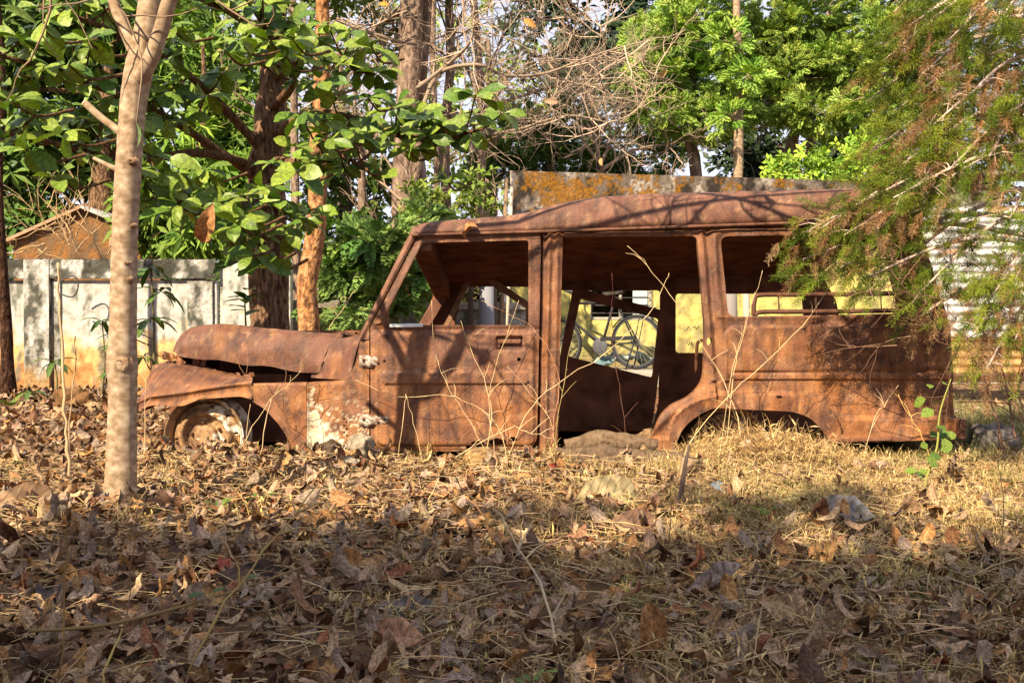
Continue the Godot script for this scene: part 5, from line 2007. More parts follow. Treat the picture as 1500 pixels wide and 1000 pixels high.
func near_tree() -> void:
	var d := 3.85
	var t := thing("slender_tree", "slender pale-barked tree forking near the top, in front of the car's nose", "tree", Vector3(pt(173, 0, d).x, 0, -d))
	var inv := -t.position
	var st := new_st()
	var ctrl := [[171, 800, 40], [172, 765, 32], [173, 745, 26.5], [174, 710, 23.5], [177, 640, 22], [179, 570, 21.5], [178, 535, 23.5], [179, 500, 21], [181, 420, 20], [184, 330, 19], [189, 240, 19.5], [196, 160, 19.5], [203, 110, 21], [213, 70, 19], [220, 20, 17.5], [225, -40, 16.5], [238, -200, 14.5], [236, -420, 10]]
	var pts := []
	var rad := []
	for q in ctrl:
		pts.append(pt(q[0], q[1], d) + inv)
		rad.append(q[2] / F * d * 0.94)
	var tl := smooth_line(pts, 14)
	var tr := smooth_line(rad, 14)
	for i in tr.size():
		# uneven swellings and faint leaf-scar rings
		tr[i] *= 1.0 + 0.03 * nz.get_noise_1d(i * 0.31) + 0.035 * sst(0.25, 0.5, nf.get_noise_1d(i * 0.9 + 40.0))
	tube(st, tl, tr, 32, 0.10)
	# forks
	var limb := func(list: Array, n: int) -> Array:
		var a := []
		var r := []
		for q in list:
			a.append(pt(q[0], q[1], q[3]) + inv)
			r.append(q[2] / F * d)
		var l := smooth_line(a, n)
		tube(st, l, smooth_line(r, n), 16, 0.09)
		return l
	limb.call([[206, 118, 11, d - 0.02], [222, 88, 11.5, d - 0.06], [238, 45, 11, d - 0.08], [254, -8, 10.5, d - 0.1], [300, -120, 9, d - 0.1], [430, -190, 6.5, d - 0.05], [640, -230, 5, d], [860, -250, 4, d + 0.05], [1080, -250, 2.5, d + 0.1]], 6)
	limb.call([[198, 75, 10, d], [184, 45, 8.5, d + 0.02], [170, 10, 8, d + 0.04], [158, -40, 7.5, d + 0.05], [90, -200, 6, d + 0.1], [-40, -300, 4, d + 0.2]], 6)
	limb.call([[180, 196, 6.5, d], [168, 187, 5.5, d + 0.01], [148, 172, 5.2, d + 0.02], [126, 152, 5.0, d + 0.03]], 5)
	limb.call([[176, 250, 4.5, d], [160, 243, 3.5, d + 0.01], [138, 232, 2.6, d + 0.02]], 4)
	limb.call([[176, 348, 5.5, d + 0.01], [166, 352, 4.5, d + 0.015], [162, 362, 3.0, d + 0.015]], 3)
	put("trunk", st, M.pale_bark, t)
	# pale cut face on the stub
	var sc := new_st()
	tube(sc, [pt(126.2, 152.2, d + 0.03) + inv, pt(124.6, 150.8, d + 0.03) + inv], [0.0142, 0.0130], 12, 0.0, Color(0.55, 0.42, 0.28))
	put("cut_end", sc, M.straw, t)
	# knots: a ring of swollen bark round a dark eye
	for q in [[178, 534, 14.0, 20.0, 0.030], [194, 236, 9.0, 9.0, 0.016], [186, 385, 6.0, 5.0, 0.010], [190, 410, 5.0, 7.0, 0.010], [170, 640, 7.0, 6.0, 0.010], [196, 330, 5.0, 5.0, 0.008]]:
		var sk := new_st()
		var c: Vector3 = pt(q[0] - 2.0, q[1], d - 0.050) + inv
		var rows := []
		for i in 9:
			var r := PackedVector3Array()
			var a := i / 8.0
			for k in 25:
				var an := TAU * k / 24.0
				var rr: float = q[2] / F * d * (0.12 + 0.95 * a) * (1.0 + 0.22 * nz.get_noise_2d(cos(an) * 2.0 + q[0], sin(an) * 2.0 + i * 0.6))
				var z: float = q[4] * (sin(PI * clampf(a * 1.15, 0.0, 1.0)) * 0.55 + 0.12 * sin(a * 22.0)) - 0.02 * a
				r.append(c + Vector3(cos(an) * rr, sin(an) * rr * q[3] / q[2] * 0.8, z))
			rows.append(r)
		grid(sk, rows, func(p: Vector3): return mixc(Color(0.28, 0.22, 0.2), Color(0.95, 0.85, 0.8), Vector2(p.x - c.x, p.y - c.y).length() / (q[2] / F * d) * 1.5 - 0.1))
		put("knot", sk, M.pale_bark, t)
	# thin branches above, out of the picture, whose shadows fall on the car
	var sb := new_st()
	var tips := []
	for e in [[-0.75, 2.55, -4.0, 0.9, 0.1], [-0.2, 2.62, -4.02, 0.6, 0.3], [0.3, 2.66, -4.05, 0.7, -0.1], [0.7, 2.68, -4.1, 0.9, 0.0], [-1.3, 2.6, -4.0, 0.2, 0.8], [-2.0, 2.7, -4.2, -0.5, 0.5], [-2.4, 2.6, -4.2, -0.8, 0.1], [-1.25, 3.1, -4.05, 0.6, 0.6], [-0.5, 2.25, -3.95, 0.8, -0.1], [0.1, 2.6, -4.0, 0.9, -0.5], [-1.9, 2.2, -4.0, 0.3, -0.6], [-1.0, 2.35, -4.0, 0.9, 0.3]]:
		twigs(sb, Vector3(e[0], e[1], e[2]) + inv, Vector3(e[3], e[4] * 0.4, 0.2).normalized(), 0.85, 0.016, 2, Color(0.25, 0.17, 0.11), tips)
	put("upper_twigs", sb, M.twig, t)
	var xs := []
	var cs := []
	for e in tips:
		if rng.randf() < 0.72:
			continue
		for i in 2:
			xs.append(Transform3D(frame(e[1] + rdir() * 0.8, Vector3.UP + rdir() * 0.4, rnd(0.07, 0.13)), e[0]))
			cs.append(tone(Color(0.06, 0.12, 0.02), Color(0.12, 0.19, 0.03), rng.randf()))
	many("upper_leaves", leaf_mesh(0, 0.5, 0.0, 0.2, 0.02, 2.0), M.big_leaf, xs, cs, t)


func big_leaf_tree() -> void:
	var d := 8.5
	var t := thing("almond_tree", "rough-barked tree behind the hood with spreading branches of large glossy green leaves", "tree", Vector3(pt(393, 0, d).x, 0, -d))
	var inv := -t.position
	var st := new_st()
	var pts := []
	var rad := []
	for q in [[392, 600, 28], [393, 500, 26], [392, 430, 25], [388, 360, 25], [386, 280, 24], [396, 200, 23], [402, 90, 19], [404, -40, 18], [410, -200, 12]]:
		pts.append(pt(q[0], q[1], d) + inv)
		rad.append(q[2] / F * d)
	tube(st, smooth_line(pts, 8), smooth_line(rad, 8), 18, 0.3)
	pts = []
	rad = []
	for q in [[418, 600, 11], [414, 480, 10], [412, 380, 10], [409, 290, 9], [404, 230, 8]]:
		pts.append(pt(q[0], q[1], d - 0.04) + inv)
		rad.append(q[2] / F * d)
	tube(st, smooth_line(pts, 6), smooth_line(rad, 6), 12, 0.3)
	put("trunk", st, M.rough_bark, t)
	var arms := [
		[[386, 268, 8.5], [336, 232, 8.2], [264, 184, 7.8], [200, 150, 7.3], [120, 120, 6.8], [30, 90, 6.4], [-60, 70, 6.2]],
		[[392, 230, 8.5], [330, 160, 8.1], [250, 90, 7.5], [150, 40, 7.0], [60, 10, 6.7]],
		[[396, 210, 8.5], [450, 168, 8.1], [520, 175, 7.6], [590, 200, 7.3], [650, 205, 7.1], [700, 190, 7.0]],
		[[388, 290, 8.5], [352, 300, 8.0], [320, 310, 7.4], [290, 300, 6.9], [250, 270, 6.6], [230, 290, 6.5]],
		[[392, 300, 8.5], [420, 300, 8.0], [400, 340, 7.5], [372, 380, 7.0]],
		[[400, 120, 8.5], [450, 80, 8.0], [500, 90, 7.6], [550, 110, 7.4]],
		[[386, 250, 8.5], [300, 225, 7.9], [180, 235, 7.2], [60, 205, 6.7], [-40, 190, 6.5]],
		[[402, 70, 8.5], [340, 20, 8.0], [260, -10, 7.6], [160, -40, 7.2]],
		[[398, 160, 8.5], [430, 120, 7.6], [400, 60, 7.0], [380, 30, 6.8]],
		[[396, 230, 8.5], [440, 240, 7.8], [480, 220, 7.2], [540, 250, 6.9]]]
	var sb := new_st()
	var spots := []
	for a in arms:
		var p := []
		for q in a:
			p.append(pt(q[0], q[1], q[2]) + inv)
		var line := smooth_line(p, 6)
		var rr := []
		for i in line.size():
			rr.append(lerpf(0.042, 0.008, float(i) / line.size()))
		tube(sb, line, rr, 7, 0.15, Color(0.8, 0.75, 0.7))
		var n: int = a.size() * 3 + 3
		for i in n:
			var li := int(lerpf(line.size() * 0.3, line.size() - 1.0, (i + rng.randf()) / n))
			li = mini(li, line.size() - 1)
			var o: Vector3 = line[li]
			var e := o + Vector3(rnd(-0.24, 0.24), rnd(-0.14, 0.24), rnd(-0.15, 0.4))
			tube(sb, smooth_line([o, o.lerp(e, 0.5) + Vector3(0, -0.03, 0), e], 3), smooth_line([0.010, 0.007, 0.005], 3), 5, 0.0, Color(0.7, 0.65, 0.6), false)
			spots.append(e)
	# rosettes that the photograph shows singly
	for q in [[262, 300, 6.2], [350, 330, 6.0], [355, 318, 6.1], [372, 375, 6.1], [392, 385, 6.2], [330, 300, 6.4], [478, 205, 6.4], [540, 145, 6.6], [545, 72, 6.4], [350, 60, 6.2], [100, 95, 5.9], [95, 195, 5.8], [130, 60, 6.0], [430, 60, 6.4], [420, 85, 6.5], [620, 175, 6.8], [690, 195, 7.0], [655, 265, 7.0], [20, 150, 5.8], [60, 40, 6.0], [435, 252, 6.5], [300, 250, 6.4], [330, 75, 6.3], [470, 120, 6.6], [250, 40, 6.6], [40, 220, 5.9], [80, 260, 6.0], [600, 220, 6.9]]:
		var e: Vector3 = pt(q[0], q[1], q[2]) + inv
		spots.append(e)
		tube(sb, smooth_line([e + Vector3(0.15, 0.05, -0.45), e + Vector3(0.05, -0.04, -0.2), e], 4), smooth_line([0.012, 0.008, 0.005], 4), 5, 0.0, Color(0.75, 0.7, 0.6), false)
	put("branches", sb, M.rough_bark, t)
	var meshes := []
	for i in 5:
		meshes.append(leaf_mesh(0, [0.5, 0.9, 0.2, 0.6, 1.2][i], 0.0, [0.25, 0.1, 0.4, 0.15, 0.3][i], 0.03, i * 3.0, 5, 4))
	var all := []
	for s in spots:
		var n := 6 + rng.randi() % 4
		var sp := rng.randf() * TAU
		for i in n:
			var an := sp + TAU * i / n + rnd(-0.3, 0.3)
			var e := rnd(-0.5, 0.55)
			var dir := Vector3(cos(an) * cos(e), sin(e), sin(an) * cos(e))
			var l := lerpf(0.07, 0.215, pow(rng.randf(), 0.7))
			var b := frame(dir, Vector3(-0.35, 0.75, 0.7) + rdir() * 0.45, l)
			b.z *= rnd(0.85, 1.2)
			var p: Vector3 = s + dir * 0.02
			var w: Vector3 = p - inv
			var sx := 750.0 + w.x / -w.z * F
			var sy := 480.0 - (w.y - EYE) / -w.z * F
			var seen := l / -w.z if sx > -30 and sx < 760 and sy > -30 else 0.0
			var c := tone(Color(0.085, 0.165, 0.018), Color(0.28, 0.38, 0.05), rng.randf())
			if rng.randf() < 0.012:
				c = Color(0.3, 0.27, 0.05)
			all.append([seen, Transform3D(b, p), c, rng.randi() % 5])
	all.sort_custom(func(x, y): return x[0] > y[0])
	var mats := []
	for i in 6:
		var m: StandardMaterial3D = M.big_leaf.duplicate()
		m.resource_name = "big_leaf_tone_%d" % i
		m.albedo_color = tone(Color(0.085, 0.165, 0.018), Color(0.28, 0.38, 0.05), i / 5.0).linear_to_srgb()
		mats.append(m)
	var xs := [[], [], [], [], []]
	var cs := [[], [], [], [], []]
	for i in all.size():
		var e = all[i]
		if i < 298:
			var o := put("leaf", meshes[e[3]], mats[rng.randi() % 6], t)
			o.transform = e[1]
		else:
			xs[e[3]].append(e[1])
			cs[e[3]].append(e[2])
	for i in 5:
		many("foliage", meshes[i], M.big_leaf, xs[i], cs[i], t)
	# one big dead leaf hangs among the green ones
	var o := put("hanging_leaf", leaf_mesh(0, 0.8, 3.4, 0.3, 0.05, 8.0), tinted(Color(0.42, 0.20, 0.08)))
	o.transform = Transform3D(frame(Vector3(-0.25, -0.95, 0.2), Vector3(0.3, 0.1, 1.0), 0.25), pt(312, 298, 6.0))
	tag(o, "big curled brown dead leaf hanging among the green leaves by the slender tree", "leaf", "dead leaves caught in the branches")


func conifer() -> void:
	var base := Vector3(2.72, 0, -4.7)
	var t := thing("conifer", "large feathery olive-green conifer with brown dead sprays overhanging the car's rear", "tree", base)
	var st := new_st()
	tube(st, smooth_line([Vector3(0, 0, 0), Vector3(0.03, 1.0, 0), Vector3(-0.02, 2.2, 0.03), Vector3(0.02, 3.6, 0), Vector3(0, 4.6, 0)], 6), smooth_line([0.11, 0.09, 0.07, 0.04, 0.012], 6), 12, 0.2)
	put("trunk", st, M.rough_bark, t)
	var arms := [[1155, 350, 4.72], [1170, 380, 4.7], [1195, 335, 4.66], [1235, 300, 4.75], [1225, 392, 4.7], [1262, 345, 4.66], [1300, 330, 4.7], [1305, 395, 4.72], [1330, 290, 4.6], [1270, 270, 4.9], [1310, 235, 4.7], [1290, 165, 4.8], [1340, 190, 4.6], [1330, 110, 4.7], [1310, 40, 4.8], [1370, 60, 4.6], [1400, 140, 4.5], [1440, 40, 4.6], [1370, 250, 4.5], [1430, 230, 4.4], [1480, 170, 4.4], [1460, 320, 4.35], [1350, 420, 4.6], [1450, 430, 4.4], [1420, 490, 4.45], [1480, 500, 4.35], [1330, 470, 4.8], [1490, 390, 4.3], [1520, 260, 4.3], [1490, 80, 4.5], [1230, 345, 4.62], [1290, 290, 4.6], [1255, 225, 4.9], [1340, 20, 5.0], [1275, 90, 5.0], [1255, 410, 4.68], [1440, 540, 4.4], [1300, 120, 5.2], [1340, 60, 5.2], [1390, 20, 5.2], [1290, 210, 5.1], [1420, 90, 5.1], [1360, 150, 5.2], [1470, 30, 5.0], [1290, 20, 5.3], [1250, 150, 5.3]]
	var sb := new_st()
	var xs := []
	var cs := []
	var k := 0
	for a in arms:
		var e := pt(a[0] + (18.0 if a[1] < 330 else 6.0), a[1], a[2]) - base
		var hy := clampf(e.y + 0.15 + 0.35 * rng.randf() - 0.12 * absf(e.x), 0.25, 4.2)
		var o := Vector3(0, hy, 0)
		var mid := o.lerp(e, 0.55) + Vector3(0, 0.16, rnd(-0.15, 0.15))
		var line := smooth_line([o, mid, e], 9)
		var rad := []
		for i in line.size():
			rad.append(lerpf(0.018, 0.003, float(i) / line.size()))
		tube(sb, line, rad, 5, 0.1, Color(0.55, 0.42, 0.36), false)
		var dead := rng.randf() < 0.15
		var n := 35
		for i in n:
			var u := 0.35 + 0.65 * pow(rng.randf(), 0.6)
			var li := int(lerpf(4.0, line.size() - 1.001, u))
			var p: Vector3 = (line[li] as Vector3).lerp(line[mini(li + 1, line.size() - 1)], rng.randf())
			var dir = (line[mini(li + 1, line.size() - 1)] - line[li - 1]).normalized()
			var off := rdir() * (0.14 * pow(rng.randf(), 0.7))
			var q := p + off
			if rng.randf() < 0.3:
				tube(sb, [p, p.lerp(q, 0.5) + Vector3(0, 0.01, 0), q], [0.003, 0.002, 0.0015], 3, 0.0, Color(0.6, 0.45, 0.36), false)
			var brown := rng.randf() < (0.5 if dead else 0.15)
			var go = (dir + off.normalized() * 0.8 + rdir() * 0.5 + Vector3(0, -0.6 if brown else 0.05, 0)).normalized()
			xs.append(Transform3D(frame(go, Vector3.UP + rdir() * 0.5, rnd(0.08, 0.155)), q))
			if brown:
				cs.append(tone(Color(0.26, 0.14, 0.06), Color(0.52, 0.32, 0.17), rng.randf()))
			else:
				cs.append(tone(Color(0.08, 0.14, 0.015), Color(0.31, 0.36, 0.045), rng.randf()))
		k += 1
	# bare drooping twigs in the lower part
	for i in 22:
		var p := pt(rnd(1300, 1500), rnd(380, 540), rnd(4.4, 4.8)) - base
		twigs(sb, p, Vector3(rnd(-1, 0.4), rnd(-0.5, 0.3), rnd(-0.4, 0.4)).normalized(), rnd(0.2, 0.4), 0.003, 1, Color(0.22, 0.13, 0.09))
	put("branches", sb, M.twig, t)
	many("crown", SP.needle, M.needle, xs, cs, t)


func make_shade_trees() -> void:
	# trees behind the camera whose shade lies over the foreground
	var g := "trees standing behind the viewpoint"
	var k := 0
	for e in [[-7.9, 4.6, "leftmost of the shade trees behind the viewpoint"], [-6.3, 4.95, "second shade tree from the left behind the viewpoint"], [-4.8, 5.6, "middle shade tree behind the viewpoint"], [-3.4, 6.3, "second shade tree from the right behind the viewpoint"], [-2.0, 6.75, "rightmost of the shade trees behind the viewpoint"]]:
		var x: float = e[0]
		var top: float = e[1]
		var z := 3.0 + 0.15 * sin(k * 2.0)
		leafy("shade_tree", e[2], "tree", Vector3(x, 0, z), [Vector3(x, 0, z), Vector3(x + 0.05, 1.8, z), Vector3(x - 0.05, 3.4, z), Vector3(x, top - 1.0, z)], [0.16, 0.13, 0.11, 0.05], M.rough_bark, [[Vector3(x, top - 0.95, z), Vector3(1.05, 0.9, 0.8), 260], [Vector3(x + 0.2, top - 2.1, z + 0.2), Vector3(1.15, 1.0, 0.9), 330], [Vector3(x - 0.3, top - 3.0, z - 0.1), Vector3(1.0, 0.8, 0.9), 260]], SP.broad, M.small_leaf, Vector2(0.3, 0.5), Color(0.06, 0.12, 0.02), Color(0.14, 0.20, 0.04), 0.02, 0.62, 0.2, g)
		k += 1


# ------------------------------------------------------------------ small plants, stones, stems
func make_plants() -> void:
	var lance := leaf_mesh(2, 0.9, 0.0, 0.3, 0.02, 4.0, 5, 2)
	var oval := leaf_mesh(1, 0.3, 0.0, 0.2, 0.02, 6.0, 4, 4)
	var green := [Color(0.05, 0.11, 0.02), Color(0.10, 0.18, 0.03), Color(0.18, 0.26, 0.04)]
	var mats := []
	for c in green:
		var m: StandardMaterial3D = M.big_leaf.duplicate()
		m.resource_name = "plant_leaf"
		m.albedo_color = (c as Color).linear_to_srgb()
		mats.append(m)
	# whorled saplings in front of the wall: [px, foot py, top py, depth, whorls, leaf length, label]
	for e in [[218, 545, 392, 7.6, 5, 0.24, "young sapling with whorls of long drooping leaves just right of the slender tree"], [545 - 345, 560, 470, 9.2, 0, 0.2, ""], [76, 575, 530, 8.8, 2, 0.22, "small green seedling with long leaves at the foot of the wall post"], [146, 560, 470, 9.0, 3, 0.2, "sapling with thin dark leaves against the white wall, left of the slender tree"]]:
		if e[4] == 0:
			continue
		var foot := pt(e[0], e[1], e[3])
		foot.y = gh(foot.x, foot.z) - 0.02
		var head := pt(e[0] + 3, e[2], e[3])
		var t := thing("sapling", e[6], "plant", foot, 0.0, "saplings by the wall")
		var st := new_st()
		var top := head - foot
		tube(st, smooth_line([Vector3.ZERO, top * 0.5 + Vector3(0.03, 0, 0), top], 5), smooth_line([0.012, 0.009, 0.005], 5), 7, 0.0, Color(0.16, 0.13, 0.07))
		put("stem", st, M.twig, t)
		for w in e[4]:
			var p = top * (1.0 - 0.62 * w / maxf(1.0, e[4] - 1.0)) if e[4] > 1 else top
			var n := 8
			var s := rng.randf() * TAU
			var side := Vector3(rnd(-0.22, 0.22), rnd(-0.05, 0.05), rnd(-0.15, 0.15)) if w > 0 else Vector3.ZERO
			if w > 0:
				var sb := new_st()
				tube(sb, [p - Vector3(0, 0.05, 0), p + side], [0.006, 0.004], 5, 0.0, Color(0.16, 0.13, 0.07))
				put("side_stem", sb, M.twig, t)
			for i in n:
				var an := s + TAU * i / n
				var el := rnd(-0.5, 0.5)
				var d := Vector3(cos(an) * cos(el), sin(el), sin(an) * cos(el))
				var o := put("leaf", lance, mats[(i + w) % (3 if e[0] < 100 else 2)], t)
				o.transform = Transform3D(frame(d, Vector3.UP, e[5] * rnd(0.7, 1.15)), p + side)
	# broad-leaved shoot at the rough trunk, and the lobed weed by the rear corner
	var sh := thing("leafy_shoot", "fresh shoot of broad green leaves at the foot of the rough trunk above the hood", "plant", pt(365, 500, 7.9) * Vector3(1, 0, 1))
	var st2 := new_st()
	var tp := pt(358, 430, 7.9) - sh.position
	tube(st2, [Vector3.ZERO, tp * 0.6, tp], [0.012, 0.009, 0.005], 6, 0.0, Color(0.14, 0.12, 0.05))
	put("stem", st2, M.twig, sh)
	for i in 13:
		var an := i * 2.4
		var d := Vector3(cos(an), rnd(-0.1, 0.7), sin(an)).normalized()
		var o := put("leaf", oval, mats[1 + i % 2], sh)
		o.transform = Transform3D(frame(d, Vector3.UP, rnd(0.13, 0.2)), tp * (0.78 + 0.25 * rng.randf()))
	var wd := thing("green_weed", "bright green weed with rounded leaves growing beside the car's rear corner", "plant", Vector3(pt(1360, 0, 4.3).x, gh(2.0, -4.3), -4.3))
	var stem := []
	for q in [[1360, 745], [1358, 705], [1374, 655], [1378, 605], [1394, 555]]:
		stem.append(pt(q[0], q[1], 4.3) - wd.position)
	stem[0].y = -0.02
	var st3 := new_st()
	tube(st3, smooth_line(stem, 5), smooth_line([0.006, 0.005, 0.0045, 0.0035, 0.002], 5), 7, 0.2, Color(0.25, 0.24, 0.06))
	put("stem", st3, M.straw, wd)
	for q in [[1363, 563], [1382, 562], [1357, 584], [1375, 588], [1368, 600], [1392, 634], [1372, 624], [1385, 642], [1402, 636], [1350, 655], [1362, 668], [1378, 660], [1345, 690], [1362, 694], [1375, 684], [1352, 702], [1366, 640], [1380, 700]]:
		var o := put("leaf", oval, mats[2 if rng.randf() < 0.6 else 1], wd)
		o.transform = Transform3D(frame(rdir() * Vector3(1, 0.3, 1) + Vector3(0.01, 0, 0), Vector3(0, 0.7, 0.8) + rdir() * 0.3, rnd(0.04, 0.07)), pt(q[0], q[1], 4.3 + rnd(-0.06, 0.06)) - wd.position)
		o.scale *= Vector3(1, 1, 1.5)
	# ferny seedlings on the litter: [px, py, leaf length, label]
	for e in [[508, 668, 0.07, "bright green seedling by the pale stone under the front hinge"], [375, 737, 0.05, "low green seedling right of the slender tree's foot"], [320, 748, 0.045, "tiny green seedling in the sunlit leaves right of the slender tree"], [14, 592, 0.09, "bright green tuft at the left edge by the dark trunk"], [1117, 748, 0.04, "tiny green sprout in the dry grass below the rear wheel"], [785, 986, 0.03, "small green sprout at the bottom centre of the foreground"]]:
		var dd: float = EYE * F / (e[1] - 480.0) * 0.92
		if e[0] == 14:
			dd = 8.3
		var p := pt(e[0], e[1], dd)
		p.y = gh(p.x, p.z) + 0.03
		var t := thing("seedling", e[3], "plant", p, 0.0, "seedlings in the litter")
		for i in 11:
			var an := i * 2.4
			var o := put("leaf", oval, mats[2 - i % 2], t)
			o.transform = Transform3D(frame(Vector3(cos(an), rnd(0.1, 0.9), sin(an)), Vector3.UP, e[2] * rnd(0.7, 1.3)), Vector3(cos(an) * 0.02, rnd(0, 0.03), sin(an) * 0.02))
	# stem with dark round leaves lying across the near foreground
	var nv := thing("creeper", "thin creeper with dark green leaves lying across the lower left foreground", "plant", pt(300, 915, 2.45) * Vector3(1, 0, 1))
	var cr := []
	for q in [[40, 995, 2.2], [150, 960, 2.25], [270, 925, 2.4], [380, 893, 2.6], [490, 850, 2.85]]:
		var p := pt(q[0], q[1], q[2])
		p.y = gh(p.x, p.z) + 0.075
		cr.append(p - nv.position)
	var st4 := new_st()
	tube(st4, smooth_line(cr, 6), smooth_line([0.004, 0.004, 0.0035, 0.003, 0.002], 6), 6, 0.0, Color(0.20, 0.13, 0.06))
	put("stem", st4, M.twig, nv)
	for q in [[300, 915, 2.45], [336, 908, 2.48], [381, 893, 2.6], [478, 846, 2.85]]:
		var p := pt(q[0], q[1], q[2])
		p.y = gh(p.x, p.z) + 0.09
		var o := put("leaf", oval, mats[0], nv)
		o.transform = Transform3D(frame(Vector3(rnd(-1, 1), 0.1, 0.5), Vector3.UP + rdir() * 0.2, 0.055), p - nv.position)
		o.scale *= Vector3(1, 1, 1.35)


func rock(called: String, label: String, c: Vector3, r: Vector3, seed_: float, col: Color, rough := 0.35) -> void:
	var st := new_st()
	var rows := []
	for i in 15:
		var row := PackedVector3Array()
		var la := PI * i / 14.0
		for k in 25:
			var lo := TAU * k / 24.0
			var d := Vector3(sin(la) * cos(lo), cos(la), sin(la) * sin(lo))
			# planes knocked off a rounded lump
			var s := 1.0 + rough * nz.get_noise_3d(d.x * 1.3 + seed_, d.y * 1.3, d.z * 1.3) + rough * 0.3 * nz.get_noise_3d(d.x * 4.0 + seed_, d.y * 4.0, d.z * 4.0)
			var b := Vector3(pow(absf(d.x), 0.75) * signf(d.x), pow(absf(d.y), 0.75) * signf(d.y), pow(absf(d.z), 0.75) * signf(d.z))
			row.append(b * r * s)
		rows.append(row)
	grid(st, rows, func(p: Vector3): return mixc(col, col * 0.55, sst(0.0, 0.3, nf.get_noise_3d(p.x * 14.0 + seed_, p.y * 14.0, p.z * 14.0))))
	var o := put(called, st, M.stone)
	o.position = c
	o.rotation.y = seed_
	tag(o, label, "stone")


func on_ground(px: float, py: float, d: float, up := 0.0) -> Vector3:
	var p := pt(px, py, d)
	p.y = gh(p.x, p.z) + up
	return p


func make_stones() -> void:
	rock("stone", "angular tan stone lying in front of the door's rear end", on_ground(703, 690, 4.85, 0.04), Vector3(0.085, 0.05, 0.06), 1.0, Color(0.46, 0.29, 0.14))
	rock("stone", "pale weathered stone supporting the cowl below the lower hinge", on_ground(528, 668, 5.08, 0.05), Vector3(0.075, 0.085, 0.06), 2.3, Color(0.40, 0.33, 0.25))
	rock("stone", "dark small stone between the cream paint and the pale stone", on_ground(485, 662, 5.05, 0.05), Vector3(0.05, 0.05, 0.04), 4.1, Color(0.16, 0.11, 0.08))
	rock("stone", "whitish flat stone fragment in the leaves below the cowl", on_ground(512, 694, 4.8, 0.03), Vector3(0.075, 0.04, 0.05), 5.2, Color(0.38, 0.32, 0.26))
	rock("stone", "tan block wedged behind the rear wheel arch in the middle doorway", on_ground(950, 620, 5.3, 0.10), Vector3(0.06, 0.06, 0.06), 6.6, Color(0.30, 0.19, 0.11))
	rock("stone", "grey stone in the shade right of the car's rear end", on_ground(1455, 640, 5.6, 0.05), Vector3(0.16, 0.09, 0.12), 7.7, Color(0.26, 0.23, 0.22))
	rock("stone", "brown stone by the left edge at the foot of the wall", on_ground(105, 575, 8.6, 0.06), Vector3(0.2, 0.1, 0.14), 8.4, Color(0.26, 0.14, 0.07))
	# weathered log below the middle doorway
	var st := new_st()
	var a := on_ground(815, 690, 4.93, 0.02)
	var b := on_ground(1035, 690, 4.93, 0.01)
	var lg := thing("weathered_log", "weathered grey-brown log lying under the middle doorway", "log", a)
	tube(st, smooth_line([Vector3.ZERO, (b - a) * 0.3 + Vector3(0, 0.01, 0.0), (b - a) * 0.7, b - a], 8), smooth_line([0.05, 0.062, 0.052, 0.04], 8), 16, 0.6, Color(0.17, 0.115, 0.08))
	put("trunk", st, M.stone, lg)
	var s2 := new_st()
	tube(s2, smooth_line([Vector3(0.05, 0.05, -0.08), Vector3(0.25, 0.085, -0.09), Vector3(0.5, 0.06, -0.1)], 6), smooth_line([0.045, 0.05, 0.03], 6), 12, 0.4, Color(0.22, 0.15, 0.10))
	put("stub", s2, M.stone, lg)
	# cut stump end in the grass and the grey stick rising from it
	st = new_st()
	var s := on_ground(1012, 715, 4.55)
	tube(st, smooth_line([Vector3(0, -0.03, 0), Vector3(0.0, 0.04, 0), Vector3(0.004, 0.085, 0)], 3), smooth_line([0.055, 0.05, 0.048], 3), 14, 0.25, Color(1.3, 1.05, 0.8))
	var o := put("stump", st, M.grey_bark)
	o.position = s
	tag(o, "small cut stump in the dry grass in front of the rear wheel", "stump")
	st = new_st()
	var q := on_ground(992, 770, 3.9)
	tube(st, smooth_line([Vector3(0, -0.03, 0), pt(998, 725, 3.95) - q, pt(1003, 690, 3.98) - q, pt(1010, 650, 4.0) - q], 5), smooth_line([0.014, 0.012, 0.010, 0.004], 5), 8, 0.3, Color(0.9, 0.85, 0.85))
	o = put("grey_stick", st, M.grey_bark)
	o.position = q
	tag(o, "grey upright stick in the grass in front of the rear wheel arch", "stick")
	# scraps
	var lm := leaf_mesh(1, 0.8, 3.0, 0.3, 0.12, 3.0)
	for e in [[1040, 712, 4.3, Color(0.3, 0.4, 0.5), "scrap of pale blue plastic in the dry grass"], [1085, 636, 4.9, Color(0.5, 0.44, 0.38), "white plastic scrap on the grass at the rear wheel"]]:
		var m: StandardMaterial3D = M.paint.duplicate()
		m.resource_name = "plastic_scrap"
		m.albedo_color = (e[3] as Color).linear_to_srgb()
		o = put("plastic_scrap", lm, m)
		o.transform = Transform3D(frame(Vector3(1, 0.1, 0.2), Vector3(0, 1, 0.5), 0.085).scaled_local(Vector3(1, 1, 1.6)), on_ground(e[0], e[1], e[2], 0.02 if e[1] > 700 else 0.10))
		tag(o, e[4], "plastic scrap")


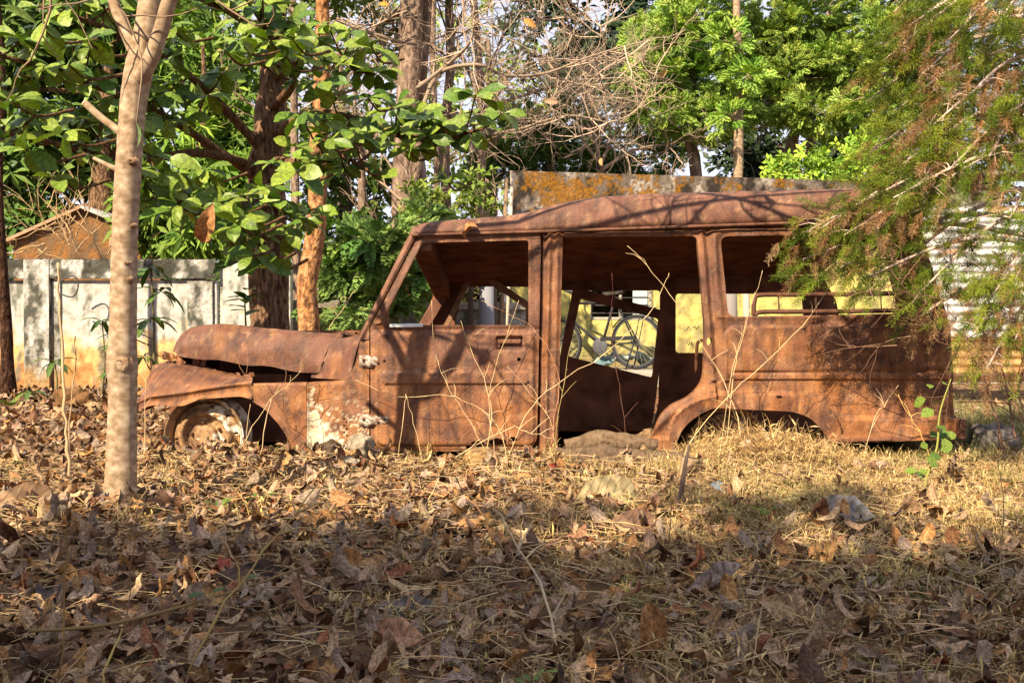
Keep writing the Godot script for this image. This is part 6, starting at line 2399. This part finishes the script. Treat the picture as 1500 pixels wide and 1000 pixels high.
func make_stems() -> void:
	var straw := Color(0.58, 0.42, 0.23)
	var brown := Color(0.24, 0.13, 0.07)
	var list := [
		["long dry stem arching across the middle doorway's upper half", straw, 0.0035, 4.95, [[919, 360], [948, 388], [981, 430], [1002, 459], [1032, 509], [1055, 547], [1080, 610], [1092, 650]]],
		["pale dry stem crossing the middle doorway in front of the bicycle", straw, 0.0035, 5.0, [[980, 400], [968, 425], [948, 462], [885, 518], [814, 564], [770, 610], [740, 672]]],
		["thin upright seed stalk in front of the rear pillar", straw, 0.003, 4.9, [[1117, 396], [1101, 449], [1084, 506], [1073, 568], [1060, 670]]],
		["second thin stalk close beside the upright seed stalk", straw, 0.0025, 4.88, [[1106, 428], [1090, 480], [1074, 540], [1050, 660]]],
		["long straight dry stem slanting over the rear side panel", straw, 0.004, 4.86, [[1222, 414], [1176, 476], [1110, 542], [1066, 581], [1013, 645], [1000, 680]]],
		["bent dry stem lying across the lower door", straw, 0.0035, 5.05, [[520, 556], [570, 579], [625, 580], [667, 581], [717, 608], [735, 640], [742, 680]]],
		["short dry stalk rising in front of the door's left half", straw, 0.003, 5.0, [[594, 577], [590, 610], [579, 685]]],
		["dry stalk leaning right beside the short stalk at the door", straw, 0.0028, 5.02, [[594, 579], [606, 620], [621, 683]]],
		["kinked dry stem in front of the door's lower edge", straw, 0.0042, 4.95, [[808, 642], [770, 632], [747, 627], [690, 655], [623, 692]]],
		["thin stem curving down from the lower door towards the pillar", straw, 0.0028, 5.05, [[743, 537], [770, 568], [800, 605], [812, 640], [818, 680]]],
		["dry stem rising over the door below its window", straw, 0.0035, 5.05, [[675, 470], [690, 512], [713, 568], [720, 620], [705, 685]]],
		["thin stalk reaching into the door's window", straw, 0.0028, 5.08, [[632, 440], [636, 500], [642, 530], [656, 565], [690, 620], [720, 682]]],
		["stem with a bend beside the door handle", straw, 0.0028, 5.06, [[760, 440], [742, 490], [722, 550], [716, 600], [728, 680]]],
		["reddish stem bending along the middle pillar", Color(0.4, 0.2, 0.12), 0.003, 5.0, [[705, 440], [750, 462], [780, 480], [805, 515], [820, 558], [812, 610], [806, 680]]],
		["green-brown stem in the doorway next to the middle pillar", Color(0.35, 0.26, 0.1), 0.003, 5.0, [[838, 500], [826, 560], [818, 610], [812, 680]]],
		["dark red stalk standing in the middle doorway", Color(0.10, 0.045, 0.035), 0.0035, 5.15, [[896, 400], [897, 470], [902, 540], [912, 590], [921, 640]]],
		["short slanting stem low on the rear side panel", straw, 0.003, 4.9, [[1317, 564], [1300, 590], [1282, 612], [1262, 670]]],
		["orange dry stem at the rear panel pointing down right", Color(0.55, 0.33, 0.12), 0.0042, 4.85, [[1317, 577], [1335, 610], [1352, 640], [1370, 680]]],
		["thin dark stem curving over the front fender", brown, 0.003, 5.0, [[318, 485], [345, 525], [372, 575], [392, 590], [418, 622], [432, 665]]],
		["dry stem standing in the front wheel opening", straw, 0.003, 5.05, [[366, 592], [362, 620], [356, 668]]],
		["pale upright stem beside the front wheel opening", straw, 0.0042, 4.95, [[396, 584], [388, 620], [378, 685]]],
		["thin pale stem hanging in front of the fender's tip", straw, 0.003, 4.9, [[214, 500], [213, 560], [211, 640], [210, 668]]],
		["dark stem bending over from the hood to the cowl", brown, 0.0025, 5.0, [[420, 500], [419, 540], [416, 590], [425, 665]]],
		["stem leaning across the fender panel", straw, 0.0028, 5.0, [[440, 543], [420, 565], [396, 585], [360, 640], [345, 680]]],
		["thin stem behind the hood slanting up to the windscreen", straw, 0.004, 7.0, [[520, 424], [500, 455], [478, 495], [470, 560]]],
	]
	for e in list:
		stem_thing("dead_weed", e[0], e[1], e[2], e[3], e[4])
	# stems whose feet show in the litter: the foot sets the distance
	for e in [
		["pale straw stalk slanting through the centre foreground", Color(0.62, 0.48, 0.3), 0.006, [[723, 744], [747, 783], [800, 874], [828, 944]]],
		["dark brown stick in front of the door, above the pale straw stalk", brown, 0.008, [[663, 695], [680, 722], [702, 748], [737, 792]]],
		["dark upright stem below the thin pale sapling at the left", Color(0.22, 0.13, 0.05), 0.005, [[100, 723], [92, 850], [84, 990]]],
		["thin dark stem below the slender tree's foot", Color(0.2, 0.11, 0.06), 0.004, [[201, 744], [190, 830], [178, 930]]],
		["long yellow-brown stalk slanting through the lower left foreground", Color(0.38, 0.26, 0.10), 0.006, [[465, 709], [385, 811], [315, 909], [252, 996]]],
		["yellowish stub of stalk at the bottom left", Color(0.5, 0.36, 0.12), 0.006, [[175, 923], [158, 962], [143, 1004]]],
		["thin dark stem at the far left of the litter", Color(0.2, 0.12, 0.06), 0.003, [[19, 737], [28, 810], [38, 888]]],
		["dry stick lying across the leaves at the lower right", Color(0.45, 0.34, 0.2), 0.005, [[1215, 838], [1160, 845], [1108, 850]]],
		["thin standing straw in the lower right foreground", Color(0.5, 0.4, 0.22), 0.004, [[1122, 850], [1112, 910], [1100, 965]]],
		["slender stalk in the shaded grass right of the grey leaf", Color(0.3, 0.2, 0.1), 0.004, [[1465, 660], [1470, 760], [1462, 860]]],
		["thin straw from the door's foot towards the leaves", straw, 0.004, [[643, 700], [628, 730], [610, 757]]],
		["twig lying near the slender tree's foot", Color(0.26, 0.17, 0.10), 0.005, [[262, 672], [215, 720], [170, 762], [128, 792]]],
		["thin brown twig in the grass right of the pale straw stalk", brown, 0.004, [[765, 700], [785, 725], [806, 755]]],
		["dark curved stem in the shaded grass at the lower centre right", Color(0.16, 0.10, 0.06), 0.004, [[970, 640], [985, 720], [978, 800]]]]:
		var last = e[3][e[3].size() - 1]
		var d: float = EYE * F / (last[1] - 480.0) * 0.95
		var pts := []
		for q in e[3]:
			pts.append(q)
		stem_thing("dead_weed", e[0], e[1], e[2] * 0.75, d, pts)
	# the thin pale sapling stems left of the slender tree
	stem_thing("bare_sapling", "thin pale bare sapling stem with a broken top left of the slender tree", Color(0.42, 0.30, 0.17), 0.014, 4.4, [[85, 385], [87, 440], [90, 520], [94, 600], [98, 660], [104, 735]])
	stem_thing("bare_sapling", "short dry stem close beside the thin pale sapling", Color(0.36, 0.25, 0.13), 0.007, 4.45, [[110, 492], [106, 560], [101, 640], [103, 700]])
	# looped vine on the wall
	var st := new_st()
	var lp := []
	for q in [[88, 412], [105, 404], [114, 412], [112, 428], [104, 435], [90, 431]]:
		lp.append(pt(q[0], q[1], 10.7))
	tube(st, smooth_line(lp, 5), smooth_line([0.008, 0.008, 0.008, 0.008, 0.008, 0.008], 5), 6, 0.0, Color(0.07, 0.06, 0.06))
	var o := put("looped_vine", st, M.twig)
	tag(o, "dark looped vine in front of the white wall beside the thin sapling", "vine")
	# dry vines tangled over the hut and the wall's top
	var tv := thing("dry_vines", "tangle of dry brown vines hanging over the hut's gable above the wall", "vines", pt(110, 372, 11.6))
	var sv := new_st()
	for i in 26:
		var p := pt(rnd(30, 160), rnd(300, 376), 11.8 + rnd(0, 0.6)) - tv.position
		twigs(sv, p, Vector3(rnd(-0.5, 0.5), rnd(-0.3, 1.0), rnd(-0.2, 0.2)).normalized(), rnd(0.3, 0.6), 0.010, 1, Color(0.36, 0.24, 0.13) * rnd(0.7, 1.2))
	put("stems", sv, M.twig, tv)
	# litter of stones and crumbs on the wall's coping is part of its relief; dead bits hang by the fence
	var tf := thing("dead_scrub", "dead leafless scrub in front of the corrugated tin below the conifer", "scrub", Vector3(2.75, 0.05, -5.4))
	var sf := new_st()
	for i in 9:
		twigs(sf, Vector3(rnd(-0.35, 0.4), 0.0, rnd(-0.3, 0.3)), Vector3(rnd(-0.5, 0.5), 1.0, rnd(-0.3, 0.3)).normalized(), rnd(0.4, 0.75), 0.008, 2, Color(0.20, 0.12, 0.08) * rnd(0.7, 1.3))
	put("stems", sf, M.twig, tf)


func stem_thing(called: String, label: String, c: Color, r: float, d: float, list: Array) -> void:
	var foot = list[list.size() - 1]
	var base := pt(foot[0], foot[1], d)
	var floor_y := gh(base.x, base.z)
	var t := thing(called, label, "stem", base, 0.0, "dry stems around the car")
	var pts := []
	for q in list:
		var p := pt(q[0], q[1], d + rnd(-0.03, 0.03))
		p.y = maxf(p.y, floor_y + 0.015)
		pts.append(p - base)
	pts[pts.size() - 1].y = floor_y - 0.02 - base.y
	var line := smooth_line(pts, 4)
	var rad := []
	for i in line.size():
		# nodes and small kinks
		if i > 0 and i < line.size() - 1:
			line[i] += Vector3(rnd(-1, 1), rnd(-1, 1), rnd(-1, 1)) * minf(0.007, r * 1.5)
		rad.append(0.58 * r * lerpf(0.5, 1.0, float(i) / line.size()) * (1.35 if i % 4 == 0 else 1.0))
	var st := new_st()
	tube(st, line, rad, 6, 0.25, c)
	put("stalk", st, M.straw, t)
	# side twiglets
	if r < 0.0055 and list.size() > 3:
		for i in 4:
			var sb := new_st()
			var p: Vector3 = line[2 + rng.randi() % (line.size() - 4)]
			var e := p + Vector3(rnd(-0.09, 0.09), rnd(0.0, 0.09), rnd(-0.03, 0.03))
			tube(sb, [p, p.lerp(e, 0.5) + Vector3(0.004, 0.008, 0), e], [r * 0.5, r * 0.4, r * 0.2], 4, 0.0, c, false)
			put("side_twig", sb, M.straw, t)


# ------------------------------------------------------------------ leaf litter and dry grass
func make_litter() -> void:
	var meshes := []
	for e in [[0, 1.2, 0.0, 0.3, 0.10], [0, 0.8, 4.0, 0.2, 0.12], [0, 1.9, 5.5, 0.0, 0.12], [1, 0.6, 3.0, 0.4, 0.10], [1, 2.2, 2.0, 0.6, 0.14], [0, -0.8, 6.5, 0.1, 0.14], [1, 1.4, 7.5, 0.0, 0.12], [0, 0.3, 1.5, 0.5, 0.16]]:
		meshes.append(leaf_mesh(e[0], e[1], e[2], e[3], e[4], meshes.size() * 5.0, 6, 4))
	var pal := [Color(0.42, 0.275, 0.17), Color(0.35, 0.175, 0.075), Color(0.22, 0.115, 0.06), Color(0.31, 0.23, 0.17), Color(0.10, 0.055, 0.035), Color(0.29, 0.115, 0.055), Color(0.52, 0.35, 0.20), Color(0.42, 0.225, 0.085)]
	var names := ["pale tan", "orange-brown", "dark brown", "greyish", "blackish", "reddish", "straw-pale", "warm brown"]
	var wt := [0.25, 0.09, 0.13, 0.24, 0.08, 0.02, 0.12, 0.07]
	var all := []
	var lay := func(n: int, x0: float, x1: float, z0: float, z1: float, lo: float, hi: float, thin: Callable):
		for i in n:
			var z := rnd(z0, z1)
			var x := rnd(x0, x1)
			if z > -5.3 and absf(x) > -z * 0.52 + 1.3:
				continue
			if rng.randf() > thin.call(x, z):
				continue
			var l := lerpf(lo, hi, pow(rng.randf(), 1.6))
			var tilt := Vector3(rng.randfn() * 0.33, 1.0, rng.randfn() * 0.33)
			if rng.randf() < 0.16:
				tilt.y = 0.3
			if rng.randf() < 0.3:
				tilt.y = -tilt.y
			var an := rng.randf() * TAU
			var up := tilt.normalized()
			var al := Vector3(cos(an), 0, sin(an))
			al = (al - up * al.dot(up)).normalized()
			var y := gh(x, z) + 0.008 + 0.038 * pow(rng.randf(), 1.4)
			if tilt.y < 0:
				y += 0.02
			var b := frame(al, up, l)
			b.z *= rnd(0.8, 1.15)
			var q := rng.randf()
			var ci := 0
			while ci < 7 and q > wt[ci]:
				q -= wt[ci]
				ci += 1
			var p := Vector3(x, y, z) - b.x * 0.5
			var sx := 750.0 + x / -z * F
			var sy := 480.0 + (EYE - y) / -z * F
			var seen := l / -z if sx > 5 and sx < 1495 and sy < 995 and z > -5.1 else 0.0
			all.append([seen, Transform3D(b, p), ci, rng.randi() % 8, sx, sy])
	var grassy := func(x: float, z: float) -> float:
		return sst(-0.1, 0.9, x + 0.25 * nz.get_noise_2d(x, z)) * sst(-2.5, -3.3, z)
	lay.call(15500, -3.9, 3.9, -5.05, -1.3, 0.03, 0.10, func(x, z): return 1.0 - 0.66 * grassy.call(x, z) * sst(-2.9, -3.5, z))
	lay.call(560, -2.4, 2.4, -3.9, -1.35, 0.08, 0.15, func(x, z): return 1.0 - 0.5 * grassy.call(x, z) * sst(-2.9, -3.5, z))
	lay.call(4200, -6.4, -1.4, -10.9, -5.0, 0.05, 0.14, func(_x, _z): return 1.0)
	lay.call(900, -1.6, 2.2, -9.0, -6.9, 0.05, 0.13, func(_x, _z): return 1.0)
	lay.call(700, 2.1, 5.5, -9.0, -4.8, 0.05, 0.12, func(_x, _z): return 1.0)
	# leaves drifted into the wheel opening and along the sill
	lay.call(500, -1.95, -0.6, -5.35, -4.9, 0.05, 0.11, func(_x, _z): return 1.0)
	lay.call(160, -1.75, -1.2, -4.05, -3.6, 0.05, 0.12, func(_x, _z): return 1.0)
	all.sort_custom(func(a, b): return a[0] > b[0])
	var mats := []
	for c in pal:
		mats.append(tinted(c))
	var xs := []
	var cs := []
	for i in 8:
		xs.append([])
		cs.append([])
	for i in all.size():
		var e = all[i]
		if i < 285:
			var o := put("fallen_leaf", meshes[e[3]], mats[e[2]])
			o.transform = e[1]
			var how: String = ["arched", "half-rolled", "tightly rolled", "creased", "folded", "backward-curled", "tube-like", "wavy"][e[3]]
			var size: String = "large" if e[0] > 0.052 else ("mid-sized" if e[0] > 0.044 else "small")
			var col: String = ["at the left edge", "left of the yellow-brown stalk", "left of the centre", "near the pale straw stalk", "right of the centre", "below the rear wheel", "at the right edge"][clampi(int(e[4] / 215.0), 0, 6)]
			var row: String = "bottom row" if e[5] > 935 else ("shaded foreground" if e[5] > 860 else "middle litter")
			var bx: Vector3 = e[1].basis.x
			var way: String = ("right" if bx.x > 0 else "left") if absf(bx.x) > absf(bx.z) else ("forward" if bx.z > 0 else "back")
			tag(o, "%s %s %s dry leaf pointing %s, %s, %s" % [size, how, names[e[2]], way, row, col], "leaf", "fallen leaves in the foreground")
		else:
			xs[e[3]].append(e[1])
			var c: Color = pal[e[2]]
			var k := rnd(0.75, 1.2)
			cs[e[3]].append(Color(c.r * k, c.g * k * rnd(0.94, 1.05), c.b * k * rnd(0.9, 1.1)))
	for i in 8:
		var o := many("leaf_litter", meshes[i], M.dead_leaf, xs[i], cs[i])
		tag(o, "thick litter of curled dry brown leaves covering the ground", "leaf litter")
	# leaves that stand out in the photograph: [px, py, length, colour, mesh, label, turn]
	for e in [[312, 884, 0.13, Color(0.56, 0.34, 0.13), 3, "golden tan dry leaf in front of the big dark leaf at the lower left", 0.6],
		[378, 850, 0.24, Color(0.07, 0.045, 0.035), 0, "large arched blackish leaf at the lower left", 0.1],
		[326, 836, 0.08, Color(0.42, 0.10, 0.06), 4, "small bright red dry leaf beside the large blackish leaf", 1.6],
		[902, 738, 0.34, Color(0.42, 0.34, 0.19), 3, "very large pale dry leaf in the grass at the centre right", 0.2],
		[925, 775, 0.26, Color(0.16, 0.09, 0.06), 1, "large dark curled leaf just below the very large pale leaf", -0.4],
		[1234, 764, 0.24, Color(0.30, 0.28, 0.26), 7, "broad grey veined leaf standing in the grass at the right", -0.5],
		[1190, 768, 0.20, Color(0.30, 0.15, 0.09), 5, "brown curled leaf leaning left of the broad grey leaf", 1.2],
		[600, 898, 0.20, Color(0.17, 0.14, 0.13), 0, "wide slate-grey leaf in the shaded centre foreground", -0.2],
		[572, 944, 0.15, Color(0.42, 0.22, 0.13), 7, "flat salmon-brown leaf near the bottom centre", 0.05],
		[505, 835, 0.15, Color(0.36, 0.17, 0.06), 3, "ribbed orange-brown leaf left of the centre foreground", -0.3],
		[555, 835, 0.12, Color(0.42, 0.24, 0.11), 0, "smooth tan leaf beside the ribbed orange-brown leaf", 0.3],
		[30, 752, 0.34, Color(0.32, 0.20, 0.12), 1, "big crumpled brown leaf at the left edge", 0.3],
		[590, 770, 0.13, Color(0.44, 0.16, 0.05), 4, "orange dry leaf in the sunlit litter below the door", 0.9],
		[818, 700, 0.12, Color(0.36, 0.08, 0.05), 6, "dark red curled leaf in front of the weathered log", 0.4],
		[68, 880, 0.15, Color(0.08, 0.06, 0.055), 4, "dark folded leaf standing up at the lower left", 2.0],
		[1045, 860, 0.17, Color(0.33, 0.25, 0.21), 5, "pale grey-brown curled leaf in the shaded grass at the lower right", 0.4],
		[958, 950, 0.16, Color(0.30, 0.14, 0.05), 1, "cupped brown leaf standing at the bottom right of centre", 1.4]]:
		var d: float = EYE * F / (e[1] - 480.0) * 0.95
		var p := on_ground(e[0], e[1], d, 0.05)
		var an: float = e[6]
		var o := put("fallen_leaf", meshes[e[4]], tinted(e[3]))
		var up := Vector3(0.1, 1.0, 0.75)
		var al := Vector3(cos(an), 0.12, -sin(an))
		if an > 1.1:
			al = Vector3(cos(an) * 0.6, 0.9, 0.1)
			up = Vector3(0.2, 0.4, 1)
		var b := frame(al, up, e[2])
		o.transform = Transform3D(b, p - b.x * 0.5)
		tag(o, e[5], "leaf", "fallen leaves in the foreground")
	# a leaf caught on the car's roof
	var lr := put("fallen_leaf", meshes[4], tinted(Color(0.40, 0.19, 0.08)))
	lr.transform = Transform3D(frame(Vector3(-1, 0.1, 0.2), Vector3(0, 1, 0.7), 0.11), pt(700, 331, 5.14))
	tag(lr, "curled orange leaf lying on the roof's front edge", "leaf", "fallen leaves in the foreground")

	# --- broken bits of leaf between the whole ones
	var bit := leaf_mesh(1, 0.5, 1.5, 0.3, 0.2, 17.0, 2, 2)
	xs = []
	cs = []
	for i in 15000:
		var z := -lerpf(1.3, 5.2, pow(rng.randf(), 0.75))
		var x := rnd(-1, 1) * (-z * 0.52 + 1.2)
		var an := rng.randf() * TAU
		var s := rnd(0.012, 0.04)
		xs.append(Transform3D(frame(Vector3(cos(an), rng.randfn() * 0.15, sin(an)), Vector3.UP + rdir() * 0.5, s).scaled_local(Vector3(1, 1, rnd(0.8, 2.2))), Vector3(x, gh(x, z) + 0.045 * rng.randf(), z)))
		var cb: Color = pal[rng.randi() % 8]
		cs.append(cb * rnd(0.5, 1.15))
	var cm := many("leaf_crumbs", bit, M.dead_leaf, xs, cs)
	tag(cm, "broken crumbs of dry leaves between the whole fallen leaves", "leaf crumbs")

	# --- straw bits and crumbs among the leaves
	var st := new_st()
	tube(st, [Vector3(-0.5, 0, 0), Vector3(0, 0.04, 0.02), Vector3(0.5, 0, 0)], [0.009, 0.010, 0.006], 3, 0.0, Color.WHITE, false)
	st.generate_normals()
	var straw := st.commit()
	xs = []
	cs = []
	for i in 8000:
		var z := -lerpf(1.3, 5.1, pow(rng.randf(), 0.7))
		var x := rnd(-1, 1) * (-z * 0.52 + 1.2)
		var an := rng.randf() * TAU
		xs.append(Transform3D(frame(Vector3(cos(an), rng.randfn() * 0.2, sin(an)), Vector3.UP, rnd(0.04, 0.17)), Vector3(x, gh(x, z) + 0.02 + 0.04 * rng.randf(), z)))
		cs.append(tone(Color(0.22, 0.13, 0.06), Color(0.58, 0.42, 0.22), rng.randf()))
	var sl := many("straw_litter", straw, M.straw, xs, cs)
	tag(sl, "scattered straw and thin twigs among the fallen leaves", "straw")

	# --- dry grass: wiry curled tufts, thickest at the rear wheel and the right
	var tufts := []
	for v in 3:
		var r := RandomNumberGenerator.new()
		r.seed = 40 + v
		var s := new_st()
		for i in 15:
			var an := r.randf() * TAU
			var d := Vector3(cos(an), 0, sin(an))
			var o := Vector3(r.randfn(), 0, r.randfn()) * 0.22
			var lean_ := r.randf_range(0.1, 1.0)
			var hgt := r.randf_range(0.45, 1.25)
			var side0 := d.cross(Vector3.UP)
			var swing := r.randfn() * 0.35
			var pts := []
			for k in 6:
				var t := k / 5.0
				pts.append(o + d * lean_ * t * t + side0 * swing * t * t + Vector3(r.randfn() * 0.03, hgt * (t - 0.45 * t * t * lean_), r.randfn() * 0.03))
			var side := side0 * 0.013
			s.set_color(Color.WHITE * r.randf_range(0.6, 1.0))
			for k in 5:
				var wa := side * (1.0 - k / 6.0)
				var wb := side * (1.0 - (k + 1) / 6.0)
				quad(s, pts[k] - wa, pts[k + 1] - wb, pts[k + 1] + wb, pts[k] + wa)
			# narrow curled leaves on the stem
			if i % 2 == 0:
				for k in 3:
					blade(s, pts[2 + k], d * 0.4 + rdir_of(r), Vector3.UP, r.randf_range(0.14, 0.34), 0.022, r.randf_range(0.2, 0.9))
		s.generate_normals()
		tufts.append(s.commit())
	for v in 3:
		xs = []
		cs = []
		for i in 5200:
			var z := rnd(-5.25, -1.6)
			var x := rnd(-2.6, 4.0)
			if absf(x) > -z * 0.52 + 1.2:
				continue
			var g: float = grassy.call(x, z)
			var mound := 0.6 * exp(-(pow((x - 1.24) / 0.28, 2) + pow((z + 5.0) / 0.2, 2)))
			var keep := clampf(0.06 + 0.8 * g * (0.55 + 0.9 * nz.get_noise_2d(x * 1.6 + 7.0, z * 1.6)) + mound, 0.0, 1.0)
			if z > -3.3:
				keep *= 0.3
				keep = maxf(keep, 0.20 * sst(-0.7, 0.5, x))
			if rng.randf() > keep:
				continue
			# no grass through the log or the sill
			var h := rnd(0.05, 0.13) + 0.08 * mound
			xs.append(Transform3D(Basis(Vector3.UP, rng.randf() * TAU).scaled(Vector3(h, h * rnd(0.7, 1.0), h)), Vector3(x, gh(x, z) - 0.005, z)))
			var green := sst(0.12, 0.4, nz.get_noise_2d(x * 1.1 + 30.0, z * 1.1)) * 0.6 + 0.12
			cs.append(tone(Color(0.58, 0.40, 0.18), Color(0.20, 0.23, 0.05), green * rng.randf() * 1.3))
		# extra growth on the mound at the wheel
		for i in 90:
			var x := 1.24 + rng.randfn() * 0.2
			var z := -4.98 + rng.randfn() * 0.11
			if z < -5.2:
				continue
			var h := rnd(0.09, 0.20) * exp(-pow((x - 1.24) / 0.5, 2))
			xs.append(Transform3D(frame(Vector3(rnd(-1, 1), rng.randfn() * 0.5, rnd(-1, 1)), Vector3(0, 1, 0.4) + rdir() * 0.5, h), Vector3(x, gh(x, z) + rnd(-0.02, 0.06), z)))
			cs.append(tone(Color(0.60, 0.42, 0.20), Color(0.40, 0.24, 0.10), rng.randf()))
		# behind the car on the right and left
		for i in 500:
			var x := rnd(2.0, 5.5)
			var z := rnd(-8.8, -5.0)
			var h := rnd(0.06, 0.14)
			xs.append(Transform3D(Basis(Vector3.UP, rng.randf() * TAU).scaled(Vector3(h, h, h)), Vector3(x, gh(x, z), z)))
			cs.append(tone(Color(0.35, 0.28, 0.12), Color(0.16, 0.20, 0.07), rng.randf()))
		var o := many("dry_grass", tufts[v], M.grass, xs, cs)
		tag(o, "dry golden grass and wiry weeds around the rear wheel and foreground", "grass")
